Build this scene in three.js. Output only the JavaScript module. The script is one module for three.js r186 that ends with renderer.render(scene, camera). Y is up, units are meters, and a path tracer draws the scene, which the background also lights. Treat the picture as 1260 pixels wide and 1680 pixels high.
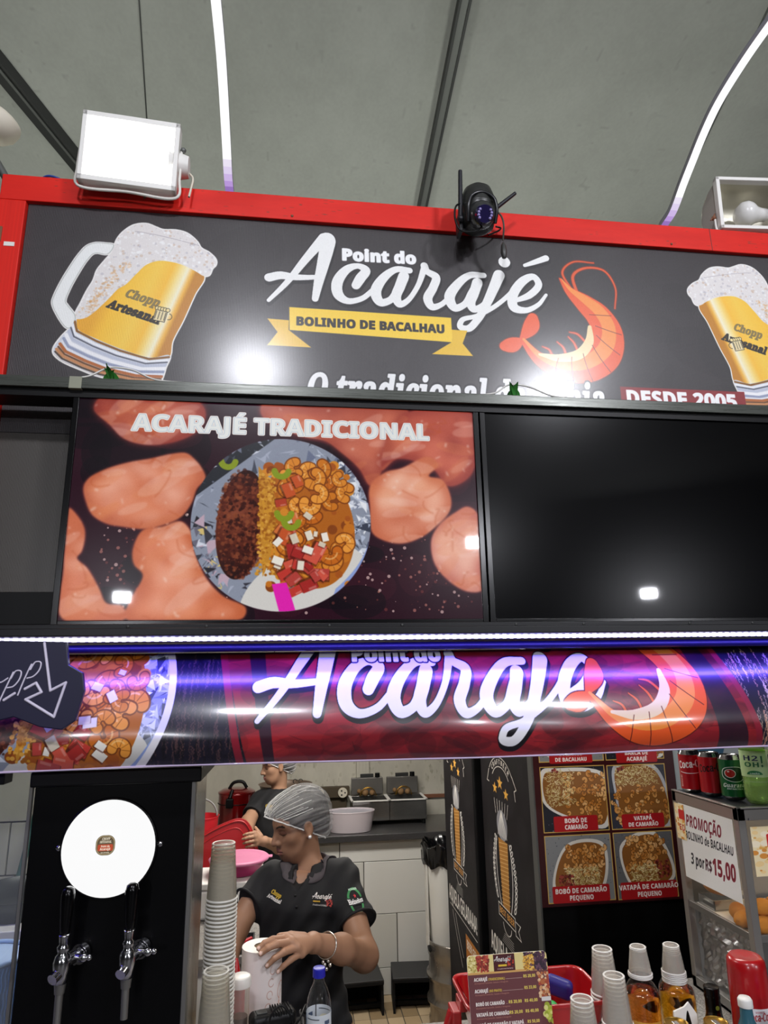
import * as THREE from 'three';
import { RoundedBoxGeometry } from 'three/addons/geometries/RoundedBoxGeometry.js';
import { mergeGeometries } from 'three/addons/utils/BufferGeometryUtils.js';
import { RectAreaLightUniformsLib } from 'three/addons/lights/RectAreaLightUniformsLib.js';

// ---------------------------------------------------------------- camera, exposure, big lights
const scene = new THREE.Scene();
scene.background = new THREE.Color(0.012, 0.012, 0.013);
const camera = new THREE.PerspectiveCamera(75.239, 1260 / 1680, 0.05, 60);
camera.rotation.order = 'YXZ';
camera.position.set(0.504, 2.0, 1.521);
camera.rotation.set(THREE.MathUtils.degToRad(14.01), THREE.MathUtils.degToRad(-7.786), THREE.MathUtils.degToRad(-0.958));
const renderer = new THREE.WebGLRenderer({ antialias: true });
renderer.toneMapping = THREE.LinearToneMapping;
renderer.toneMappingExposure = 1.04;
renderer.shadowMap.enabled = true;
RectAreaLightUniformsLib.init();

let seed = 7;
const rnd = () => { seed = (seed + 0x6d2b79f5) | 0; let t = Math.imul(seed ^ (seed >>> 15), 1 | seed); t = (t + Math.imul(t ^ (t >>> 7), 61 | t)) ^ t; return ((t ^ (t >>> 14)) >>> 0) / 4294967296; };
const rr = (a, b) => a + (b - a) * rnd();
const V = (x, y, z) => new THREE.Vector3(x, y, z);
const PI = Math.PI;

// ---------------------------------------------------------------- helpers
const taken = {};
function numbered(name) { const n = taken[name] = (taken[name] ?? -1) + 1; return n ? name + '_' + String(n).padStart(3, '0') : name; }
function shade(o) { o.castShadow = true; o.receiveShadow = true; return o; }
function mesh(name, g, m, parent) { const o = shade(new THREE.Mesh(Array.isArray(g) ? merge(g) : g, m)); o.name = name; parent.add(o); return o; }
function merge(list) { return mergeGeometries(list.map((g) => { const h = g.index ? g.toNonIndexed() : g; for (const k of Object.keys(h.attributes)) if (!['position', 'normal', 'uv'].includes(k)) h.deleteAttribute(k); return h; })); }
function thing(name, label, category, pos = [0, 0, 0], group, turn = 0) {
  const o = new THREE.Group(); o.name = numbered(name); o.position.set(...pos); o.rotation.y = turn; scene.add(o);
  o.userData = { label, category }; if (group) o.userData.group = group;
  return o;
}
function solo(name, g, m, label, category, group) { const o = mesh(numbered(name), g, m, scene); o.userData = { label, category }; if (group) o.userData.group = group; return o; }
function struct(name, g, m, label) { const o = g ? mesh(name, g, m, scene) : new THREE.Group(); if (!g) { o.name = name; scene.add(o); } o.userData = { kind: 'structure', label, category: name.split('_')[0] }; return o; }
function copyOf(o, pos, turn, label, group) { const c = o.clone(); c.name = numbered(o.name.replace(/_\d{3}$/, '')); scene.add(c); c.position.set(...pos); if (turn !== undefined) c.rotation.y = turn; c.userData = { ...o.userData }; if (label) c.userData.label = label; if (group) c.userData.group = group; return c; }
// box given by its two corners, edges slightly rounded
function bx(x0, x1, y0, y1, z0, z1, r = 0.002) {
  const w = Math.abs(x1 - x0), h = Math.abs(y1 - y0), d = Math.abs(z1 - z0);
  const g = r > 0 ? new RoundedBoxGeometry(w, h, d, 1, Math.min(r, w / 2.1, h / 2.1, d / 2.1)) : new THREE.BoxGeometry(w, h, d);
  return g.translate((x0 + x1) / 2, (y0 + y1) / 2, (z0 + z1) / 2);
}
const cyl = (r0, r1, h, x = 0, y = 0, z = 0, seg = 24) => new THREE.CylinderGeometry(r1, r0, h, seg).translate(x, y + h / 2, z);   // standing on y
const lathe = (pts, seg = 32) => new THREE.LatheGeometry(pts.map(([r, y]) => new THREE.Vector2(Math.max(r, 0.00001), y)), seg);
const curve = (pts, closed = false) => new THREE.CatmullRomCurve3(pts.map((p) => V(...p)), closed);
const tube = (pts, r, n = 24, seg = 8, closed = false) => new THREE.TubeGeometry(curve(pts, closed), n, r, seg, closed);
function rod(a, b, r0, r1 = r0, seg = 12) {
  const A = V(...a), B = V(...b), d = B.clone().sub(A), g = new THREE.CylinderGeometry(r1, r0, d.length(), seg);
  g.applyQuaternion(new THREE.Quaternion().setFromUnitVectors(V(0, 1, 0), d.clone().normalize()));
  return g.translate((A.x + B.x) / 2, (A.y + B.y) / 2, (A.z + B.z) / 2);
}
const ball = (r, x, y, z, sx = 1, sy = 1, sz = 1, n = 20) => new THREE.SphereGeometry(r, n, Math.round(n * 0.7)).scale(sx, sy, sz).translate(x, y, z);
// flat sheet facing +z whose uv run over the whole print
const sheet = (x0, x1, y0, y1, z) => new THREE.PlaneGeometry(x1 - x0, y1 - y0).translate((x0 + x1) / 2, (y0 + y1) / 2, z);
// part of a cylinder wall, for labels: radius r, from y0 to y1, centred on angle a (0 = +z), spread s
const wrap = (r, y0, y1, a = 0, s = PI * 2, r1 = r) => new THREE.CylinderGeometry(r1, r, y1 - y0, 28, 1, true, a - s / 2, s).translate(0, (y0 + y1) / 2, 0);
function extrude(pts, depth, bevel = 0, smooth = false) {
  const s = new THREE.Shape();
  if (smooth) s.setFromPoints(new THREE.CatmullRomCurve3(pts.map(([x, y]) => V(x, y, 0)), true, 'centripetal').getPoints(pts.length * 6).map((p) => new THREE.Vector2(p.x, p.y)));
  else s.setFromPoints(pts.map(([x, y]) => new THREE.Vector2(x, y)));
  return new THREE.ExtrudeGeometry(s, { depth, bevelEnabled: bevel > 0, bevelSize: bevel, bevelThickness: bevel, bevelSegments: 2, curveSegments: 8 });
}
// ---------------------------------------------------------------- canvas tools
function canvas(w, h, draw) { const c = document.createElement('canvas'); c.width = w; c.height = h; const x = c.getContext('2d'); draw(x, w, h); return c; }
function tex(w, h, draw) { const t = new THREE.CanvasTexture(canvas(w, h, draw)); t.colorSpace = THREE.SRGBColorSpace; t.anisotropy = 8; return t; }
function dataTex(w, h, f, srgb, rx = 1, ry = 1) {
  const d = new Uint8Array(w * h * 4);
  for (let y = 0; y < h; y++) for (let x = 0; x < w; x++) { const v = f(x, y), i = (y * w + x) * 4; if (typeof v === 'number') { d[i] = d[i + 1] = d[i + 2] = v; } else { d[i] = v[0]; d[i + 1] = v[1]; d[i + 2] = v[2]; } d[i + 3] = 255; }
  const t = new THREE.DataTexture(d, w, h); t.magFilter = THREE.LinearFilter; t.wrapS = t.wrapT = THREE.RepeatWrapping; t.repeat.set(rx, ry); if (srgb) t.colorSpace = THREE.SRGBColorSpace; t.needsUpdate = true; return t;
}
// tiling value noise
function noiseGrid(n) { const a = new Float32Array(n * n); for (let i = 0; i < a.length; i++) a[i] = rnd(); return (u, v) => { u = ((u % 1) + 1) % 1 * n; v = ((v % 1) + 1) % 1 * n; const i = Math.floor(u), j = Math.floor(v); let f = u - i, g = v - j; f = f * f * (3 - 2 * f); g = g * g * (3 - 2 * g); const A = (p, q) => a[(q % n) * n + p % n]; return (A(i, j) * (1 - f) + A(i + 1, j) * f) * (1 - g) + (A(i, j + 1) * (1 - f) + A(i + 1, j + 1) * f) * g; }; }
const N8 = noiseGrid(8), N24 = noiseGrid(24), N64 = noiseGrid(64), N128 = noiseGrid(128);
const fbm = (u, v) => 0.45 * N8(u, v) + 0.28 * N24(u, v) + 0.17 * N64(u, v) + 0.1 * N128(u, v);
function poly(x, pts, k = 1) { x.beginPath(); pts.forEach(([a, b], i) => (i ? x.lineTo(a * k, b * k) : x.moveTo(a * k, b * k))); x.closePath(); }
function smooth(x, pts, k = 1) { const p = new THREE.CatmullRomCurve3(pts.map(([a, b]) => V(a, b, 0)), true, 'centripetal').getPoints(pts.length * 8); poly(x, p.map((q) => [q.x, q.y]), k); }
// a brush line whose width varies along it
function brush(x, stroke, k, grow = 0, dx = 0, dy = 0) {
  const c = new THREE.CatmullRomCurve3(stroke.map(([a, b, w]) => V(a, b, w)), false, 'centripetal'), n = Math.max(12, Math.ceil(c.getLength() * k / 2));
  for (let i = 0; i <= n; i++) { const p = c.getPoint(i / n); x.beginPath(); x.arc((p.x + dx) * k, (p.y + dy) * k, Math.max(0.3, (p.z / 2 + grow) * k), 0, PI * 2); x.fill(); }
}
// words from (x0, y0) to (x1, y1) along the baseline, capitals h high
function words(x, text, x0, y0, x1, y1, h, fill, font = 'bold', family = 'sans-serif', line, lw) {
  x.save(); x.translate(x0, y0); x.rotate(Math.atan2(y1 - y0, x1 - x0));
  x.font = font + ' 100px ' + family; const w = x.measureText(text).width || 1, s = Math.hypot(x1 - x0, y1 - y0) / w;
  x.scale(s, h / 72); x.lineJoin = 'round';
  if (line) { x.strokeStyle = line; x.lineWidth = lw / ((s + h / 72) / 2); x.strokeText(text, 0, 0); }
  if (fill) { x.fillStyle = fill; x.fillText(text, 0, 0); }
  x.restore();
}
function grain(x, w, h, amount, s = 1) { const d = x.getImageData(0, 0, w, h), p = d.data; for (let i = 0; i < p.length; i += 4) { const v = (rnd() - 0.5) * amount; p[i] += v; p[i + 1] += v; p[i + 2] += v; } x.putImageData(d, 0, 0); }
const PRINT = {
  ACA: [[[641,248,11.1],[688,191,16.7],[737,117,23.3],[790,41,31.1]],[[790,40,24.4],[800,46,43.3],[798,72,41.1],[788,125,34.4],[776,183,26.7],[767,235,18.9]],[[640,178,25.6],[671,169,24.4],[715,172,18.9],[771,168,14.4]],[[880,186,25.6],[893,162,28.9],[908,137,25.6],[888,124,17.8],[856,136,24.4],[828,180,31.1],[831,218,28.9],[856,236,20.0],[896,226,16.7],[930,195,15.6]],[[1033,128,18.9],[995,127,20.0],[957,158,26.7],[935,204,31.1],[948,234,25.6],[975,226,21.1],[999,191,24.4],[1016,155,26.7]],[[1016,147,31.1],[1004,181,30.0],[993,213,27.8],[1002,237,21.1],[1024,225,16.7],[1055,177,15.6],[1076,117,20.0]],[[1076,109,22.2],[1083,126,20.0],[1109,144,24.4],[1100,177,25.6],[1083,214,26.7],[1094,239,22.2],[1120,231,16.7],[1154,196,15.6]],[[1250,128,17.8],[1208,131,21.1],[1170,164,26.7],[1146,207,31.1],[1160,238,24.4],[1188,226,20.0],[1212,189,24.4],[1230,158,26.7]],[[1230,153,31.1],[1218,189,28.9],[1207,219,27.8],[1215,239,22.2],[1238,228,16.7],[1274,185,15.6]],[[1296,124,34.4],[1274,175,30.0],[1247,232,25.6],[1224,272,22.2],[1196,301,21.1],[1173,296,17.8],[1180,275,15.6],[1222,260,14.4],[1271,231,14.4],[1312,196,14.4],[1351,153,14.4]],[[1314,79,34.4],[1315,80,34.4]],[[1337,205,12.7],[1385,182,21.6],[1414,146,21.6],[1400,122,20.3],[1367,138,26.7],[1333,189,29.2],[1334,225,27.9],[1368,233,19.0],[1407,213,14.0],[1434,179,9.5]],[[1376,86,11.4],[1407,73,16.5],[1443,57,20.3]]],
  FOAM: [[235,88],[249,65],[274,43],[306,36],[333,45],[350,51],[387,50],[415,57],[443,81],[455,100],[477,113],[496,134],[496,150],[488,161],[480,182],[466,186],[442,172],[409,156],[372,146],[345,148],[314,163],[290,193],[267,225],[247,241],[231,264],[210,292],[192,314],[173,330],[153,334],[148,322],[159,286],[171,250],[184,219],[191,188],[209,156],[221,136],[227,117]],
  HANDLE: [[226,108],[205,105],[179,106],[159,116],[141,142],[120,187],[103,230],[90,273],[88,291],[103,325],[131,361],[141,358],[148,328],[127,297],[120,286],[126,253],[146,197],[163,159],[177,139],[187,136],[213,137]],
  BEER: [[151,337],[173,330],[210,292],[247,241],[290,193],[314,163],[345,148],[409,156],[467,186],[446,243],[419,324],[396,384],[389,431],[343,434],[271,414],[208,389],[158,363]],
  BASE: [[151,335],[138,361],[119,388],[104,420],[106,435],[125,453],[176,476],[217,491],[298,507],[368,510],[377,489],[383,461],[391,425],[343,434],[271,414],[208,389],[158,363]],
  BASE2: [[133,382],[170,403],[232,434],[314,455],[380,458],[377,484],[306,481],[224,460],[162,432],[125,408]],
  MUGT: [[264,258],[352,292],[225,291],[339,329],[342,310],[408,312],[497,140]],
  MUG2TIP: [[1882,137]],
  RIB: [[697,265],[1148,270],[1149,346],[699,334]],
  RIBL: [[639,303],[697,305],[697,334],[758,383],[641,382],[667,342]],
  RIBR: [[1146,307],[1193,308],[1178,348],[1206,385],[1089,385],[1149,344]],
  TXT: [[715,318],[1129,319],[839,108],[1054,105],[745,536],[1216,541],[1571,517],[1644,511],[1987,509],[1633,458],[2002,460]],
  REF: [[641,248],[1193,310]],
  BREF: [[681,149],[1226,193]],
  TVS: [[[27,228],[36,207],[69,185],[117,167],[170,155],[213,143],[248,140],[268,155],[285,176],[294,201],[276,226],[266,260],[245,293],[204,314],[163,323],[121,319],[83,312],[51,292],[36,264]],[[144,383],[149,351],[163,327],[204,318],[245,305],[270,333],[275,366],[305,433],[345,476],[396,503],[389,526],[140,525],[148,483],[170,429],[150,406]],[[9,524],[2,415],[-2,277],[18,293],[38,328],[36,376],[27,391],[51,414],[80,460],[97,491],[131,498],[140,525]],[[33,37],[46,6],[265,6],[287,36],[273,81],[219,113],[156,122],[105,108],[71,75]],[[419,9],[530,12],[775,10],[769,54],[720,96],[709,170],[680,210],[653,167],[606,124],[573,100],[513,88],[420,41]],[[774,18],[940,14],[938,160],[909,195],[870,206],[833,162],[747,140],[709,170],[720,96]],[[680,210],[718,175],[756,164],[824,133],[848,152],[823,182],[856,191],[876,235],[872,269],[837,308],[799,336],[752,351],[706,342],[683,324],[679,267]],[[825,341],[847,303],[886,273],[916,258],[939,273],[947,405],[944,461],[906,465],[861,438],[830,397]]],
};
// ---------------------------------------------------------------- prints
const ACA_W = 1;
// the shop's script lettering; x, y move it and k is pixels per millimetre
function lettering(x, k, sx, ox, oy, fill, under) {
  const st = PRINT.ACA.map((s) => s.map(([a, b, w]) => [a * sx + ox, b * sx + oy, w * sx]));
  if (under) { x.fillStyle = under; for (const s of st) { brush(x, s, k, 2.4 * sx); brush(x, s, k, 2.2 * sx, 2 * sx, 9 * sx); brush(x, s, k, 2.2 * sx, 1 * sx, 5 * sx); } }
  x.fillStyle = fill; for (const s of st) brush(x, s, k);
}
// a plain boiled prawn, curled, beside the lettering
function prawn(x, k, sx, ox, oy, dark) {
  const T = (s) => s.map(([a, b, w]) => [a * sx + ox, b * sx + oy, w * sx]);
  const body = [[62, 268, 16], [110, 325, 40], [175, 352, 66], [245, 345, 88], [305, 300, 98], [322, 235, 92], [300, 180, 80], [262, 142, 60], [215, 100, 26], [190, 62, 4]];
  const fan = [[[60, 268, 14], [30, 285, 44], [8, 290, 28]], [[62, 262, 14], [92, 222, 46], [98, 196, 30]]];
  const feel = [[[240, 110, 9], [232, 50, 8], [270, 22, 7], [330, 26, 6], [360, 80, 5], [352, 150, 4]], [[225, 100, 7], [200, 40, 6], [235, 4, 5], [300, 2, 4]]];
  const legs = [[[150, 330, 7], [140, 295, 6], [120, 285, 3]], [[190, 320, 7], [182, 285, 6], [165, 268, 3]], [[228, 305, 7], [215, 268, 6], [200, 250, 3]], [[255, 270, 7], [228, 240, 6], [205, 235, 3]]];
  const all = [...legs, ...feel, ...fan, body].map(T);
  x.fillStyle = dark; for (const s of all) brush(x, s, k, 2.4 * sx);
  x.fillStyle = '#e2551f'; for (const s of all.slice(0, 6)) brush(x, s, k);
  x.fillStyle = '#ef5a22'; for (const s of all.slice(6)) brush(x, s, k);
  x.fillStyle = '#f8913c'; brush(x, T(body.map(([a, b, w]) => [a + 4, b - w * 0.2, w * 0.5]))[0] ? T(body.map(([a, b, w]) => [a + 4, b - w * 0.2, w * 0.45])) : [], k);
  x.fillStyle = '#f3d9a4'; brush(x, T([[110, 310, 8], [170, 318, 24], [230, 302, 30], [262, 262, 26], [268, 215, 12]]), k);
  x.strokeStyle = dark; x.lineWidth = 2 * sx * k;
  for (const [a, b, c, d] of [[150, 385, 165, 318], [205, 392, 205, 312], [262, 386, 240, 300], [318, 355, 270, 272], [352, 300, 285, 240], [364, 235, 285, 210], [338, 175, 270, 175]]) { x.beginPath(); x.moveTo((a * sx + ox) * k, (b * sx + oy) * k); x.quadraticCurveTo(((a + c) / 2 * sx + ox - 6 * sx) * k, ((b + d) / 2 * sx + oy) * k, (c * sx + ox) * k, (d * sx + oy) * k); x.stroke(); }
}
function mug(x, k, flip) {
  x.save();
  if (flip) { const [tx, ty] = PRINT.MUGT[6], [rx, ry] = PRINT.MUG2TIP[0]; x.translate((rx + tx) * k, (ry - ty) * k); x.scale(-1, 1); }
  const outline = (p, w, c) => { smooth(x, p, k); x.strokeStyle = c; x.lineWidth = w * k; x.lineJoin = 'round'; x.stroke(); };
  for (const p of [PRINT.HANDLE, PRINT.FOAM, PRINT.BEER, PRINT.BASE]) outline(p, 7, '#f4f2ee');
  smooth(x, PRINT.HANDLE, k); x.fillStyle = '#f3f4f2'; x.fill();
  x.strokeStyle = '#b9bdb9'; x.lineWidth = 2 * k; smooth(x, PRINT.HANDLE, k); x.stroke();
  const B = PRINT.BEER, cx = B.reduce((s, p) => s + p[0], 0) / B.length, cy = B.reduce((s, p) => s + p[1], 0) / B.length;
  // the glass is printed with its own drawn gloss
  smooth(x, B, k); x.save(); x.clip();
  const g = x.createLinearGradient((cx - 95) * k, (cy - 30) * k, (cx + 90) * k, (cy + 30) * k);
  for (const [t, c] of [[0, '#f0ac28'], [0.18, '#ffc634'], [0.5, '#ffd04a'], [0.68, '#ffc43a'], [0.8, '#ffe79a'], [0.88, '#fff6d8'], [0.95, '#f2b640'], [1, '#c8841e']]) g.addColorStop(t, c);
  x.fillStyle = g; x.fillRect(0, 0, 5000, 2000); x.restore();
  smooth(x, PRINT.BASE, k); x.save(); x.clip(); x.fillStyle = '#d7dae4'; x.fillRect(0, 0, 5000, 2000);
  const O = PRINT.BASE, up = [0, 16, 15, 14, 13, 12].map((i) => O[i]), down = [4, 5, 6, 7, 8, 9].map((i) => O[i]);
  x.lineCap = 'round'; x.lineJoin = 'round';
  const rib = (t, c, w) => { x.strokeStyle = c; x.lineWidth = w * k; x.beginPath(); up.forEach(([a, b], n) => { const q = [(a + (down[n][0] - a) * t) * k, (b + (down[n][1] - b) * t) * k]; n ? x.lineTo(...q) : x.moveTo(...q); }); x.stroke(); };
  for (const [t, c, w] of [[0.06, '#8a5a22', 6], [0.16, '#f3f4f8', 6], [0.24, '#5a5e6c', 4], [0.33, '#c4c9da', 8], [0.45, '#f7f7fa', 9], [0.56, '#9aa2bd', 7], [0.64, '#e6e8f0', 5], [0.72, '#b8672f', 8], [0.8, '#6a4426', 5], [0.87, '#c98a58', 8], [0.94, '#4d3c30', 5], [1, '#d8cfc8', 3]]) rib(t, c, w);
  x.restore();
  smooth(x, PRINT.FOAM, k); x.save(); x.clip(); x.fillStyle = '#e9e4e2'; x.fillRect(0, 0, 5000, 2000);
  const F = PRINT.FOAM, lo = [Math.min(...F.map((p) => p[0])), Math.min(...F.map((p) => p[1]))], hi = [Math.max(...F.map((p) => p[0])), Math.max(...F.map((p) => p[1]))];
  for (let i = 0; i < 900; i++) { const a = rr(lo[0], hi[0]), b = rr(lo[1], hi[1]), s = rr(0.8, 4.5); x.fillStyle = rnd() < 0.5 ? 'rgba(255,255,255,.55)' : rnd() < 0.45 ? 'rgba(196,160,130,.4)' : 'rgba(170,165,178,.35)'; x.beginPath(); x.arc(a * k, b * k, s * k, 0, 7); x.fill(); }
  x.fillStyle = 'rgba(222,160,90,.35)'; for (let i = 0; i < 160; i++) { const t = rnd(); x.beginPath(); x.arc((lo[0] + 20 + 95 * t + rr(-14, 14)) * k, (hi[1] - 20 - 150 * t + rr(-16, 16)) * k, rr(1, 4) * k, 0, 7); x.fill(); }
  x.strokeStyle = 'rgba(150,140,150,.5)'; x.lineWidth = 2 * k; x.beginPath(); x.moveTo((lo[0] + 130) * k, (lo[1] + 26) * k); x.quadraticCurveTo((lo[0] + 190) * k, (lo[1] + 28) * k, (hi[0] - 10) * k, (lo[1] + 66) * k); x.stroke();
  x.restore();
  const M = PRINT.MUGT.map(([a, b]) => [a * k, b * k]);
  const lines = () => {
    words(x, 'Chopp', M[0][0], M[0][1] + 2 * k, M[1][0], M[1][1] - 6 * k, 24 * k, '#8d7a4c', 'italic bold', 'serif', '#7d6a3c', 2);
    words(x, 'Artesanal', M[2][0] - 3 * k, M[2][1] + 3 * k, M[3][0] + 18 * k, M[3][1] + 8 * k, 24 * k, '#241c14', 'italic bold', 'serif', '#241c14', 3);
  };
  if (flip) { x.save(); const mx = (M[2][0] + M[5][0]) / 2; x.translate(2 * mx, 0); x.scale(-1, 1); lines(); x.restore(); } else lines();
  const [ux, uy] = [M[4][0] + 20 * k, M[4][1] - 2 * k];
  x.save(); x.translate(ux, uy); x.rotate(0.2); x.fillStyle = '#f0dfae'; x.strokeStyle = '#2a221a'; x.lineWidth = 1.6 * k;
  x.fillRect(-16 * k, -14 * k, 30 * k, 34 * k); x.strokeRect(-16 * k, -14 * k, 30 * k, 34 * k); for (let i = -1; i < 3; i++) { x.beginPath(); x.moveTo((i * 8 - 5) * k, -8 * k); x.lineTo((i * 8 - 5) * k, 16 * k); x.stroke(); }
  x.beginPath(); x.arc(20 * k, 2 * k, 9 * k, -1.6, 1.6); x.stroke(); x.fillStyle = '#f6e2a0'; for (let i = 0; i < 5; i++) { x.beginPath(); x.arc((-14 + i * 7) * k, -16 * k, 5.5 * k, 0, 7); x.fill(); x.stroke(); }
  x.restore();
  x.restore();
}
const SK = 2048 / 2520;
const signTex = tex(2048, 528, (x, w, h) => {
  x.fillStyle = '#332e30'; x.fillRect(0, 0, w, h);
  for (let i = 0; i < 60; i++) { x.fillStyle = rnd() < 0.5 ? 'rgba(20,18,22,.10)' : 'rgba(90,80,84,.06)'; x.beginPath(); x.ellipse(rr(0, w), rr(0, h), rr(30, 160), rr(20, 90), rr(0, 3), 0, 7); x.fill(); }
  mug(x, SK, false); mug(x, SK, true);
  lettering(x, SK, 1, 0, 0, '#f4f4f2', '#171418');
  prawn(x, SK, 1, 1290, 60, '#7a2412');
  const T = PRINT.TXT.map(([a, b]) => [a * SK, b * SK]);
  for (const [p, c] of [[PRINT.RIBL, '#e9ba25'], [PRINT.RIBR, '#eec02c'], [PRINT.RIB, '#fbd23a']]) { poly(x, p, SK); x.fillStyle = c; x.fill(); }
  words(x, 'BOLINHO DE BACALHAU', T[0][0], T[0][1], T[1][0], T[1][1], 25 * SK, '#1d181a', 'bold', 'sans-serif', '#1d181a', 2.2);
  words(x, 'Point do', T[2][0], T[2][1], T[3][0], T[3][1], 36 * SK, '#fafafa', 'bold', 'sans-serif', '#fafafa', 4);
  words(x, 'O tradicional da Bahia', T[4][0] - 4, T[4][1] + 4, T[6][0] + 6, T[4][1] + 4, 84 * SK, '#f2f2f2', 'italic bold', 'serif', '#121012', 12);
  words(x, 'O tradicional da Bahia', T[4][0] - 4, T[4][1] + 4, T[6][0] + 6, T[4][1] + 4, 84 * SK, '#f2f2f2', 'italic bold', 'serif', '#f2f2f2', 4);
  x.fillStyle = '#8d1a20'; x.fillRect(T[9][0] - 2, T[9][1], T[10][0] - T[9][0] + 12, 90 * SK);
  words(x, 'DESDE 2005', T[7][0] + 0, T[9][1] + 54 * SK, T[8][0], T[9][1] + 54 * SK, 43 * SK, '#fdfdfd', 'bold', 'sans-serif', '#fdfdfd', 3);
  grain(x, w, h, 10);
});
// a cod fritter split open on foil, the shop's own dish, seen from above inside a circle
function dish(x, cx, cy, r, tilt = 0) {
  const R = (a, b) => rr(a, b) * r, dot = (px, py, s, c) => { x.fillStyle = c; x.beginPath(); x.arc(px, py, s, 0, 7); x.fill(); };
  x.save(); x.beginPath(); x.arc(cx, cy, r, 0, 7); x.clip(); x.translate(cx, cy); x.rotate(tilt);
  x.fillStyle = '#8f96a8'; x.fillRect(-r, -r, 2 * r, 2 * r);
  x.fillStyle = '#2a2c33'; x.beginPath(); x.moveTo(-r, -r); x.lineTo(-0.1 * r, -r); x.lineTo(-0.95 * r, -0.3 * r); x.fill();
  const chip = (n, x0, x1, y0, y1, cols) => { for (let i = 0; i < n; i++) { const a = R(x0, x1), b = R(y0, y1), s = R(0.03, 0.15); x.fillStyle = cols[Math.floor(rnd() * cols.length)]; x.beginPath(); x.moveTo(a, b); for (let j = 0; j < 3; j++) x.lineTo(a + rr(-s, s), b + rr(-s, s)); x.fill(); } };
  chip(260, -1, 1, -1, 1, ['#aab0c4', '#70768a', '#d8dcea', '#4a4e5c', '#8e93a6']);
  chip(240, 0.35, 1, -0.8, 0.4, ['#eef1f8', '#b9c2d8', '#6e7690', '#3d4253', '#d2d8e6']);
  chip(90, -1, -0.4, 0, 0.7, ['#3b3a44', '#6d6a7a', '#c2a8b8', '#d9c07a', '#25242c']);
  x.fillStyle = '#d9d6d2'; x.beginPath(); x.ellipse(0.25 * r, 0.75 * r, 0.75 * r, 0.42 * r, -0.5, 0, 7); x.fill();
  x.fillStyle = '#8fa3dc'; x.beginPath(); x.moveTo(0.6 * r, 0.75 * r); x.quadraticCurveTo(0.95 * r, 0.45 * r, 1.0 * r, 0.1 * r); x.lineTo(1.1 * r, 0.6 * r); x.lineTo(0.5 * r, 1.05 * r); x.fill();
  // filling
  x.fillStyle = '#b5641c'; x.beginPath(); x.ellipse(0.28 * r, 0.02 * r, 0.52 * r, 0.74 * r, -0.25, 0, 7); x.fill();
  for (let i = 0; i < 120; i++) { const t = R(-0.25, 0.75) , u = R(-0.7, 0.75); dot(t, u, R(0.03, 0.07), ['#c9741f', '#a9551a', '#d98a2a', '#8a4314'][i % 4]); }
  // crust
  x.fillStyle = '#5a2315'; x.beginPath(); x.ellipse(-0.45 * r, 0.02 * r, 0.27 * r, 0.63 * r, 0.08, 0, 7); x.fill();
  { const g = x.createRadialGradient(-0.52 * r, -0.1 * r, 0.02 * r, -0.45 * r, 0, 0.62 * r); g.addColorStop(0, '#8a4630'); g.addColorStop(0.5, '#5a2315'); g.addColorStop(1, '#260a06'); x.fillStyle = g; x.beginPath(); x.ellipse(-0.45 * r, 0.02 * r, 0.27 * r, 0.63 * r, 0.08, 0, 7); x.fill(); }
  for (let i = 0; i < 700; i++) { const a = rr(0, 7), q = Math.sqrt(rnd()); dot(-0.45 * r + Math.cos(a) * q * 0.27 * r, 0.02 * r + Math.sin(a) * q * 0.63 * r, R(0.006, 0.026), ['rgba(135,66,40,.7)', 'rgba(60,18,12,.7)', 'rgba(150,80,48,.6)', 'rgba(95,40,26,.6)', 'rgba(42,12,8,.7)'][i % 5]); }
  x.fillStyle = '#c98a2e'; x.beginPath(); x.moveTo(-0.28 * r, -0.66 * r); x.quadraticCurveTo(0.02 * r, -0.3 * r, -0.1 * r, 0.1 * r); x.quadraticCurveTo(-0.1 * r, 0.4 * r, -0.2 * r, 0.62 * r); x.quadraticCurveTo(-0.26 * r, 0, -0.28 * r, -0.66 * r); x.fill();
  for (let i = 0; i < 300; i++) dot(R(-0.27, -0.06), R(-0.6, 0.6), R(0.008, 0.022), ['#e0a444', '#b06f1e', '#d4952f', '#a35f18'][i % 4]);
  // shrimps, tomato, onion, herbs
  for (let i = 0; i < 34; i++) { const a = R(0.05, 0.72), b = R(-0.72, 0.5), s = R(0.07, 0.11), q = rr(0, 6); x.lineCap = 'round'; x.strokeStyle = '#7d3d0e'; x.lineWidth = s * 1.3; x.beginPath(); x.arc(a, b, s * 0.75, q, q + 3.6); x.stroke(); x.strokeStyle = ['#e08a2e', '#d17820', '#ee9b3c', '#c9691a'][i % 4]; x.lineWidth = s; x.beginPath(); x.arc(a, b, s * 0.75, q, q + 3.6); x.stroke(); x.strokeStyle = 'rgba(120,56,10,.6)'; x.lineWidth = s * 0.08; for (let j = 0; j < 5; j++) { const w = q + 0.4 + j * 0.7; x.beginPath(); x.moveTo(a + Math.cos(w) * s * 0.35, b + Math.sin(w) * s * 0.35); x.lineTo(a + Math.cos(w) * s * 1.2, b + Math.sin(w) * s * 1.2); x.stroke(); } x.strokeStyle = 'rgba(255,214,150,.55)'; x.lineWidth = s * 0.18; x.beginPath(); x.arc(a - s * 0.1, b - s * 0.15, s * 0.8, q + 0.5, q + 2.4); x.stroke(); }
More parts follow.
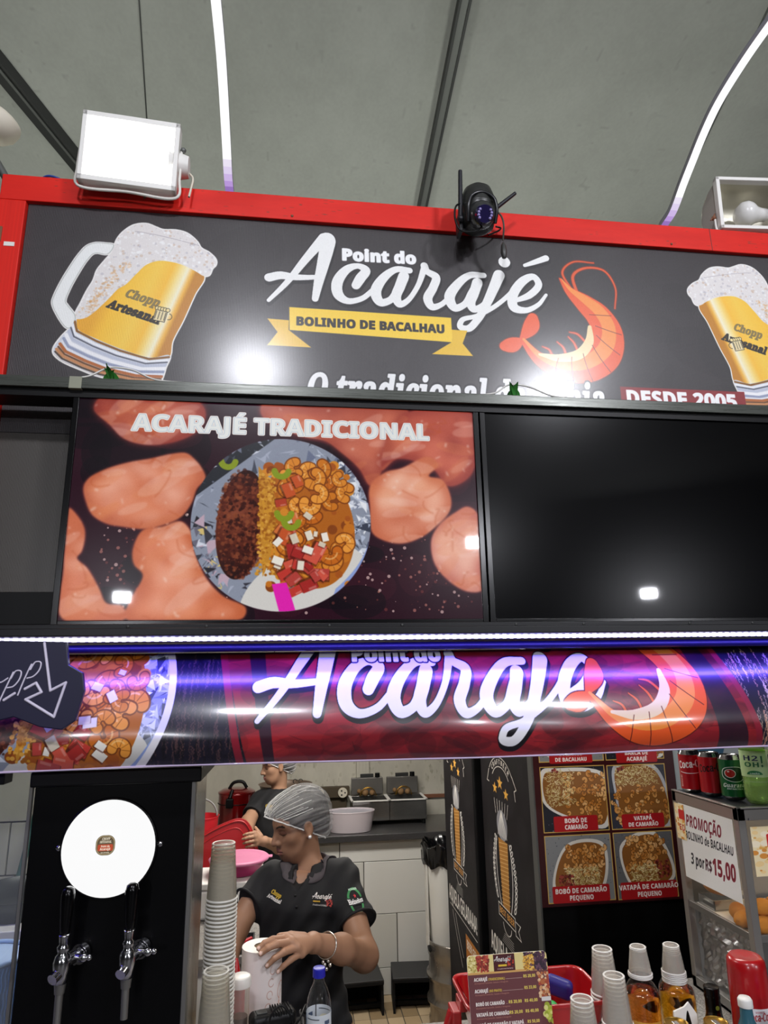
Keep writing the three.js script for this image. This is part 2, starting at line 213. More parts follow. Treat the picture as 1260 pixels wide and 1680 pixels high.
  const cube = (n, x0, x1, y0, y1, cols, s0, s1) => { for (let i = 0; i < n; i++) { x.save(); x.translate(R(x0, x1), R(y0, y1)); x.rotate(rr(0, 3)); const s = R(s0, s1); x.fillStyle = 'rgba(60,14,8,.55)'; x.fillRect(-s * 1.1, -s * 0.62, 2.2 * s, 1.6 * s); x.fillStyle = cols[i % cols.length]; x.fillRect(-s, -s * 0.7, 2 * s, 1.4 * s); x.fillStyle = 'rgba(255,235,220,.3)'; x.fillRect(-s * 0.8, -s * 0.6, s, s * 0.3); x.restore(); } };
  cube(16, -0.05, 0.45, 0.3, 0.8, ['#c43a30', '#a82a26', '#d65744', '#b8423a'], 0.05, 0.1);
  cube(7, -0.05, 0.2, -0.6, 0.2, ['#c9562a', '#b5402a', '#d8743a'], 0.05, 0.09);
  cube(12, -0.05, 0.6, -0.3, 0.55, ['#e9e0d0', '#d9ccb8', '#f3ede2'], 0.03, 0.065);
  x.lineCap = 'round'; for (const [a, b] of [[0.02, -0.12], [0.1, -0.02], [-0.02, -0.62], [-0.62, -0.72]]) { x.strokeStyle = '#8a9a22'; x.lineWidth = 0.07 * r; x.beginPath(); x.arc(a * r, b * r, 0.08 * r, 0.2, 3); x.stroke(); }
  x.fillStyle = '#e823b4'; x.beginPath(); x.moveTo(-0.1 * r, 0.7 * r); x.lineTo(0.06 * r, 0.68 * r); x.quadraticCurveTo(0.12 * r, 0.85 * r, 0.18 * r, 1.05 * r); x.lineTo(0, 1.05 * r); x.fill();
  x.restore();
}
const TK = 1600 / 941;
const tvTex = tex(1600, 900, (x, w, h) => {
  x.fillStyle = '#2a0a1a'; x.fillRect(0, 0, w, h);
  for (let i = 0; i < 40; i++) { x.fillStyle = rnd() < 0.5 ? 'rgba(10,4,12,.5)' : 'rgba(70,24,36,.35)'; x.beginPath(); x.ellipse(rr(0, w), rr(0, h), rr(40, 160), rr(30, 110), 0, 0, 7); x.fill(); }
  for (let i = 0; i < 340; i++) { const a = rnd() < 0.5 ? [rr(120, 640), rr(450, 860)] : [rr(900, 1560), rr(480, 880)]; x.fillStyle = ['rgba(220,150,130,.55)', 'rgba(255,225,215,.6)', 'rgba(140,70,60,.5)'][i % 3]; x.beginPath(); x.arc(a[0], a[1], rr(1, 7), 0, 7); x.fill(); }
  const cols = [['#e58a66', '#f7b39a', '#c46444'], ['#ea8c66', '#f5ae92', '#c9643c'], ['#e88a68', '#f4ab90', '#cf6c48'], ['#b9523f', '#cc6a55', '#933a32'], ['#cc6a52', '#e0876c', '#a5483a'], ['#c25a48', '#d8725c', '#9c3e36'], ['#e8906f', '#f9c0a6', '#cc6a48'], ['#e8907a', '#f8bda8', '#c66a58']];
  const layer = canvas(w, h, (y) => PRINT.TVS.forEach((p, i) => {
    y.save(); y.shadowColor = cols[i][2]; y.shadowBlur = i > 2 && i < 6 ? 26 : 8; smooth(y, p, TK); y.fillStyle = cols[i][0]; y.fill(); y.restore();
    y.save(); smooth(y, p, TK); y.clip();
    const xs = p.map((q) => q[0] * TK), ys = p.map((q) => q[1] * TK), x0 = Math.min(...xs), x1 = Math.max(...xs), y0 = Math.min(...ys), y1 = Math.max(...ys);
    for (let n = 0; n < 60; n++) { const a = rr(x0, x1), b = rr(y0, y1), s = rr(20, 90), g = y.createRadialGradient(a, b, 0, a, b, s), c = new THREE.Color(cols[i][1 + (n % 2)]), q = [c.r, c.g, c.b].map((v) => Math.round(255 * Math.pow(v, 1 / 2.2))); g.addColorStop(0, `rgba(${q},.35)`); g.addColorStop(1, `rgba(${q},0)`); y.fillStyle = g; y.fillRect(a - s, b - s, 2 * s, 2 * s); }
    y.filter = 'blur(20px)'; smooth(y, p, TK); y.strokeStyle = cols[i][2]; y.lineWidth = 46; y.stroke(); y.fillStyle = cols[i][1]; for (let n = 0; n < 5; n++) { y.beginPath(); y.ellipse(rr(x0 + (x1 - x0) * 0.2, x1 - (x1 - x0) * 0.2), rr(y0 + (y1 - y0) * 0.2, y1 - (y1 - y0) * 0.3), rr(24, 60), rr(14, 34), rr(-0.8, 0.5), 0, 7); y.fill(); } y.filter = 'none';
    y.shadowBlur = 0; for (let n = 0; n < 16; n++) { const a = rr(x0, x1), b = rr(y0, y1), w2 = rr(40, 120); y.save(); y.translate(a, b); y.rotate(rr(-0.9, 0.3)); y.fillStyle = n % 2 ? 'rgba(232,140,90,.22)' : 'rgba(250,205,190,.26)'; y.beginPath(); y.ellipse(0, 0, w2, w2 * 0.3, 0, 0, 7); y.fill(); y.restore(); }
    y.strokeStyle = 'rgba(190,84,40,.35)'; y.lineWidth = 6; for (let n = 0; n < 7; n++) { const a = rr(x0, x1), b = rr(y0, y1); y.beginPath(); y.moveTo(a, b); y.bezierCurveTo(a + rr(-60, 60), b + rr(-30, 60), a + rr(-80, 80), b + rr(0, 90), a + rr(-100, 100), b + rr(-20, 120)); y.stroke(); }
    for (let n = 0; n < 14; n++) { y.fillStyle = 'rgba(255,236,226,.4)'; y.beginPath(); y.ellipse(rr(x0, x1), rr(y0, y1), rr(3, 14), rr(2, 6), rr(0, 3), 0, 7); y.fill(); }
    y.restore();
  }));
  x.filter = 'blur(3px)'; x.drawImage(layer, 0, 0); x.filter = 'none';
  const plate = canvas(w, h, (y) => dish(y, 473 * TK, 304 * TK, 207 * TK)); x.filter = 'blur(1.3px)'; x.drawImage(plate, 0, 0); x.filter = 'none'; grain(x, w, h, 14);
  words(x, 'ACARAJÉ TRADICIONAL', 122 * TK, 86 * TK, 828 * TK, 88 * TK, 40 * TK, '#f1ece8', 'bold', 'sans-serif', '#f1ece8', 12);
  words(x, 'ACARAJÉ TRADICIONAL', 122 * TK, 86 * TK, 828 * TK, 88 * TK, 40 * TK, null, 'bold', 'sans-serif', '#a9c2dc', 3);
  words(x, 'ACARAJÉ TRADICIONAL', 122 * TK, 86 * TK, 828 * TK, 88 * TK, 40 * TK, '#eef0ee', 'bold', 'sans-serif');
});
const BK = 2048 / 2100;
const bannerTex = tex(2048, 224, (x, w, h) => {
  x.fillStyle = '#191525'; x.fillRect(0, 0, w, h);
  for (let i = 0; i < 700; i++) { const left = i % 2, a = left ? rr(440, 660) : rr(1740, 2100), b = rr(0, 240), n = 6 + rnd() * 60; x.fillStyle = ['rgba(205,150,118,.75)', 'rgba(90,62,62,.7)', 'rgba(240,205,175,.6)', 'rgba(10,8,16,.6)'][i % 4]; for (let j = 0; j < n; j += 3) x.fillRect((a + rr(-2, 2)) * BK, (b + j) * BK, rr(1, 3.4), 3.2); }
  // red ground
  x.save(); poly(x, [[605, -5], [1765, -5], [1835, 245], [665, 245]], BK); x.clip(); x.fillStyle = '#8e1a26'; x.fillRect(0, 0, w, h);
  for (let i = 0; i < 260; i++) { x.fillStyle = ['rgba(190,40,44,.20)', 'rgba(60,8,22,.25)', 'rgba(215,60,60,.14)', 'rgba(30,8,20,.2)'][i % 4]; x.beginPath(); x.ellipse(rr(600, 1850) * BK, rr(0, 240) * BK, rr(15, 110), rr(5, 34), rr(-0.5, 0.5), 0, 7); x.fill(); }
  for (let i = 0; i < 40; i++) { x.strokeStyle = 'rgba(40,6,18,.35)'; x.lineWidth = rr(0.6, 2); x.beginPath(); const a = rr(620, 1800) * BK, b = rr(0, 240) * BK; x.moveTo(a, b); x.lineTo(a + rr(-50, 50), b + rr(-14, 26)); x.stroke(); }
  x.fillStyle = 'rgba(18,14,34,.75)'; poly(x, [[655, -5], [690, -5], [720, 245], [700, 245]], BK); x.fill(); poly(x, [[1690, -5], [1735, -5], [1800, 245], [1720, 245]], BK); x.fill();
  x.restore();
  x.strokeStyle = '#8c1c30'; x.lineWidth = 15; for (const [a, b] of [[598, 655], [1765, 1832]]) { x.beginPath(); x.moveTo(a * BK, -8); x.lineTo(b * BK, 258); x.stroke(); }
  // dish inside a white ring
  dish(x, 272 * BK, 82 * BK, 222 * BK, 0.1);
  x.strokeStyle = '#e9e6ee'; x.lineWidth = 15; x.beginPath(); x.arc(272 * BK, 82 * BK, 229 * BK, 0, 7); x.stroke();
  const s = (PRINT.BREF[1][0] - PRINT.BREF[0][0]) / (PRINT.REF[1][0] - PRINT.REF[0][0]), ox = PRINT.BREF[0][0] - PRINT.REF[0][0] * s, oy = PRINT.BREF[0][1] - PRINT.REF[0][1] * s - 4;
  lettering(x, BK, s, ox, oy, '#f3f1f6', '#0c0810');
  words(x, 'Point do', 882 * BK, 22 * BK, 1092 * BK, 24 * BK, 36 * BK, '#f2f0f4', 'bold', 'sans-serif', '#100a12', 10);
  words(x, 'Point do', 882 * BK, 22 * BK, 1092 * BK, 24 * BK, 36 * BK, '#f2f0f4', 'bold', 'sans-serif', '#f2f0f4', 4);
  prawn(x, BK, 0.93, 1360, -150 + 4, '#5c1410');
});
const menuTex = tex(1000, 1016, (x, w, h) => {        // 600 x 610 mm
  const k = w / 600; x.fillStyle = '#3a0d12'; x.fillRect(0, 0, w, h); x.scale(k, k);
  const plate = (x0, y0, x1, y1, kind) => {
    x.save(); x.beginPath(); x.rect(x0, y0, x1 - x0, y1 - y0); x.clip(); const W = x1 - x0, H = y1 - y0;
    x.fillStyle = ['#22242c', '#3a3c46', '#888b8c', '#6a6c6e'][kind]; x.fillRect(x0, y0, W, H);
    for (let i = 0; i < 160; i++) { x.fillStyle = ['#3a3d49', '#14151a', '#7c8090'][i % 3]; x.fillRect(rr(x0, x1), rr(y0, y1), rr(1, 5), rr(1, 4)); }
    const tray = [[[0.02, 0.05], [0.25, 0.02], [1.02, 0.15], [0.98, 0.95], [0.5, 0.85], [0.02, 0.55]], [[0.12, 0], [0.8, 0], [1, 0.35], [1, 1], [0.2, 1], [0.1, 0.5]], [[0.35, 0.12], [0.9, 0.15], [0.82, 0.85], [0.1, 0.85], [0.12, 0.5]], [[0.1, 0.2], [0.7, 0], [0.98, 0.7], [0.3, 0.9]]][kind].map(([a, b]) => [x0 + a * W, y0 + b * H]);
    smooth(x, tray); x.fillStyle = ['#e4e2dc', '#b9bcc4', '#e2dfd6', '#e6e2d8'][kind]; x.fill(); smooth(x, tray.map(([a, b]) => [x0 + W / 2 + (a - x0 - W / 2) * 0.9, y0 + H / 2 + (b - y0 - H / 2) * 0.88])); x.fillStyle = '#8f5c28'; x.fill();
    const [sx0, sx1, sy0, sy1] = [[0.35, 1, 0.12, 0.9], [0.05, 1, 0.35, 0.95], [0.3, 0.9, 0.18, 0.62], [0.2, 0.85, 0.08, 0.6]][kind];
    for (let i = 0; i < 70; i++) { const a = x0 + rr(sx0, sx1) * W, b = y0 + rr(sy0, sy1) * H, s = rr(7, 11), q = rr(0, 6); x.lineCap = 'round'; x.strokeStyle = '#5f3914'; x.lineWidth = s + 2.6; x.beginPath(); x.arc(a, b, s * 0.7, q, q + 3.7); x.stroke(); x.strokeStyle = ['#d89a52', '#c68238', '#e3b070', '#b8742e'][i % 4]; x.lineWidth = s; x.beginPath(); x.arc(a, b, s * 0.7, q, q + 3.7); x.stroke(); x.strokeStyle = 'rgba(240,205,150,.5)'; x.lineWidth = s * 0.2; x.beginPath(); x.arc(a, b, s * 0.8, q + 0.6, q + 2.2); x.stroke(); }
    const [hx0, hx1, hy0, hy1] = [[0.08, 0.5, 0.06, 0.6], [0.12, 0.85, 0.02, 0.32], [0.3, 0.8, 0.5, 0.75], [0.25, 0.7, 0.5, 0.85]][kind];
    for (let i = 0; i < 320; i++) { x.strokeStyle = ['#e6d9a0', '#cdb978', '#f3eabc', '#b49c58'][i % 4]; x.lineWidth = 1.6; const a = x0 + rr(hx0, hx1) * W, b = y0 + rr(hy0, hy1) * H, q = rr(0, 6); x.beginPath(); x.moveTo(a, b); x.lineTo(a + Math.cos(q) * 12, b + Math.sin(q) * 9); x.stroke(); }
    for (let i = 0; i < (kind > 1 ? 60 : 8); i++) { x.fillStyle = ['#7d3026', '#a1453a', '#5c2018'][i % 3]; const [a, b] = kind === 2 ? [rr(0.18, 0.4), rr(0.6, 0.82)] : kind === 3 ? [rr(0.68, 0.92), rr(0.45, 0.7)] : [rr(0.18, 0.28), rr(0, 0.1)]; x.beginPath(); x.arc(x0 + a * W, y0 + b * H, rr(3, 6), 0, 7); x.fill(); }
    x.restore(); x.strokeStyle = '#d8b45e'; x.lineWidth = 3.4; x.strokeRect(x0, y0, W, H);
  };
  plate(30, -60, 300, 105, 2); plate(311, -60, 560, 105, 0); plate(30, 124, 298, 357, 0); plate(311, 126, 558, 357, 1); plate(30, 362 + 8, 298, 598, 2); plate(311, 370, 558, 600, 3);
  const tagged = (x0, y0, x1, y1, a, b) => { x.fillStyle = '#b3191f'; x.beginPath(); x.roundRect(x0, y0, x1 - x0, y1 - y0, 6); x.fill(); const c = (x0 + x1) / 2, H = y1 - y0, wa = a.length * H * 0.245, wb = b.length * H * 0.245; words(x, a, c - wa / 2, y0 + H * 0.44, c + wa / 2, y0 + H * 0.44, H * 0.28, '#fbf3ee', 'bold', 'sans-serif', '#fbf3ee', 0.7); words(x, b, c - wb / 2, y0 + H * 0.86, c + wb / 2, y0 + H * 0.86, H * 0.28, '#fbf3ee', 'bold', 'sans-serif', '#fbf3ee', 0.7); };
  tagged(72, 62, 253, 112, 'BOLINHOS', 'DE BACALHAU'); tagged(355, 66, 531, 118, 'BARCA DE', 'ACARAJÉ'); tagged(72, 302, 253, 357, 'BOBÓ DE', 'CAMARÃO'); tagged(354, 305, 532, 357, 'VATAPÁ', 'DE CAMARÃO'); tagged(47, 543, 277, 600, 'BOBÓ DE CAMARÃO', 'PEQUENO'); tagged(323, 543, 556, 602, 'VATAPÁ DE CAMARÃO', 'PEQUENO');
});
const fridgeTex = tex(480, 1216, (x, w, h) => {       // 740 x 1900 mm
  x.fillStyle = '#181518'; x.fillRect(0, 0, w, h); x.scale(w / 740, w / 740);
  for (let i = 0; i < 400; i++) { x.fillStyle = rnd() < 0.5 ? 'rgba(255,255,255,.012)' : 'rgba(0,0,0,.06)'; x.beginPath(); x.arc(rr(0, 740), rr(0, 1900), rr(10, 80), 0, 7); x.fill(); }
  x.strokeStyle = '#cfc8be'; x.fillStyle = '#cfc8be'; x.lineWidth = 7; x.lineCap = 'round'; x.translate(0, 150); x.scale(1, 0.66);
  // banner arc, stars, hop ears round a glass, crossed ribbon
  x.beginPath(); x.arc(330, 430, 210, 3.75, 5.7); x.stroke(); x.beginPath(); x.arc(330, 430, 150, 3.75, 5.7); x.stroke(); x.save(); for (let i = 0; i < 9; i++) { const a = 3.95 + i * 0.19; x.save(); x.translate(330 + Math.cos(a) * 165, 430 + Math.sin(a) * 165); x.rotate(a + PI / 2); x.font = 'bold 44px sans-serif'; x.fillText('CRAFTBEER'[i], -14, 0); x.restore(); } x.restore();
  x.beginPath(); x.moveTo(505, 310); x.lineTo(560, 380); x.lineTo(530, 395); x.lineTo(540, 450); x.stroke(); x.beginPath(); x.moveTo(150, 320); x.lineTo(110, 400); x.lineTo(140, 405); x.stroke();
  x.fillStyle = '#e2a94a'; for (const [a, b, s] of [[235, 430, 40], [320, 385, 46], [405, 440, 40]]) { x.beginPath(); for (let i = 0; i < 10; i++) { const q = i * PI / 5 - PI / 2, R = i % 2 ? s * 0.42 : s; x.lineTo(a + Math.cos(q) * R, b + Math.sin(q) * R); } x.fill(); }
  x.strokeStyle = '#cfc8be'; x.lineWidth = 6; for (let i = 0; i < 6; i++) { x.beginPath(); x.moveTo(230 + i * 34, 590); x.lineTo(215 + i * 42, 500); x.stroke(); }
  x.fillStyle = '#8d8c90'; x.beginPath(); x.ellipse(318, 650, 80, 95, 0, 0, 7); x.fill(); x.strokeStyle = '#e8e4dc'; for (let i = 0; i < 7; i++) { x.beginPath(); x.moveTo(250 + i * 22, 720); x.quadraticCurveTo(270 + i * 14, 640, 318, 560); x.stroke(); }
  x.fillStyle = '#b07a36'; poly(x, [[250, 740], [390, 740], [372, 1150], [272, 1150]]); x.fill(); x.strokeStyle = '#e0b878'; x.lineWidth = 4; for (let i = 0; i < 16; i++) { x.beginPath(); x.moveTo(258, 770 + i * 24); x.lineTo(384, 745 + i * 24); x.stroke(); }
  x.strokeStyle = '#e6e2da'; x.lineWidth = 8; for (const s of [-1, 1]) { x.beginPath(); x.moveTo(320 + s * 95, 740); x.quadraticCurveTo(320 + s * 150, 950, 320 + s * 70, 1150); x.stroke(); for (let i = 0; i < 12; i++) { const t = i / 12, px = 320 + s * (95 + 50 * Math.sin(t * 3)), py = 750 + t * 390; x.beginPath(); x.ellipse(px + s * 16, py, 20, 9, s * -0.9, 0, 7); x.stroke(); } }
  x.fillStyle = '#19171a'; x.strokeStyle = '#e6e2da'; x.lineWidth = 6; poly(x, [[200, 1150], [440, 1150], [440, 1225], [200, 1225]]); x.fill(); x.stroke(); poly(x, [[440, 1165], [510, 1165], [480, 1205], [510, 1245], [440, 1245]]); x.fill(); x.stroke();
  words(x, 'BEST BEER', 212, 1206, 428, 1206, 38, '#e0a050'); x.beginPath(); x.arc(320, 1240, 60, 0.1, 3.0); x.stroke();
  for (let i = 0; i < 5; i++) { x.beginPath(); x.lineWidth = 3; x.moveTo(270 - i * 10, 1310 + i * 14); x.lineTo(400, 1310 + i * 14); x.stroke(); }
  words(x, 'AQUELA GELADAAA!', 40, 1500, 700, 1500, 118, '#e6e2da', 'bold'); x.strokeStyle = '#e6e2da'; x.lineWidth = 6; x.beginPath(); x.moveTo(60, 1530); x.lineTo(690, 1545); x.stroke();
  x.fillStyle = '#b5722c'; x.fillRect(430, 1600, 290, 300); words(x, 'BEER GELO', 450, 1690, 700, 1690, 60, '#f0e8dc');
  x.beginPath(); x.moveTo(120, 1560); x.quadraticCurveTo(190, 1700, 330, 1880); x.stroke(); x.beginPath(); x.moveTo(190, 1560); x.quadraticCurveTo(250, 1680, 360, 1800); x.stroke();
});
const cardTex = tex(600, 790, (x, w, h) => {          // 194 x 255 mm
  x.fillStyle = '#6b3a3c'; x.fillRect(0, 0, w, h); x.fillStyle = '#e8d58e'; x.fillRect(0, 0, w, 118); x.fillStyle = '#d9a860'; x.fillRect(0, 104, w, 14);
  const heap = (x0, x1, y0, y1, n, cols, s) => { for (let i = 0; i < n; i++) { x.fillStyle = cols[i % cols.length]; x.beginPath(); x.arc(rr(x0, x1), rr(y0, y1), rr(s * 0.5, s), 0, 7); x.fill(); } };
  heap(10, 80, 10, 100, 130, ['#d9c878', '#b39a48', '#efe2a4'], 9); heap(70, 160, 5, 100, 170, ['#a8382c', '#c4523c', '#822a20'], 9); heap(430, 590, 5, 110, 200, ['#4a2a3e', '#33202e', '#6d4a5a'], 14); heap(420, 500, 20, 110, 110, ['#e0a83a', '#f0c462', '#b97d24'], 8);
  x.fillStyle = '#4a1218'; x.fillRect(196, 2, 160, 104); x.save(); lettering(x, 0.16, 1, 620, 50, '#f4efe8', '#1a0c0c'); x.restore(); x.fillStyle = '#e8c33a'; x.fillRect(230, 66, 64, 12); words(x, 'O tradicional da Bahia', 222, 96, 340, 96, 8, '#efe6dc', 'italic'); heap(300, 345, 30, 84, 20, ['#d04a2a', '#b53422'], 6);
  heap(520, 600, 130, 280, 90, ['#d59a6a', '#b86a3e', '#e8c49a', '#a8442e'], 12); x.fillStyle = '#e6e2de'; x.fillRect(530, 280, 70, 26); heap(545, 600, 330, 430, 16, ['#c9cf52', '#a8b53a', '#e6e48a'], 20); heap(540, 600, 440, 600, 60, ['#a86a4a', '#8a4a34', '#6d3428'], 10);
  const rows = [['ACARAJÉ', '(TRADICIONAL)', 'R$ 28,00', 158], ['ACARAJÉ', '(NO PRATO)', 'R$ 33,00', 228], ['BOBÓ DE CAMARÃO', '', 'R$ 20,00   R$ 40,00', 306], ['VATAPÁ DE CAMARÃO', '', 'R$ 20,00   R$ 40,00', 368], ['BOBÓ DE CAMARÃO E VATAPÁ', '', 'R$ 50,00', 430], ['BOLINHO DE BACALHAU', '', '', 486], ['BARCA DE ACARAJÉ', '(GRANDE)', 'R$ 150,00', 566]];
  for (const [a, b, c, y] of rows) {
    const wa = a.length * 14.2; words(x, a, 42, y, 42 + wa, y, 20, '#f6efe6', 'bold', 'sans-serif', '#f6efe6', 0.6);
    if (b) words(x, b, 48 + wa, y, 48 + wa + b.length * 9.5, y, 15, '#e0c648'); const wc = c.length * 11.4, xe = b.includes('GRANDE') ? 500 : 500;
    if (c) { words(x, c, xe - wc, y - 2, xe, y - 2, 19, '#f0dc62'); x.fillStyle = '#cdb2a6'; x.fillRect(54 + wa + b.length * 9.5, y - 4, Math.max(0, xe - wc - 62 - wa - b.length * 9.5), 2); }
    words(x, 'Acompanha Camarão, Salada e Vinagrete', 44, y + 17, 44 + 250, y + 17, 8, '#c98f78', 'normal');
  }
  for (let i = 0; i < 3; i++) { words(x, ['UNIDADE', 'PORÇÃO COM 6 UNID', 'PORÇÃO COM 10 UNID'][i], 370 - i * 18, 476 + i * 20, 430, 476 + i * 20, 8, '#e0b04a', 'normal'); words(x, ['R$ 6,00', 'R$ 36,00', 'R$ 55,00'][i], 440, 476 + i * 20, 500, 476 + i * 20, 9, '#f0ece4'); }
  for (let i = 0; i < 5; i++) { x.fillStyle = 'rgba(240,230,215,.8)'; x.fillRect(42, 620 + i * 34, 260 + (i % 3) * 40, 10); }
});
const promoTex = tex(512, 420, (x, w, h) => {
  x.fillStyle = '#e4e3e0'; x.fillRect(0, 0, w, h); x.save();
  const hand = (t, x0, y0, x1, y1, hh, c, lw) => words(x, t, x0, y0, x1, y1, hh, c, 'italic bold', 'sans-serif', c, lw);
  hand('PROMOÇÃO', 60, 120, 400, 118, 66, '#7c1a2c', 2); hand('BOLINHO de BACALHAU', 40, 196, 486, 190, 46, '#28242a', 1); hand('3 por', 70, 330, 200, 330, 62, '#28242a', 2); hand('R$', 205, 330, 270, 330, 62, '#4a1c28', 2); hand('15,00', 275, 335, 480, 322, 86, '#7c1226', 4);
  x.restore(); grain(x, w, h, 8);
});
const stickerTex = tex(128, 256, (x, w, h) => { x.fillStyle = '#efdcae'; x.fillRect(0, 0, w, h); for (let i = 0; i < 60; i++) { x.fillStyle = ['#e0a850', '#f0cf90', '#d98f38', '#f6e8c8'][i % 4]; x.beginPath(); x.arc(rr(0, w), rr(0, h), rr(4, 18), 0, 7); x.fill(); } x.fillStyle = '#c8241f'; x.beginPath(); x.roundRect(50, 40, 110, 70, 8); x.fill(); words(x, 'ED', 40, 190, 124, 190, 44, '#b3201c'); });
const logoTex = tex(256, 256, (x, w, h) => {          // the badge on the round lamp
  x.fillStyle = '#ffffff'; x.fillRect(0, 0, w, h); x.fillStyle = '#5a4a30'; x.beginPath(); x.roundRect(40, 40, 176, 176, 70); x.fill(); x.strokeStyle = '#cdbb8a'; x.lineWidth = 4; x.beginPath(); x.roundRect(48, 48, 160, 160, 64); x.stroke();
  words(x, 'CHOPP', 92, 82, 166, 82, 22, '#f4ead2', 'italic bold', 'serif'); words(x, 'ARTESANAL', 74, 108, 182, 108, 20, '#f4ead2', 'bold', 'serif'); x.fillStyle = '#b8451f'; x.beginPath(); x.roundRect(58, 120, 140, 58, 14); x.fill(); words(x, 'Point do', 88, 146, 168, 146, 18, '#f6ead6'); words(x, 'Acarajé', 80, 172, 176, 172, 22, '#f6ead6'); words(x, '100% ARTESANAL', 88, 198, 168, 198, 9, '#f4ead2');
});
const towelTex = tex(512, 320, (x, w, h) => {
  x.fillStyle = '#e6dcd8'; x.fillRect(0, 0, w, h); x.strokeStyle = '#c98a74'; x.lineWidth = 2.6; x.lineCap = 'round';
  for (const ox of [0, 256]) {
    x.beginPath(); x.arc(ox + 130, 170, 44, 0.3, 5.2); x.stroke(); x.beginPath(); x.arc(ox + 104, 132, 26, 2.2, 6); x.stroke(); x.beginPath(); x.moveTo(ox + 100, 205); x.quadraticCurveTo(ox + 130, 230, ox + 118, 262); x.stroke(); x.beginPath(); x.moveTo(ox + 92, 160); x.lineTo(ox + 78, 185); x.lineTo(ox + 104, 196); x.stroke();
    x.strokeStyle = '#c9a294'; for (let i = 0; i < 4; i++) { x.beginPath(); x.arc(ox + 50 - i * 6, 60 + i * 36, 12, 0.5 * i, 4.5 + i); x.stroke(); } x.beginPath(); x.arc(ox + 60, 285, 22, 2.6, 6.6); x.stroke(); x.strokeStyle = '#c98a74';
  }
});
const canTex = (draw) => tex(512, 320, draw);
const colaTex = canTex((x, w, h) => { x.fillStyle = '#b3101c'; x.fillRect(0, 0, w, h); for (const o of [0, 256]) { words(x, 'Coca-Cola', o + 10, 130, o + 246, 96, 66, '#fbf6f2', 'italic bold', 'serif', '#fbf6f2', 3); x.strokeStyle = '#fbf6f2'; x.lineWidth = 7; x.beginPath(); x.moveTo(o + 20, 160); x.quadraticCurveTo(o + 110, 190, o + 230, 140); x.stroke(); x.save(); x.translate(o + 30, 300); x.rotate(-PI / 2); words(x, 'RECICLE-ME', 0, 0, 110, 0, 14, '#f0d8d4'); x.restore(); } });
const colaDarkTex = canTex((x, w, h) => { x.fillStyle = '#b3101c'; x.fillRect(0, 0, w, h); for (const o of [0, 256]) { words(x, 'Coca-Cola', o + 10, 140, o + 246, 106, 66, '#1a0a0c', 'italic bold', 'serif', '#1a0a0c', 3); } });
const guaranaTex = canTex((x, w, h) => { x.fillStyle = '#0c5a2c'; x.fillRect(0, 0, w, h); for (const o of [0, 256]) { x.strokeStyle = '#e6ece6'; x.lineWidth = 5; smooth(x, [[o + 70, 80], [o + 190, 70], [o + 200, 170], [o + 130, 190], [o + 60, 150]]); x.fillStyle = '#0a3a20'; x.fill(); x.stroke(); x.fillStyle = '#b3261c'; x.beginPath(); x.arc(o + 112, 118, 36, 0, 7); x.fill(); x.stroke(); x.fillStyle = '#f4e8e0'; x.beginPath(); x.arc(o + 102, 102, 8, 0, 7); x.fill(); words(x, 'Guaraná', o + 50, 240, o + 210, 236, 34, '#f2f4f0', 'italic bold', 'serif'); words(x, 'ANTARCTICA', o + 80, 258, o + 190, 258, 12, '#f2f4f0'); } });
const waterTex = canTex((x, w, h) => { x.fillStyle = '#d7dde4'; x.fillRect(0, 0, w, h); for (const o of [0, 256]) { x.fillStyle = '#9fb0c8'; x.fillRect(o + 90, 0, 50, h); x.fillStyle = '#4a5a78'; x.fillRect(o + 20, 50, 40, 34); x.fillRect(o + 96, 46, 30, 50); x.fillStyle = '#8a94a4'; for (let i = 0; i < 8; i++) x.fillRect(o + 16, 120 + i * 20, 60, 6); x.fillStyle = '#2a3040'; x.fillRect(o + 150, 30, 90, 8); x.fillStyle = '#f0ead0'; x.beginPath(); x.arc(o + 195, 120, 44, 0, 7); x.fill(); x.fillStyle = '#7884a0'; for (let i = 0; i < 5; i++) x.fillRect(o + 160, 200 + i * 18, 70, 6); } });
const h2Tex = (bg) => canTex((x, w, h) => { x.fillStyle = bg; x.fillRect(0, 0, w, h); for (const o of [0, 256]) { words(x, 'H2', o + 60, 120, o + 160, 120, 62, '#1a2350'); words(x, 'OH', o + 66, 196, o + 166, 196, 58, '#1c6a3a'); words(x, '!', o + 170, 196, o + 196, 196, 136, '#1c6a3a'); x.fillStyle = '#1f7a44'; x.beginPath(); x.arc(o + 128, 290, 50, PI, 0); x.fill(); words(x, 'LIMÃO', o + 98, 284, o + 158, 284, 16, '#eaf6ea'); } });
const h2GreenTex = h2Tex('#c3dda2'), h2WhiteTex = h2Tex('#dfe0d4');
const beatsTex = canTex((x, w, h) => { x.fillStyle = '#3d6a7c'; x.fillRect(0, 0, w, h); for (const o of [0, 256]) { x.save(); x.translate(o + 150, 250); x.rotate(-PI / 2); words(x, 'BEATS', 0, 0, 180, 0, 50, '#f2f4f4'); x.restore(); words(x, 'G+T', o + 80, 310, o + 190, 310, 50, '#f2f4f4'); } });
const redLabelTex = tex(256, 128, (x, w, h) => { x.fillStyle = '#e9e3e6'; x.fillRect(0, 0, w, h); words(x, 'Coca-Cola', 20, 86, 240, 76, 52, '#b3101c', 'italic bold', 'serif', '#b3101c', 2); words(x, 'DISFRUTE', 90, 30, 170, 28, 12, '#a8303c'); });
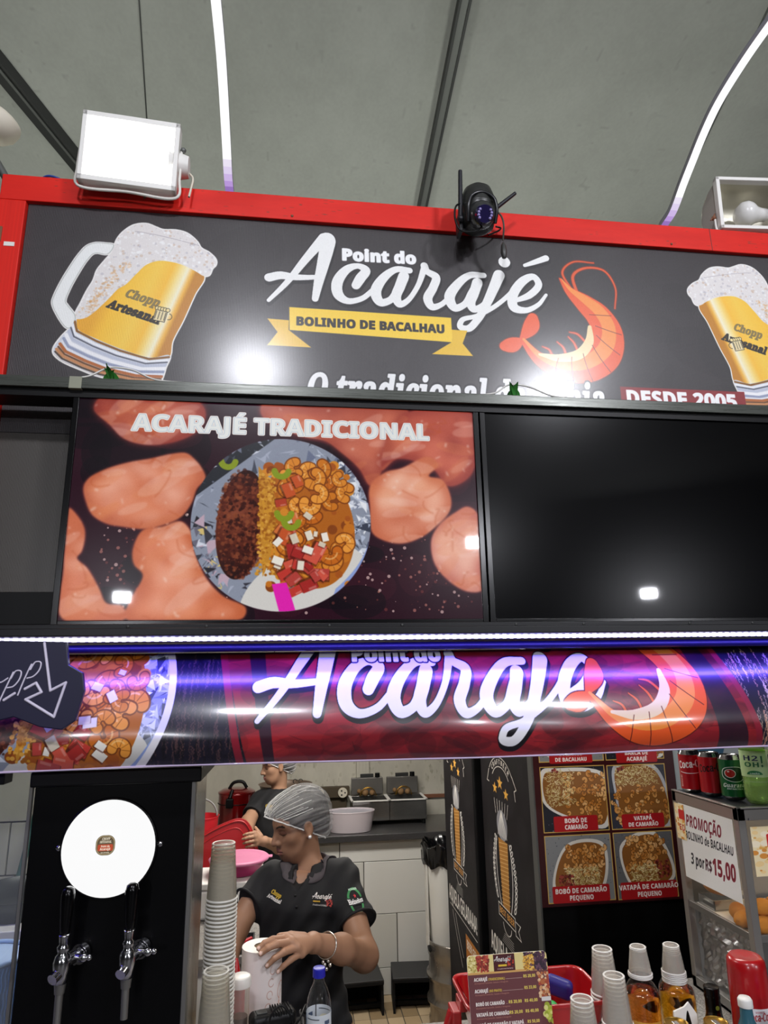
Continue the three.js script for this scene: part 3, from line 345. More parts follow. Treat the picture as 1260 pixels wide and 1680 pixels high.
const muralTex = tex(256, 256, (x, w, h) => { x.fillStyle = '#a9b2b6'; x.fillRect(0, 0, w, h); x.fillStyle = '#35607f'; x.beginPath(); x.ellipse(50, 130, 44, 60, 0, 0, 7); x.fill(); x.fillStyle = '#6f93ab'; x.beginPath(); x.ellipse(34, 104, 8, 18, 0.4, 0, 7); x.fill(); x.strokeStyle = '#2a3238'; x.lineWidth = 4; x.beginPath(); x.moveTo(10, 230); x.quadraticCurveTo(70, 190, 140, 220); x.stroke(); x.fillStyle = '#f0f2f0'; x.beginPath(); x.ellipse(140, 60, 60, 34, 0, 0, 7); x.fill(); x.beginPath(); x.moveTo(90, 20); x.lineTo(200, 44); x.stroke(); });
const shirtTex = tex(256, 128, (x, w, h) => { lettering(x, 0.24, 1, -520, -20, '#eae6e0', '#0d0d0e'); x.fillStyle = '#c9a02c'; x.fillRect(40, 70, 70, 12); x.fillStyle = '#a83a34'; for (let i = 0; i < 26; i++) { x.beginPath(); x.arc(rr(170, 230), rr(50, 110), rr(3, 8), 0, 7); x.fill(); } words(x, 'O tradicional da Bahia', 40, 112, 180, 116, 14, '#e6e2dc', 'italic', 'serif'); });
const shirtTex2 = tex(256, 128, (x, w, h) => { words(x, 'Chopp', 60, 60, 210, 60, 40, '#c9a834', 'italic bold', 'serif', '#c9a834', 3); words(x, 'Artesanal', 30, 108, 230, 108, 36, '#e8e6e2', 'italic bold', 'serif', '#e8e6e2', 2); });
const badgeTex = tex(192, 256, (x, w, h) => { x.strokeStyle = '#3a8a50'; x.lineWidth = 22; x.beginPath(); x.ellipse(96, 128, 74, 104, 0, 0, 7); x.stroke(); x.fillStyle = '#17171a'; x.fillRect(0, 100, w, 56); words(x, 'Heineken', 8, 146, 184, 140, 36, '#f4f4f2', 'bold', 'serif', '#f4f4f2', 2); words(x, 'PREMIUM', 46, 238, 146, 238, 18, '#cfe6d4'); words(x, 'HEINEKEN', 46, 36, 146, 36, 16, '#cfe6d4'); x.fillStyle = '#c8303a'; x.beginPath(); for (let i = 0; i < 10; i++) { const q = i * PI / 5 - PI / 2, R = i % 2 ? 8 : 19; x.lineTo(96 + Math.cos(q) * R, 82 + Math.sin(q) * R); } x.fill(); });
const shirtTex3 = tex(128, 96, (x, w, h) => { words(x, 'Chopp', 10, 44, 112, 40, 34, '#c9a834', 'italic bold', 'serif', '#c9a834', 4); words(x, 'Artesanal', 14, 74, 112, 74, 20, '#e8e0c8', 'italic bold', 'serif', '#e8e0c8', 2); });
// ---------------------------------------------------------------- materials
const std = (color, roughness = 0.6, metalness = 0, more = {}) => new THREE.MeshStandardMaterial({ color, roughness, metalness, ...more });
const phy = (color, more = {}) => new THREE.MeshPhysicalMaterial({ color, ...more });
const tiled = (t, rx, ry) => { const c = t.clone(); c.repeat.set(rx, ry); c.wrapS = c.wrapT = THREE.RepeatWrapping; c.needsUpdate = true; return c; };
const speck = dataTex(256, 256, (x, y) => 118 + 60 * fbm(x / 256, y / 256) + 40 * rnd(), false);
const ceilTex = dataTex(512, 512, (x, y) => { const u = x / 512, v = y / 512, s = fbm(u * 1, v * 1) - 0.5, dirt = N128(u, v) > 0.93 ? -14 * N24(v, u) : 0; const b = 158 + 26 * s + dirt + (rnd() - 0.5) * 5; return [b, b + 2, b - 4]; }, true);
const redTex = dataTex(512, 64, (x, y) => { const u = x / 512, v = y / 64, s = fbm(u * 2, v * 0.25), w = N128(u, v * 0.25) > 0.93 && s > 0.55 ? 1 : 0; return w ? [140, 60, 46] : [206 + 24 * s, 26 + 14 * s, 16 + 10 * s]; }, true);
const ribTex = dataTex(64, 4, (x) => (x % 8 < 1 ? 40 : x % 8 < 2 ? 120 : 200), false);
const wallTex = dataTex(512, 256, (x, y) => { const u = x / 512, v = y / 256, s = fbm(u * 2, v), st = N64(u * 2, v) > 0.8 && N8(u, v) > 0.45 ? -34 * (N128(u, v)) : 0; return [194 + 30 * (s - 0.5) + st, 190 + 30 * (s - 0.5) + st, 176 + 28 * (s - 0.5) + st * 1.1]; }, true);
const stoneTex = dataTex(256, 256, (x, y) => { const n = rnd(); return n > 0.93 ? [150, 148, 146] : n > 0.8 ? [92, 90, 90] : [34 + 30 * n, 33 + 30 * n, 34 + 30 * n]; }, true);
const greyStoneTex = dataTex(256, 256, (x, y) => { const n = rnd() * 0.5 + N128(x / 256, y / 256) * 0.5; return n > 0.62 ? [190, 186, 178] : n > 0.4 ? [140, 136, 130] : [70, 66, 64]; }, true);
const smudge = dataTex(256, 256, (x, y) => 90 + 120 * fbm(x / 256, y / 256), false);
const M = {
  ceiling: std(0xffffff, 0.75, 0, { map: tiled(ceilTex, 3, 3) }),
  red: phy(0xffffff, { map: redTex, roughness: 0.5, specularIntensity: 0.6 }),
  galv: std(0x6d6f6c, 0.5, 0.6), darkSteel: std(0x3a3b3a, 0.5, 0.4),
  rail: std(0x4a4d47, 0.5, 0.35, { roughnessMap: tiled(smudge, 6, 1) }),
  black: phy(0x080809, { roughness: 0.42, specularIntensity: 0.45 }), blackGloss: phy(0x040405, { roughness: 0.2, specularIntensity: 0.6 }), softBlack: phy(0x0c0c0e, { roughness: 0.7, specularIntensity: 0.5 }),
  shelf: phy(0x101013, { roughness: 0.38, specularIntensity: 0.6 }), chrome: std(0xc9c9cc, 0.16, 1), steel: std(0xa9a8a4, 0.32, 0.9, { roughnessMap: tiled(smudge, 3, 3) }), dullSteel: std(0x8c8a86, 0.42, 0.85),
  white: std(0xdedcd4, 0.55), plasticWhite: std(0xe9e7e2, 0.4), cream: std(0xd9d2c0, 0.6),
  wall: std(0xffffff, 0.6, 0, { map: tiled(wallTex, 2, 1) }), tile: phy(0xcbc8bd, { roughness: 0.3, clearcoat: 0.3, clearcoatRoughness: 0.2, roughnessMap: tiled(smudge, 1, 1) }), grout: std(0x55514a, 0.9),
  granite: phy(0xffffff, { map: tiled(stoneTex, 8, 2), roughness: 0.3, clearcoat: 0.4, clearcoatRoughness: 0.15 }), greyGranite: phy(0xffffff, { map: tiled(greyStoneTex, 4, 4), roughness: 0.35 }),
  glass: phy(0xffffff, { transmission: 1, roughness: 0.03, thickness: 0, ior: 1.45 }), plexi: phy(0xdfe6e6, { transmission: 0.9, roughness: 0.05, thickness: 0 }),
  redPlastic: phy(0xa80d14, { roughness: 0.3, clearcoat: 0.5, clearcoatRoughness: 0.15 }), redLid: std(0x9c0c14, 0.45), redEnamel: phy(0x7c0a0e, { roughness: 0.2, metalness: 0.4, clearcoat: 1, clearcoatRoughness: 0.08 }),
  pink: phy(0xb01566, { roughness: 0.35, transmission: 0.15 }), pinkLid: phy(0xe68bb2, { roughness: 0.4, transmission: 0.3 }),
  cup: phy(0xf6f4ee, { transmission: 0.9, roughness: 0.16, thickness: 0, ior: 1.45 }), whiteCup: phy(0xf6f4f0, { transmission: 0.86, roughness: 0.2, thickness: 0 }),
  cupRim: phy(0xf4f2ec, { transmission: 0.35, roughness: 0.3, thickness: 0 }), whiteRim: phy(0xf6f4f0, { transmission: 0.25, roughness: 0.35, thickness: 0 }),
  pet: phy(0xffffff, { transmission: 1, roughness: 0.06, thickness: 0, ior: 1.4 }), petGreen: phy(0xdcf0b8, { transmission: 0.95, roughness: 0.08, thickness: 0 }),
  amber: phy(0xffffff, { transmission: 1, roughness: 0.05, thickness: 0.08, ior: 1.34, attenuationColor: new THREE.Color(0.88, 0.44, 0.07), attenuationDistance: 0.045 }),
  gold: phy(0xffffff, { transmission: 1, roughness: 0.05, thickness: 0.08, ior: 1.34, attenuationColor: new THREE.Color(0.95, 0.66, 0.16), attenuationDistance: 0.035 }),
  water: phy(0xffffff, { transmission: 1, roughness: 0.02, thickness: 0.06, ior: 1.33 }),
  blueCap: std(0x1c1f9c, 0.35), paper: std(0xe6e2dc, 0.85), greenGlass: phy(0x10120a, { roughness: 0.1, clearcoat: 1, clearcoatRoughness: 0.04 }),
  foil: std(0xc2c2c4, 0.22, 1), teal: std(0x1d5a52, 0.5), blueTub: std(0x5c86c4, 0.45), leaf: std(0x2f7a2a, 0.6), wire: std(0xd8d6d0, 0.5), brass: std(0xb08a3e, 0.3, 0.9), navy: std(0x141233, 0.45),
  crumb: std(0xc07a22, 0.85, 0, { bumpMap: tiled(speck, 2, 2), bumpScale: 0.002 }), wood: std(0x8a6a44, 0.7), rust: std(0x7d5038, 0.8), gas: std(0x4a4030, 0.8),
};
const glow = (color, k) => new THREE.MeshStandardMaterial({ color: 0x000000, emissive: color, emissiveIntensity: k, roughness: 0.5 });
function area(color, power, w, h, pos, look) { const l = new THREE.RectAreaLight(color, power, w, h); l.position.set(...pos); l.lookAt(...look); scene.add(l); return l; }

// ---------------------------------------------------------------- hall and stall shell
const roofY = () => 5;
{
  const r = struct('ceiling', null, null, 'grey painted roof sheets above the sign');
  mesh('roof_sheet', bx(-7.2, 8.8, 5, 5.03, -8, 14, 0), M.ceiling, r);
  const along = (x0, z0, x1, z1, w, d, m, name) => { const a = V(x0, roofY(z0) - d / 2, z0), b = V(x1, roofY(z1) - d / 2, z1), dir = b.clone().sub(a), g = new THREE.BoxGeometry(w, d, dir.length()); g.applyMatrix4(new THREE.Matrix4().lookAt(a, b, V(0, 1, 0))).translate((a.x + b.x) / 2, (a.y + b.y) / 2, (a.z + b.z) / 2); return mesh(name, g, m, r); };
  along(1.185, 0.05, 1.43, -5.2, 0.034, 0.05, M.galv, 'purlin'); along(1.163, 0.05, 1.405, -5.2, 0.012, 0.06, M.darkSteel, 'purlin_flange'); along(1.208, 0.05, 1.455, -5.2, 0.012, 0.056, M.darkSteel, 'purlin_flange');
  along(-1.42, 0.05, 0.1, -5.0, 0.09, 0.05, M.darkSteel, 'purlin'); along(-1.40, 0.05, 0.12, -5.0, 0.014, 0.065, M.galv, 'purlin_flange'); along(-1.37, 0.05, 0.15, -5.0, 0.012, 0.065, M.darkSteel, 'purlin_flange');
  along(-0.09, 0, -0.8, -4.6, 0.006, 0.004, M.darkSteel, 'sheet_seam'); along(2.5, 0, 3.5, -4.4, 0.008, 0.006, M.galv, 'sheet_seam');
}
const floorHall = struct('floor_hall', bx(-7.2, 8.8, 0.1, 0.25, -0.05, 14, 0), std(0x5a5753, 0.6), 'concrete hall floor in front of the stall');
struct('wall_hall_far', bx(-7.2, 8.8, 0.25, 5, 14, 14.1, 0), std(0x2c2c2e, 0.8), 'dark far side of the hall');
struct('wall_hall_left', bx(-7.3, -7.2, 0.25, 7, -8, 14, 0), std(0x3c3c3c, 0.8), 'dark side of the hall');
struct('wall_hall_right', bx(8.8, 8.9, 0.25, 7, -8, 14, 0), std(0x3c3c3c, 0.8), 'dark side of the hall');
struct('wall_hall_behind', bx(-7.2, 8.8, 0, 6.9, -8.1, -8, 0), std(0x5a5c58, 0.8), 'grey hall wall behind the stall');
// stall floor: small beige stone tiles
{
  const f = struct('floor', bx(-1.7, 2.7, -0.06, -0.003, -4.0, -0.06, 0), M.grout, 'beige stone tile kitchen floor');
  const mats = [0xb39a76, 0xa68c68, 0xc2ab88, 0x96805f, 0xb8a384, 0x8b7455].map((c) => std(c, 0.55, 0, { bumpMap: tiled(speck, 1, 1), bumpScale: 0.0006 }));
  const s = 0.1, g = [0, 1, 2].map((i) => new RoundedBoxGeometry(s - 0.004 - i * 0.001, 0.006, s - 0.004, 1, 0.0015));
  for (let i = 0; i < 15; i++) for (let j = 0; j < 13; j++) { const o = mesh('floor_tile', g[(i * 7 + j) % 3], mats[Math.floor(rnd() * 6)], f); o.position.set(0.35 + i * s, rr(-0.0008, 0.0008), -3.33 + j * s); }
  mesh('far_floor_tiles', bx(-1.7, 0.29, -0.003, 0.001, -3.95, -0.1, 0), mats[0], f);
}
// back wall of the stall with a pilaster, and the tiled rear worktop
{
  const w = struct('wall_back', bx(-1.7, 2.7, 0, 2.55, -4.05, -3.95, 0), M.wall, 'grimy off-white kitchen wall');
  mesh('pilaster', bx(0.999, 1.099, 0.96, 2.5, -3.95, -3.915), M.wall, w);
  for (const x of [0.35, 1.75]) mesh('panel_joint', bx(x, x + 0.006, 0.96, 2.5, -3.95, -3.945, 0), M.grout, w);
  mesh('wall_ledge', bx(1.45, 1.75, 1.09, 1.115, -3.95, -3.93), M.rust, w);
  const b = thing('rear_worktop', 'black granite worktop on a white tiled base along the back wall', 'worktop', [0, 0, 0]);
  mesh('worktop_slab', bx(-1.68, 1.95, 0.932, 0.974, -3.912, -3.33, 0.004), M.granite, b);
  mesh('worktop_base', bx(-1.68, 1.95, 0, 0.932, -3.912, -3.388, 0), M.grout, b);
  const tm = [0xd6d5ce, 0xd0cfc7, 0xdbdad4].map((c) => phy(c, { roughness: 0.32, clearcoat: 0.3, clearcoatRoughness: 0.2 }));
  for (const [y0, y1, x0] of [[0.798, 0.93, 0.833], [0.477, 0.794, 0.996], [0.161, 0.473, 1.216], [0.004, 0.157, 1.0]])
    for (let i = -5; i < 3; i++) { const a = Math.max(x0 + i * 0.62 + 0.003, -1.68), e = Math.min(x0 + (i + 1) * 0.62 - 0.003, 1.95); if (e - a > 0.03) mesh('wall_tile', bx(a, e, y0, y1, -3.39, -3.378, 0.002), tm[(i + 12 + Math.round(y0 * 10)) % 3], b); }
}
struct('wall_left', bx(-1.8, -1.7, 0, 2.55, -4.05, -0.3, 0), M.wall, 'side wall of the stall');
struct('wall_right', bx(2.7, 2.8, 0, 2.55, -4.05, -0.3, 0), M.softBlack, 'dark side wall of the stall');
struct('ceiling_stall', bx(-1.8, 2.8, 2.5, 2.56, -4.05, -0.2, 0), M.white, 'white ceiling of the stall');
struct('wall_front', bx(-1.8, 2.8, 2.11, 3.24, -0.22, -0.17, 0), M.softBlack, 'dark board behind the sign and the screens');
{ // half wall of large white tiles seen through the clear screen
  const p = struct('wall_partition', bx(-1.7, -0.22, 0, 1.9, -1.6, -1.512, 0), M.grout, 'white tiled partition behind the clear screen');
  for (const [y0, y1, x0] of [[1.472, 1.9, -0.35], [1.279, 1.466, -0.595], [0.9, 1.273, -0.56]])
    for (let i = -2; i < 2; i++) { const a = Math.max(x0 + i * 0.5 + 0.003, -1.7), e = Math.min(x0 + (i + 1) * 0.5 - 0.003, -0.22); if (e - a > 0.02) mesh('wall_tile', bx(a, e, y0, y1, -1.514, -1.5, 0.002), M.tile, p); }
}
{ // black partition that carries the menu
  const p = struct('wall_side', bx(1.425, 2.7, 0, 2.5, -1.145, -1.105, 0.001), M.black, 'black partition behind the menu board');
  mesh('edge_trim', bx(1.418, 1.425, 0, 2.5, -1.147, -1.098, 0.001), M.galv, p);
  mesh('painted_panel', sheet(2.0, 2.66, 1.45, 2.1, -1.1035), std(0xffffff, 0.7, 0, { map: muralTex }), p);
}
{
  const b = thing('menu_board', 'maroon menu board with framed photographs of shrimp dishes and red captions', 'menu board', [1.42, 1.17, -1.1]);
  mesh('backing', bx(0, 0.585, 0, 0.61, -0.006, 0, 0.001), std(0x3a0d12, 0.5), b);
  mesh('printed_face', sheet(0.002, 0.583, 0.002, 0.608, 0.0008), phy(0xffffff, { map: menuTex, roughness: 0.4, clearcoat: 0.25, clearcoatRoughness: 0.3 }), b);
}
// lamps on the stall ceiling, out of sight above the banner
for (const [x, z, w, d, k] of [[0.75, -2.3, 1.2, 0.3, 32], [0.1, -0.5, 0.7, 0.2, 24], [1.55, -0.62, 0.7, 0.2, 18]]) {
  const l = thing('ceiling_lamp', z < -2 ? 'white panel lamp on the kitchen ceiling above the worktop' : x < 1 ? 'white panel lamp on the stall ceiling above the beer tower' : 'white panel lamp on the stall ceiling above the food warmer', 'ceiling lamp', [x, 2.47, z]);
  mesh('housing', bx(-w / 2, w / 2, 0, 0.03, -d / 2, d / 2), M.plasticWhite, l); mesh('diffuser', bx(-w / 2 + 0.01, w / 2 - 0.01, -0.004, 0, -d / 2 + 0.01, d / 2 - 0.01, 0), glow(0xfff6e8, 3), l);
  area(0xfffaf3, k, w - 0.02, d - 0.02, [x, 2.464, z], [x, 0, z - 0.0001]);
}
// uplights standing on the stall roof behind the sign: they light the roof sheets
for (const [x, z, lab] of [[-0.9, -1.8, 'uplight on the stall roof behind the beer mug end of the sign'], [2.3, -1.8, 'uplight on the stall roof behind the right end of the sign'], [0.7, -3.2, 'uplight on the stall roof above the kitchen wall']]) {
  const l = thing('roof_uplight', lab, 'uplight', [x, 2.56, z]);
  mesh('housing', bx(-0.3, 0.3, 0, 0.06, -0.1, 0.1, 0.006), M.darkSteel, l); mesh('lamp_face', bx(-0.28, 0.28, 0.06, 0.064, -0.085, 0.085, 0), glow(0xfafff4, 6), l);
  area(0xfcfff6, 60, 0.56, 0.17, [x, 2.632, z], [x, 5, z + 0.0001]);
}
// hall floodlights behind the viewer: the rectangles mirrored in the screens and on the sign
for (const [x, y, z, s, k, n] of [[6.43, 3.31, 9, 0.22, 1050, 'far floodlight high on the right of the hall'], [2.62, 3.54, 6, 0.2, 500, 'floodlight in the middle of the hall'], [-2.09, 3.25, 9, 0.22, 720, 'far floodlight on the left of the hall'], [2.5, 4.2, 2.95, 0.32, 225, 'near floodlight under the hall roof'], [0.17, 4.3, 3.0, 0.32, 200, 'near floodlight under the roof over the walkway']]) {
  const l = thing('hall_floodlight', n, 'floodlight', [x, y, z]); const to = V(0.9, 2.4, 0); l.lookAt(to);
  mesh('housing', bx(-s / 2 - 0.02, s / 2 + 0.02, -s * 0.3 - 0.02, s * 0.3 + 0.02, -0.09, -0.002), M.darkSteel, l); mesh('lamp_face', sheet(-s / 2, s / 2, -s * 0.3, s * 0.3, 0), glow(0xf4f7ff, 30), l);
  const d = to.clone().sub(l.position).normalize();
  area(0xf6f7ff, k, s, s * 0.6, [x + d.x * 0.01, y + d.y * 0.01, z + d.z * 0.01], to.toArray());
}
// ---------------------------------------------------------------- red sign box
{
  const s = thing('sign_box', 'red steel sign frame round a black printed shop sign with beer mugs', 'sign', [0, 0, 0]);
  mesh('top_beam', bx(-0.29, 2.6, 3.25, 3.328, -0.2, -0.105, 0.003), M.red, s);
  mesh('side_post', bx(-0.29, -0.222, 2.1, 3.25, -0.2, -0.105, 0.003), M.red, s);
  mesh('beam_joint', bx(1.752, 1.7535, 3.251, 3.327, -0.1055, -0.1045, 0), M.darkSteel, s);
  for (const [x, y] of [[0.48, 3.262], [0.08, 3.285], [1.62, 3.262]]) mesh('rivet', ball(0.004, x, y, -0.104, 1, 1, 0.5, 8), M.rust, s);
  mesh('tape_scrap', bx(-0.262, -0.236, 3.108, 3.12, -0.106, -0.1035, 0), M.paper, s);
  mesh('hinge_plate', bx(-0.288, -0.27, 3.12, 3.165, -0.106, -0.102), M.rust, s);
  const m = phy(0xffffff, { map: signTex, roughness: 0.42, bumpMap: tiled(ribTex, 79, 1), bumpScale: 0.0005, clearcoat: 0.6, clearcoatRoughness: 0.2 });
  mesh('printed_panel', sheet(-0.22, 2.3, 2.6, 3.25, -0.119), m, s);
  mesh('panel_backing', bx(-0.22, 2.58, 2.11, 3.25, -0.17, -0.121, 0), M.softBlack, s);
  const low = phy(0x3a352f, { roughness: 0.4, bumpMap: tiled(ribTex, 12, 1), bumpScale: 0.0005, clearcoat: 0.4, clearcoatRoughness: 0.25 });
  mesh('lower_panel', bx(-0.222, 0.1, 2.205, 2.598, -0.125, -0.118, 0), low, s);
  mesh('bottom_strip', bx(-0.24, 0.1, 2.13, 2.205, -0.12, -0.1), M.black, s);
}
{ // rail over the screens
  const r = thing('metal_rail', 'grey metal rail running along the top of both screens', 'rail', [0, 0, 0]);
  mesh('bar', bx(-1.2, 2.6, 2.663, 2.69, -0.06, 0.018, 0.002), M.rail, r);
  mesh('lower_lip', bx(-1.2, 2.6, 2.645, 2.663, -0.06, 0.006, 0.001), M.black, r);
  mesh('tape_band', bx(-0.022, 0.006, 2.6615, 2.6915, -0.061, 0.0195, 0.001), std(0x8f907e, 0.6), r);
}
const leafShape = (l, w) => { const g = new THREE.PlaneGeometry(w, l, 4, 8), p = g.attributes.position; for (let i = 0; i < p.count; i++) { const t = (p.getY(i) + l / 2) / l, x = p.getX(i); p.setXYZ(i, x * Math.sin(PI * Math.pow(Math.min(1, Math.max(t, 0)), 0.7)) * 1.2, t * l, 0.25 * Math.abs(x) + 0.3 * l * t * t); } g.computeVertexNormals(); return g; };
for (const [x, n, lab] of [[0.055, 0, 'plastic vine leaves on a white wire by the taped rail end'], [1.045, 1, 'plastic vine leaves on a white wire at the gap between the screens']]) {
  const v = thing('plastic_vine', lab, 'vine', [x, 2.69, -0.03]);
  mesh('wire', tube([[-0.08, 0.004, 0.03], [-0.04, 0.012, 0.03], [0, 0.04, 0.02], [0.05, 0.038, 0.02], [0.11, 0.01, 0.03], [0.2, 0.004, 0.03]], 0.0022, 40, 6), M.wire, v);
  for (let i = 0; i < 4; i++) { const o = mesh('leaf', leafShape(0.045, 0.016), M.leaf, v); o.material.side = THREE.DoubleSide; o.position.set(-0.01 + i * 0.012, 0.002, 0.02); o.rotation.set(0.3, rr(-1, 1), -0.9 + i * 0.55); }
}
// screens
function screen(x0, label, map) {
  const t = thing('wall_screen', label, 'screen', [x0, 2.13, 0]);
  mesh('casing', bx(-0.014, 0.955, -0.012, 0.534, -0.06, -0.003, 0.003), M.black, t);
  for (const [a, b, c, d] of [[-0.014, 0, -0.012, 0.534], [0.941, 0.955, -0.012, 0.534], [0, 0.941, -0.012, 0], [0, 0.941, 0.526, 0.534]]) mesh('bezel', bx(a, b, c, d, -0.01, 0.004, 0.0015), M.blackGloss, t);
  const m = map ? phy(0x040405, { roughness: 0.25, specularIntensity: 0.3, emissive: 0xffffff, emissiveMap: map, emissiveIntensity: 0.8, clearcoat: 0.4, clearcoatRoughness: 0.03 }) : phy(0x020203, { roughness: 0.22, specularIntensity: 0.14, clearcoat: 0.35, clearcoatRoughness: 0.03 });
  mesh('display', sheet(0, 0.941, 0, 0.526, 0), m, t);
  return t;
}
screen(0, 'lit screen showing a shrimp dish and a white title', tvTex);
screen(0.972, 'dark screen that is switched off beside the lit one');
// shelf with its light strip, the roller and the banner
{
  const s = thing('screen_shelf', 'long black shelf beam under the screens with a stepped front', 'shelf', [0, 0, 0]);
  mesh('beam', bx(-1.2, 2.6, 2.096, 2.118, -0.098, 0.06, 0.002), M.shelf, s); mesh('front_lip', bx(-1.2, 2.6, 2.09, 2.106, 0.056, 0.105, 0.002), M.shelf, s);
  mesh('under_board', bx(-1.2, 2.6, 2.082, 2.098, -0.098, 0.032, 0.001), std(0x2a2023, 0.5), s);
  for (let i = 0; i < 9; i++) mesh('screw', ball(0.0035, -0.1 + i * 0.21 + (i % 2) * 0.05, 2.112, 0.0605, 1, 1, 0.4, 8), M.darkSteel, s);
  const l = thing('light_strip', 'thin bright white light strip glued under the shelf', 'light strip', [0, 2.088, 0.04]);
  mesh('strip_tape', bx(-1.2, 2.6, -0.005, 0.006, -0.008, 0.004, 0), glow(0xd9d6ff, 1.6), l);
  const beads = []; for (let i = 0; i < 230; i++) beads.push(bx(-1.19 + i * 0.0165, -1.19 + i * 0.0165 + 0.009, -0.006, 0.005, 0.003, 0.007, 0.001)); const b = mesh('beads', beads, glow(0xeceaff, 4), l); b.userData.kind = 'stuff';
  area(0x5a48ff, 80, 3.6, 0.012, [0.7, 2.08, 0.052], [0.7, 0.6, -0.6]);
  const r = solo('banner_roller', rod([-1.2, 2.069, 0.012], [2.6, 2.069, 0.012], 0.0085, 0.0085, 16), phy(0x0c0a22, { roughness: 0.45, specularIntensity: 0.5 }), 'dark blue roller tube from which the banner hangs', 'roller');
}
{ // glossy vinyl banner, bellied forwards
  const bz = (x, v) => -0.03 + 0.085 * Math.sin(PI * Math.min(0.86, v * 0.62 + 0.0 + Math.max(0, v - 0.75) * 0.55)) + 0.0025 * Math.sin(x * 9 + v * 4) * v + 0.0015 * Math.sin(x * 23) * v;
  const x0 = -0.25, x1 = 2.35, nx = 150, ny = 20, g = new THREE.PlaneGeometry(1, 1, nx, ny), p = g.attributes.position;
  for (let i = 0; i < p.count; i++) {
    const u = p.getX(i) + 0.5, v = 0.5 - p.getY(i), x = x0 + u * (x1 - x0);
    p.setXYZ(i, x, 2.06 - v * 0.229 + 0.002 * Math.sin(x * 5) * v, bz(x, v));
  }
  g.computeVertexNormals();
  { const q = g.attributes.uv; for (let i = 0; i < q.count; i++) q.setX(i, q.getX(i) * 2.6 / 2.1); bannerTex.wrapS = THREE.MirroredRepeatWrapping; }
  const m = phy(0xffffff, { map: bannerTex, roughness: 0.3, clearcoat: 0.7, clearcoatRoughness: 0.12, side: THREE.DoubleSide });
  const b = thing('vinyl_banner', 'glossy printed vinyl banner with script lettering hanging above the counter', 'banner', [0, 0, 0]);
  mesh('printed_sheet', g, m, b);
  mesh('hem', tube(Array.from({ length: 22 }, (_, i) => { const x = x0 + i / 21 * (x1 - x0); return [x, 1.8305 + 0.002 * Math.sin(x * 5), bz(x, 1)]; }), 0.0022, 120, 6), phy(0xc9b6d8, { roughness: 0.3, clearcoat: 0.6 }), b);
}
{ // navy arrow sign hung in front of the banner
  const pts = [[-0.2, 2.085], [0.052, 2.078], [0.06, 2.034], [0.088, 2.018], [0.094, 1.985], [0.082, 1.93], [0.06, 1.914], [0.02, 1.92], [-0.03, 1.94], [-0.075, 1.93], [-0.2, 1.94]];
  const s = thing('arrow_sign', 'dark navy hanging sign with a pale outlined arrow and script word', 'sign', [0, 0, 0.088]);
  mesh('board', extrude(pts, 0.008, 0.002), M.navy, s);
  const pale = std(0xd9d2e6, 0.5), line = (a, r) => { const list = []; for (let i = 0; i + 1 < a.length; i++) { list.push(rod([...a[i], 0.0105], [...a[i + 1], 0.0105], r, r, 8)); } for (const q of a) list.push(ball(r, q[0], q[1], 0.0105, 1, 1, 1, 8)); return list; };
  mesh('arrow_line', line([[0.0124, 2.0775], [0.0326, 1.9862], [0.0601, 2.0009], [0.0439, 1.9366], [-0.0114, 1.9703], [0.0164, 1.9834], [0.0047, 2.0013], [-0.0147, 1.9902]], 0.0028), pale, s);
  mesh('arrow_line', line([[-0.051, 1.9699], [-0.0329, 1.9822]], 0.0028), pale, s); mesh('arrow_line', line([[-0.0813, 1.9596], [-0.0692, 1.9675]], 0.0028), pale, s);
  const script = (pp) => tube(pp.map(([a, b]) => [a, b, 0.0105]), 0.0016, 60, 6);
  mesh('script_letter', script([[-0.0611, 1.9612], [-0.049, 1.9961], [-0.0389, 2.0239], [-0.043, 2.01], [-0.0349, 2.0247], [-0.0256, 2.0239], [-0.0264, 2.01], [-0.0369, 1.9953], [-0.0482, 1.9929]]), pale, s);
  mesh('script_letter', script([[-0.0268, 1.9782], [-0.0167, 2.012], [-0.0066, 2.039], [-0.0094, 2.0255], [-0.0005, 2.0414], [0.0092, 2.0406], [0.0083, 2.0263], [-0.0022, 2.0136], [-0.0135, 2.0104]]), pale, s);
  mesh('script_letter', script([[-0.0692, 2.006], [-0.0773, 2.004], [-0.0846, 1.9921], [-0.0805, 1.981], [-0.0725, 1.9862], [-0.0676, 1.9993], [-0.0692, 2.006], [-0.0611, 2.0033], [-0.047, 2.012]]), pale, s);
}
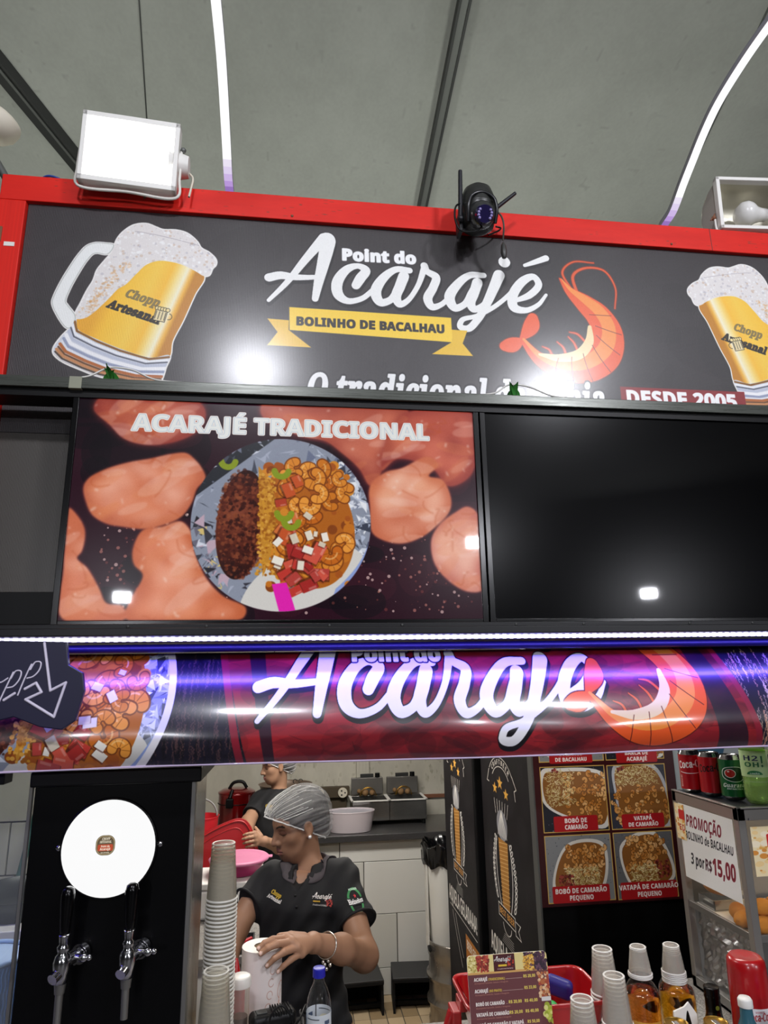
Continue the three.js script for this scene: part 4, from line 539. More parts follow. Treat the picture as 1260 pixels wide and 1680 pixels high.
// ---------------------------------------------------------------- lamps and camera on the red beam
{
  const l = thing('floodlight', 'lit white floodlight with a square face on the red sign beam', 'floodlight', [0.048, 3.376, -0.055]);
  l.rotation.set(0.1, 0.05, -0.03);
  mesh('frame', [bx(-0.125, 0.125, 0.085, 0.1, -0.02, 0.02), bx(-0.125, 0.125, -0.1, -0.085, -0.02, 0.02), bx(-0.125, -0.112, -0.1, 0.1, -0.02, 0.02), bx(0.112, 0.125, -0.1, 0.1, -0.02, 0.02)], M.plasticWhite, l);
  mesh('lamp_glass', sheet(-0.113, 0.113, -0.086, 0.086, 0.012), glow(0xffffff, 5), l);
  mesh('housing', bx(-0.115, 0.115, -0.09, 0.09, -0.045, -0.005, 0.015), M.plasticWhite, l);
  mesh('ballast', rod([0.1, 0.0, -0.02], [0.15, 0.0, -0.02], 0.04, 0.028, 20), M.plasticWhite, l);
  mesh('bracket', tube([[-0.128, 0, 0], [-0.13, -0.06, 0], [-0.128, -0.105, 0], [0, -0.108, 0], [0.128, -0.105, 0], [0.13, -0.05, 0], [0.13, 0.03, 0]], 0.004, 60, 6), M.white, l);
  mesh('bolt', ball(0.008, 0.134, 0.035, 0, 1, 1, 1, 8), M.galv, l);
  mesh('cord', tube([[0.15, -0.01, -0.03], [0.162, -0.03, -0.02], [0.16, -0.07, -0.01], [0.158, -0.1, 0]], 0.003, 20, 6), M.cream, l);
  area(0xffffff, 20, 0.22, 0.17, [0.048, 3.375, -0.036], [0.05, 3.2, 2]);
}
{
  const c = thing('security_camera', 'black dome security camera with two antennas clamped to the red beam', 'camera', [0.995, 3.25, -0.03]);
  mesh('dome_body', lathe([[0, 0.092], [0.02, 0.088], [0.038, 0.074], [0.047, 0.05], [0.05, 0.024], [0.051, 0.022], [0.051, 0.018], [0.049, 0.016], [0.047, -0.02], [0.042, -0.038], [0.026, -0.046], [0, -0.047]], 28).rotateX(0.1), std(0x262725, 0.35), c);
  mesh('visor_ring', tube([[-0.038, -0.045, 0.03], [-0.04, -0.01, 0.046], [-0.03, 0.022, 0.05], [0, 0.036, 0.05], [0.03, 0.022, 0.05], [0.04, -0.01, 0.046], [0.038, -0.045, 0.03]], 0.005, 40, 8), std(0x17171a, 0.3), c);
  const eye = mesh('lens_ball', ball(0.038, 0, -0.022, 0.03), phy(0x2a2b2c, { roughness: 0.28, clearcoat: 0.6 }), c);
  mesh('lens_face', new THREE.CylinderGeometry(0.023, 0.026, 0.01, 24).rotateX(PI / 2 + 0.5).translate(0, -0.042, 0.06), phy(0x1d1740, { roughness: 0.15, clearcoat: 1 }), c);
  for (const s of [-1, 1]) for (let i = 0; i < 4; i++) { const a = (i - 1.5) * 0.42, r = 0.018, y = Math.sin(a) * r, x = s * Math.cos(a) * r; mesh('infrared_light', ball(0.0042, x, -0.045 + y * 0.88, 0.0645 + y * 0.48, 1, 1, 1, 8), std(0x9a90c8, 0.25), c); }
  mesh('antenna', [rod([-0.056, -0.03, 0.02], [-0.05, 0.125, 0.02], 0.0068, 0.0056, 10), ball(0.009, -0.056, -0.03, 0.02, 1, 1, 1, 10)], std(0x11111a, 0.5), c);
  mesh('antenna', [rod([0.048, 0.018, 0.01], [0.11, 0.075, 0.01], 0.006, 0.005, 10), ball(0.008, 0.048, 0.018, 0.01, 1, 1, 1, 10)], std(0x11111a, 0.5), c);
  mesh('bracket', [bx(-0.058, -0.046, -0.06, 0.0, -0.03, 0.012, 0.004)], std(0x141416, 0.5), c);
  mesh('cable', tube([[-0.05, 0.02, 0.02], [-0.07, 0.0, 0.03], [-0.074, -0.04, 0.03], [-0.06, -0.075, 0.03], [-0.02, -0.078, 0.035], [0, -0.06, 0.03]], 0.0028, 40, 6), M.black, c);
  mesh('cable', tube([[0.05, 0.02, 0], [0.062, 0, 0.01], [0.066, -0.04, 0.02], [0.068, -0.075, 0.0]], 0.0026, 30, 6), std(0x4a463e, 0.6), c);
  mesh('plug', lathe([[0, 0], [0.006, 0.002], [0.009, 0.02], [0.007, 0.04], [0.003, 0.05], [0, 0.05]], 12).translate(0.07, -0.128, -0.005), std(0x3a3a38, 0.4), c);
  mesh('bracket_wire', tube([[0.04, -0.03, -0.04], [0.075, -0.005, -0.05], [0.085, 0.012, -0.06], [0.07, 0.016, -0.06]], 0.0025, 20, 6), M.black, c);
}
{
  const l = thing('unlit_floodlight', 'old white floodlight with clear glass and an unlit round bulb inside', 'floodlight', [1.94, 3.44, -0.13]); l.rotation.set(0.0, -0.12, -0.04);
  const w = 0.125, h = 0.095;
  const fr = [bx(-w, w, h - 0.012, h, 0, 0.022), bx(-w, w, -h, -h + 0.012, 0, 0.022), bx(-w, -w + 0.012, -h, h, 0, 0.022), bx(w - 0.012, w, -h, h, 0, 0.022)]; mesh('frame', fr, M.plasticWhite, l);
  mesh('glass_pane', sheet(-w + 0.01, w - 0.01, -h + 0.01, h - 0.01, 0.012), M.glass, l);
  const prof = [[0.088, 0], [0.085, -0.04], [0.06, -0.085], [0.02, -0.1], [-0.03, -0.095], [-0.07, -0.06], [-0.088, 0]], refl = new THREE.Shape(prof.map(([y, z]) => new THREE.Vector2(z, y)));
  const shell = (t) => { const c = new THREE.CatmullRomCurve3(prof.map(([y, z]) => V(0, y * t, z * t))), n = 20, pos = [], idx = []; for (let i = 0; i <= n; i++) { const q = c.getPoint(i / n); for (const x of [-w + 0.006, w - 0.006]) pos.push(x, q.y, q.z); } for (let i = 0; i < n; i++) idx.push(i * 2, i * 2 + 1, i * 2 + 2, i * 2 + 1, i * 2 + 3, i * 2 + 2); const g = new THREE.BufferGeometry(); g.setAttribute('position', new THREE.Float32BufferAttribute(pos, 3)); g.setIndex(idx); g.computeVertexNormals(); return g; };
  mesh('reflector', shell(1), std(0xc9c5b4, 0.35, 0.5, { side: THREE.DoubleSide }), l);
  for (const x of [-w + 0.006, w - 0.008]) mesh('end_cap', new THREE.ExtrudeGeometry(refl, { depth: 0.002, bevelEnabled: false }).rotateY(-PI / 2).translate(x + 0.002, 0, 0), std(0xb5afa8, 0.5, 0, { side: THREE.DoubleSide }), l);
  mesh('bulb', lathe([[0, -0.03], [0.016, -0.028], [0.027, -0.018], [0.031, -0.004], [0.028, 0.01], [0.02, 0.022], [0.016, 0.036], [0.015, 0.05], [0, 0.05]], 24).scale(1.35, 1.2, 1.35).rotateZ(-PI / 2).translate(-0.005, 0.0, -0.035), phy(0xe9e7e4, { roughness: 0.25, clearcoat: 0.5 }), l);
  mesh('socket', rod([0.044, 0, -0.035], [w - 0.01, 0, -0.035], 0.017, 0.02, 16), M.plasticWhite, l);
  mesh('bracket', tube([[-w - 0.006, -0.04, 0.0], [-w, -h - 0.012, 0.01], [0, -h - 0.016, 0.01], [w, -h - 0.012, 0.01]], 0.0035, 40, 6), M.plasticWhite, l);
  mesh('wing_nut', [ball(0.008, -w - 0.008, -0.045, 0, 1, 1, 1, 8), rod([-w - 0.02, -0.055, 0.002], [-w - 0.004, -0.03, 0.002], 0.002)], M.rust, l);
}
{
  const l = thing('conduit_lamp', 'yellowed white round lamp holder on a bent conduit at the beam corner', 'lamp', [-0.345, 3.4, -0.2]);
  mesh('lamp_head', lathe([[0, 0.03], [0.035, 0.03], [0.056, 0.024], [0.06, 0.012], [0.058, -0.012], [0.044, -0.036], [0.024, -0.046], [0, -0.046]], 28).rotateZ(-0.45).translate(-0.024, 0.17, 0), M.cream, l);
  mesh('neck', rod([-0.04, 0.132, 0], [-0.05, 0.085, 0], 0.024, 0.02, 16), std(0xc9bfa4, 0.6), l);
  mesh('clip', bx(-0.06, -0.02, 0.06, 0.07, -0.02, 0.02), M.darkSteel, l);
  mesh('conduit', rod([-0.04, 0.09, 0], [0.032, -0.03, 0], 0.011, 0.011, 12), M.galv, l);
}
{ const c = thing('blue_cable', 'short blue cable looped over the red beam beside the floodlight', 'cable', [-0.18, 3.328, -0.14]); mesh('loop', tube([[-0.03, 0, 0], [-0.02, 0.012, 0.01], [0.0, 0.015, 0.02], [0.03, 0.008, 0.02], [0.045, 0, 0.01]], 0.003, 24, 6), std(0x2a4a9a, 0.5), c); }
// flexible light arches that leave the beam and bend towards the walkway
for (const [x, lab] of [[0.285, 'curved white light tube rising behind the sign beside the lit floodlight'], [1.72, 'curved white light tube bending out over the sign towards the old floodlight']]) {
  const a = thing('light_tube', lab, 'light tube', [x, 3.33, -0.18]);
  const prof = [[0.0, -0.16], [0.132, -0.115], [0.152, -0.042], [0.199, 0.029], [0.235, 0.088], [0.272, 0.151], [0.305, 0.228], [0.325, 0.344], [0.33, 0.46], [0.32, 0.7], [0.27, 1.0]];
  const c = curve(prof.map(([y, z]) => [0, y, z])), n = 80, w = 0.0125, d = 0.009;
  const ribbon = (t0, t1, face) => { const pos = [], idx = []; let k = 0; const m = Math.max(3, Math.round(n * (t1 - t0))); for (let i = 0; i <= m; i++) { const t = t0 + (t1 - t0) * i / m, q = c.getPointAt(t), tg = c.getTangentAt(t), nn = V(0, -tg.z, tg.y); if (nn.y > 0) nn.negate(); const f = face ? [[-w, d], [w, d]] : [[-w, d * 0.96], [-w, -d], [w, -d], [w, d * 0.96]]; for (const [u, v] of f) pos.push(u, q.y + nn.y * v, q.z + nn.z * v); k = f.length; } for (let i = 0; i < m; i++) for (let j = 0; j + 1 < k; j++) { const b = i * k + j; idx.push(b, b + 1, b + k, b + 1, b + k + 1, b + k); } const g = new THREE.BufferGeometry(); g.setAttribute('position', new THREE.Float32BufferAttribute(pos, 3)); g.setIndex(idx); g.computeVertexNormals(); return g; };
  mesh('tube_back', ribbon(0, 1, false), std(0x9a97a2, 0.5, 0, { side: THREE.DoubleSide }), a);
  mesh('lit_face', ribbon(0.2, 1, true), new THREE.MeshStandardMaterial({ color: 0x222222, emissive: 0xffffff, emissiveIntensity: 1.05, side: THREE.DoubleSide }), a);
  for (const [t0, t1, c] of [[0.185, 0.2, 0xf0e8fa], [0.17, 0.185, 0xe2d4f4], [0.155, 0.17, 0xd0b8ea], [0.14, 0.155, 0xbc9ade]]) mesh('pale_lilac_piece', ribbon(t0, t1, true), new THREE.MeshStandardMaterial({ color: 0x222222, emissive: c, emissiveIntensity: 0.9, side: THREE.DoubleSide }), a);
  mesh('lilac_end', ribbon(0, 0.14, true), new THREE.MeshStandardMaterial({ color: 0x222222, emissive: 0xa67fd0, emissiveIntensity: 0.75, side: THREE.DoubleSide }), a);
}
// ---------------------------------------------------------------- serving counter and what stands on it
const CT = 1.11;
{
  const c = thing('serving_counter', 'long grey stone serving counter below the banner', 'counter', [0, 0, 0]);
  mesh('counter_top', bx(-1.6, 1.63, CT - 0.03, CT, -0.465, 0.12, 0.004), M.greyGranite, c); mesh('counter_end', bx(1.63, 2.65, CT - 0.03, CT, -0.62, 0.12, 0.004), M.greyGranite, c); mesh('work_ledge', bx(-1.6, 1.63, 1.03, 1.06, -0.6, -0.465, 0.003), M.greyGranite, c);
  mesh('counter_front', bx(-1.55, 2.62, 0.25, CT - 0.03, 0.0, 0.06, 0), M.black, c); mesh('counter_back', bx(-1.55, 2.62, 0.0, 1.03, -0.58, -0.56, 0), M.black, c);
}
{ // beer tower
  const t = thing('beer_tower', 'black beer tower with a round lit disc and two chrome taps', 'beer tower', [0, CT, 0]);
  mesh('body', bx(-0.048, 0.288, 0, 0.672, -0.35, -0.124, 0.003), M.steel, t);
  mesh('front_panel', bx(-0.05, 0.2885, 0.002, 0.674, -0.126, -0.119, 0.001), phy(0x030304, { roughness: 0.3, specularIntensity: 0.45 }), t);
  mesh('edge_profile', bx(0.282, 0.292, 0, 0.672, -0.14, -0.116, 0.002), M.dullSteel, t);
  mesh('top_cap', bx(-0.056, 0.305, 0.672, 0.704, -0.37, -0.098, 0.004), M.black, t);
  mesh('cap_plate', bx(-0.058, 0.306, 0.704, 0.7065, -0.372, -0.096, 0.001), M.dullSteel, t);
  const disc = mesh('lit_disc', new THREE.CylinderGeometry(0.097, 0.097, 0.008, 64).rotateX(PI / 2).translate(0.115, 0.543, -0.116), glow(0xffffff, 0.92), t);
  mesh('disc_rim', new THREE.TorusGeometry(0.0985, 0.003, 10, 64).translate(0.115, 0.543, -0.115), M.black, t);
  mesh('badge', sheet(0.079, 0.137, 0.52, 0.578, -0.1112), new THREE.MeshStandardMaterial({ color: 0x222222, emissive: 0xffffff, emissiveMap: logoTex, emissiveIntensity: 0.92, roughness: 0.6 }), disc);
  area(0xffffff, 2.2, 0.16, 0.16, [0.115, CT + 0.543, -0.105], [0.115, CT + 0.543, 3]);
  for (const [x, y] of [[0.011, 0.546], [0.221, 0.545], [0.002, 0.676]]) mesh('screw', [ball(0.0062, x, y, -0.118, 1, 1, 0.6, 12), bx(x - 0.005, x + 0.005, y - 0.0008, y + 0.0008, -0.116, -0.1135, 0)], M.chrome, t);
  for (const [x, y, a] of [[0.078, 0.344, -0.42], [0.198, 0.346, -0.3]]) {
    const f = new THREE.Group(); f.name = 'tap'; f.position.set(x, y, -0.119); f.rotation.y = a; t.add(f);
    mesh('tap_body', [rod([0, 0, 0], [0, 0, 0.012], 0.019, 0.019, 24), rod([0, 0, 0.01], [0, 0, 0.05], 0.0115, 0.0115, 20), rod([0, 0, 0.014], [0, 0, 0.024], 0.0165, 0.0165, 6), lathe([[0, -0.036], [0.0125, -0.034], [0.0135, -0.02], [0.0165, -0.01], [0.0175, 0.004], [0.014, 0.016], [0.0095, 0.02], [0.012, 0.026], [0.0125, 0.032], [0.0085, 0.036], [0.0105, 0.05], [0.011, 0.054], [0, 0.054]], 24).translate(0, 0, 0.06), rod([0, -0.012, 0.06], [0, -0.02, 0.084], 0.0115, 0.0105, 20), rod([0, 0.004, 0.03], [0.034, 0.004, 0.034], 0.005, 0.005, 12), ball(0.0085, 0.03, 0.004, 0.034, 1, 1, 1, 12), ball(0.006, 0.044, 0.006, 0.035, 1, 1, 1, 10), rod([0.03, 0.004, 0.034], [0.046, 0.006, 0.035], 0.0028)], M.chrome, f);
    mesh('spout', [rod([0, -0.03, 0.06], [0, -0.052, 0.06], 0.012, 0.0095, 20), rod([0, -0.05, 0.06], [0.002, -0.105, 0.062], 0.0078, 0.0072, 18)], M.dullSteel, f);
    mesh('handle', lathe([[0, 0.05], [0.0095, 0.05], [0.011, 0.07], [0.0135, 0.105], [0.0138, 0.125], [0.0115, 0.136], [0.005, 0.14], [0, 0.14]], 24).translate(0, 0, 0.06), M.blackGloss, f);
  }
}
// cups, upside down and nested
function cupShape(r0, r1, h) { return [lathe([[0, h], [r0 * 0.8, h], [r0 * 0.86, h - 0.0015], [r0, h - 0.0005], [r0 + 0.001, h - 0.004], [r0 + (r1 - r0) * 0.3, h * 0.7], [r0 + (r1 - r0) * 0.62, h * 0.38], [r1 - 0.002, 0.008], [r1 - 0.0012, 0.004]], 28), lathe([[r1 - 0.0014, 0.0042], [r1, 0.0038], [r1 + 0.0012, 0.0022], [r1 + 0.0006, 0], [r1 - 0.0012, 0.0004], [r1 - 0.0016, 0.003]], 28), lathe([[r0 * 0.86, h - 0.0015], [r0 - 0.0004, h], [r0 + 0.0012, h - 0.0016], [r0 + 0.0008, h - 0.003], [r0 * 0.86, h - 0.0015]], 28)]; }
function stack(n, x, y, z, g, m, pitch, label, group) {
  const c = thing('plastic_cup', label, 'cup', [x, y, z], group); mesh('wall', g[0], m[0], c); mesh('rim', g[1], m[1], c); mesh('base_ring', g[2], m[1], c);
  for (let i = 1; i < n; i++) copyOf(c, [x + rr(-0.0006, 0.0006), y + i * pitch, z + rr(-0.0006, 0.0006)]);
}
const CUP = [M.cup, M.cupRim], WCUP = [M.whiteCup, M.whiteRim];
const bigCup = cupShape(0.0275, 0.0372, 0.125), midCup = cupShape(0.0242, 0.0355, 0.1), tinyCup = cupShape(0.0192, 0.029, 0.062);
stack(45, 0.341, CT, -0.3, bigCup, CUP, 0.0086, 'clear plastic cup upside down in the tall stack against the beer tower', 'tall cup stack');
stack(18, 0.347, CT, -0.18, bigCup, CUP, 0.0086, 'clear plastic cup upside down in the shorter stack before the tall one', 'short cup stack');
stack(14, 1.298, CT, -0.31, midCup, WCUP, 0.0085, 'white translucent cup in the taller stack beside the red basin', 'white cups by the basin');
stack(12, 1.274, CT, -0.2, midCup, WCUP, 0.0085, 'white translucent cup in the middle stack before the amber bottles', 'white cups before the bottles');
stack(11, 1.158, CT, -0.12, midCup, WCUP, 0.0085, 'white translucent cup in the low stack next to the menu card', 'white cups by the menu card');
stack(3, 1.39, 1.255, -0.3, tinyCup, WCUP, 0.003, 'small white cup put over the neck of the darker amber bottle', 'cups on the dark amber bottle');
stack(6, 1.481, 1.238, -0.3, tinyCup, WCUP, 0.0042, 'small white cup put over the neck of the pale golden bottle', 'cups on the golden bottle');
// amber bottles
function liquor(x, z, r, m, label) {
  const b = thing('liquor_bottle', label, 'bottle', [x, CT, z]);
  mesh('bottle_wall', lathe([[0, 0.001], [r * 0.9, 0.001], [r, 0.008], [r, 0.095], [r * 0.97, 0.105], [r * 0.92, 0.118], [r * 0.72, 0.132], [r * 0.45, 0.143], [0.0135, 0.15], [0.0135, 0.182]], 36), M.pet, b);
  mesh('liquid', lathe([[0, 0.003], [r * 0.9 - 0.001, 0.003], [r - 0.0015, 0.009], [r - 0.0015, 0.094], [r * 0.95 - 0.001, 0.105], [r * 0.88, 0.115], [0, 0.115]], 36), m, b);
  mesh('paper_label', wrap(r + 0.0006, 0.01, 0.06, -0.25, 1.7), std(0xe0a84a, 0.6), b);
  return b;
}
liquor(1.39, -0.3, 0.0425, M.amber, 'clear bottle of dark amber liquor with a cup over its neck');
liquor(1.483, -0.3, 0.0445, M.gold, 'clear bottle of pale golden liquor with stacked cups over its neck');
{
  const b = thing('wine_bottle', 'dark green wine bottle with a black screw cap by the food warmer', 'bottle', [1.519, CT - 0.1, -0.2]); b.position.y = CT;
  mesh('bottle_body', lathe([[0, 0.001], [0.034, 0.001], [0.037, 0.006], [0.037, 0.045], [0.034, 0.058], [0.024, 0.075], [0.0185, 0.095], [0.0165, 0.115], [0.016, 0.15]], 32), M.greenGlass, b);
  mesh('cap', lathe([[0.0162, 0.1], [0.0178, 0.101], [0.0172, 0.128], [0.0185, 0.13], [0.0185, 0.135], [0.0175, 0.137], [0.0182, 0.15], [0.017, 0.153], [0, 0.153]], 28), M.blackGloss, b);
  mesh('neck_seal', new THREE.CircleGeometry(0.005, 16).translate(0, 0.113, 0.0176), std(0x7a8a30, 0.5), b);
}
{
  const b = thing('red_canister', 'tall red plastic canister with a pale script label', 'canister', [1.566, CT, -0.12]);
  mesh('shell', lathe([[0, 0], [0.044, 0], [0.0455, 0.01], [0.042, 0.22], [0.0405, 0.236], [0.034, 0.2445], [0.026, 0.242], [0, 0.24]], 36), M.redPlastic, b);
  mesh('label', wrap(0.0449, 0.115, 0.152, -0.2, 1.5, 0.0443), std(0xffffff, 0.5, 0, { map: redLabelTex }), b);
}
function mixer(x, z, capMat, map, label) { const b = thing('mixer_bottle', label, 'bottle', [x, CT, z]); mesh('bottle_body', lathe([[0, 0], [0.0265, 0], [0.028, 0.006], [0.028, 0.1], [0.024, 0.125], [0.014, 0.15], [0.0125, 0.178]], 28), std(0x35606e, 0.25), b); mesh('crown_cap', lathe([[0.0125, 0.172], [0.0155, 0.173], [0.0152, 0.186], [0.012, 0.191], [0, 0.192]], 24), capMat, b); mesh('label', wrap(0.0284, 0.02, 0.11, 0, 6.2), std(0xffffff, 0.4, 0, { map }), b); mesh('neck_label', wrap(0.0131, 0.148, 0.172, 0, 6.2, 0.0129), std(0xffffff, 0.4, 0, { map }), b); return b; }
mixer(1.507, -0.05, M.plasticWhite, beatsTex, 'teal drink bottle with a white cap before the red canister');
mixer(1.578, -0.02, M.blueCap, beatsTex, 'drink bottle with a deep blue cap before the red canister');
for (const [x, z, l] of [[1.372, -0.11, 'gold topped drink can under the pale golden bottle'], [1.462, -0.1, 'gold topped drink can next to the wine bottle']]) { const c = thing('gold_can', l, 'can', [x, CT, z]); mesh('can_body', lathe([[0, 0], [0.024, 0], [0.029, 0.008], [0.029, 0.11], [0.026, 0.122], [0.0265, 0.126], [0.0245, 0.126], [0.0235, 0.122], [0, 0.122]], 32), M.brass, c); mesh('pull_tab', bx(-0.006, 0.006, 0.1225, 0.125, -0.01, 0.012, 0.001), M.chrome, c); }
{ const c = thing('crest_tag', 'small white tag with a black drop emblem between the gold cans', 'tag', [1.41, CT, -0.14], undefined, 0.1); mesh('card', extrude([[-0.03, 0], [0.03, 0], [0.03, 0.125], [0.012, 0.15], [0.0, 0.142], [-0.028, 0.136]], 0.003, 0.0008), M.paper, c); mesh('drop_emblem', extrude([[0, 0.09], [0.008, 0.1], [0.006, 0.115], [0, 0.135], [-0.006, 0.115], [-0.008, 0.1]], 0.001, 0, true).translate(0.006, 0, 0.004), M.black, c); mesh('drop_emblem', extrude([[0, 0.08], [0.014, 0.092], [0.016, 0.104], [0, 0.1]], 0.001, 0, true).translate(-0.018, 0, 0.004), M.black, c); }
{ // red basin with odds and ends
  const b = thing('red_basin', 'red plastic basin with a rolled rim and side clip behind the menu card', 'basin', [1.11, CT, -0.352]);
  const w = 0.17, d = 0.1, h = 0.118, rr2 = (a, e, r) => { const s = new THREE.Shape(); s.moveTo(-a + r, -e); s.lineTo(a - r, -e); s.quadraticCurveTo(a, -e, a, -e + r); s.lineTo(a, e - r); s.quadraticCurveTo(a, e, a - r, e); s.lineTo(-a + r, e); s.quadraticCurveTo(-a, e, -a, e - r); s.lineTo(-a, -e + r); s.quadraticCurveTo(-a, -e, -a + r, -e); return s; };
  const ring = (y, k) => rr2(w * k, d * k, 0.04).getPoints(8).map((p) => [p.x, y, p.y]);
  const rows = [[0.002, 0.82], [h * 0.55, 0.92], [h * 0.6, 0.955], [h, 1], [h + 0.004, 1.05], [h, 1.06], [h - 0.006, 1.055]].map(([y, k]) => ring(y, k)), inner = [[h, 0.985], [h * 0.6, 0.94], [0.006, 0.8]].map(([y, k]) => ring(y, k));
  const loft = (L) => { const n = L[0].length, pos = [], idx = []; L.forEach((r) => r.forEach((p) => pos.push(...p))); for (let i = 0; i + 1 < L.length; i++) for (let j = 0; j < n; j++) { const k = (j + 1) % n; idx.push(i * n + j, i * n + k, (i + 1) * n + j, i * n + k, (i + 1) * n + k, (i + 1) * n + j); } const g = new THREE.BufferGeometry(); g.setAttribute('position', new THREE.Float32BufferAttribute(pos, 3)); g.setIndex(idx); g.computeVertexNormals(); return g; };
  const rp = M.redPlastic.clone(); rp.side = THREE.DoubleSide;
  mesh('tub', loft(rows), rp, b); mesh('tub_inside', loft(inner), rp, b); mesh('tub_floor', new THREE.ShapeGeometry(rr2(w * 0.81, d * 0.81, 0.035)).rotateX(-PI / 2).translate(0, 0.006, 0), rp, b);
  mesh('clip', [bx(-w - 0.034, -w - 0.012, 0.055, 0.09, -0.03, 0.03, 0.004), rod([-w - 0.03, 0.08, 0], [-w - 0.046, 0.045, 0], 0.012, 0.009, 8), bx(-w - 0.014, -w + 0.005, 0.085, 0.11, -0.025, 0.025, 0.003)], rp, b);
  const packet = (n, l, x, y, z, m) => { const o = solo(n, new RoundedBoxGeometry(0.07, 0.05, 0.03, 3, 0.014), m, l, 'packet'); o.position.set(x, y, z); o.rotation.set(rr(-0.4, 0.4), rr(-1, 1), rr(-0.4, 0.4)); };
  packet('white_packet', 'white folded packet in the red basin beside the menu card', 0.99, CT + 0.09, -0.33, M.plasticWhite); packet('blue_packet', 'dark blue packet in the corner of the red basin', 1.205, CT + 0.1, -0.385, std(0x2a2478, 0.4)); packet('green_packet', 'bright green packet deep in the red basin', 1.15, CT + 0.06, -0.33, std(0x2fa04a, 0.4));
}
{
  const c = thing('menu_card', 'standing maroon price card with dish names and prices', 'menu card', [1.015, CT, -0.17]); c.rotation.x = -0.14;
  const s = new THREE.Shape(); s.moveTo(-0.097, 0); s.lineTo(0.097, 0); s.lineTo(0.097, 0.245); s.quadraticCurveTo(0.097, 0.255, 0.087, 0.255); s.lineTo(-0.087, 0.255); s.quadraticCurveTo(-0.097, 0.255, -0.097, 0.245);
  mesh('card', new THREE.ExtrudeGeometry(s, { depth: 0.002, bevelEnabled: false }).translate(0, 0, -0.002), M.paper, c);
  const f = new THREE.ShapeGeometry(s), u = f.attributes.uv, p = f.attributes.position; for (let i = 0; i < u.count; i++) u.setXY(i, (p.getX(i) + 0.097) / 0.194, p.getY(i) / 0.255);
  mesh('printed_face', f.translate(0, 0, 0.0006), phy(0xffffff, { map: cardTex, roughness: 0.4, clearcoat: 0.4, clearcoatRoughness: 0.2 }), c);
  mesh('foot', bx(-0.09, 0.09, 0, 0.006, -0.07, 0, 0.001), M.plexi, c);
}
{ // paper towel
  const t = thing('paper_towel_roll', 'white paper towel roll with faint printed drawings under the hand', 'paper towel', [0.433, 1.06, -0.53]);
  const m = std(0xffffff, 0.95, 0, { map: towelTex, bumpMap: tiled(speck, 6, 6), bumpScale: 0.0006 });
  mesh('paper', wrap(0.0535, 0, 0.245, 0, PI * 2), m, t); mesh('rolled_end', new THREE.RingGeometry(0.021, 0.0535, 40, 6).rotateX(-PI / 2).translate(0, 0.245, 0), M.paper, t); mesh('core', new THREE.CylinderGeometry(0.021, 0.021, 0.243, 28, 1, true).translate(0, 0.1215, 0), std(0xb09a7c, 0.9, 0, { side: THREE.DoubleSide }), t);
}
{ // water bottle
  const b = thing('water_bottle', 'clear water bottle with a blue cap and a pale label', 'bottle', [0.577, CT, -0.3]);
  mesh('bottle_wall', lathe([[0, 0.002], [0.024, 0.001], [0.029, 0.008], [0.0292, 0.05], [0.0285, 0.055], [0.0292, 0.06], [0.0292, 0.135], [0.0285, 0.142], [0.0265, 0.155], [0.021, 0.172], [0.0145, 0.184], [0.0125, 0.19], [0.0125, 0.197], [0.015, 0.198], [0.0125, 0.2], [0.0125, 0.208]], 36), M.pet, b);
  mesh('water', lathe([[0, 0.003], [0.0278, 0.009], [0.0283, 0.1], [0, 0.1]], 32), M.water, b);
  mesh('cap', lathe([[0.0148, 0.198], [0.0152, 0.199], [0.0148, 0.215], [0.0135, 0.2175], [0, 0.2175]], 30), M.blueCap, b);
  mesh('label', wrap(0.0297, 0.05, 0.128, 0.2, 6.2), phy(0xffffff, { map: waterTex, roughness: 0.4, transmission: 0.25 }), b);
}
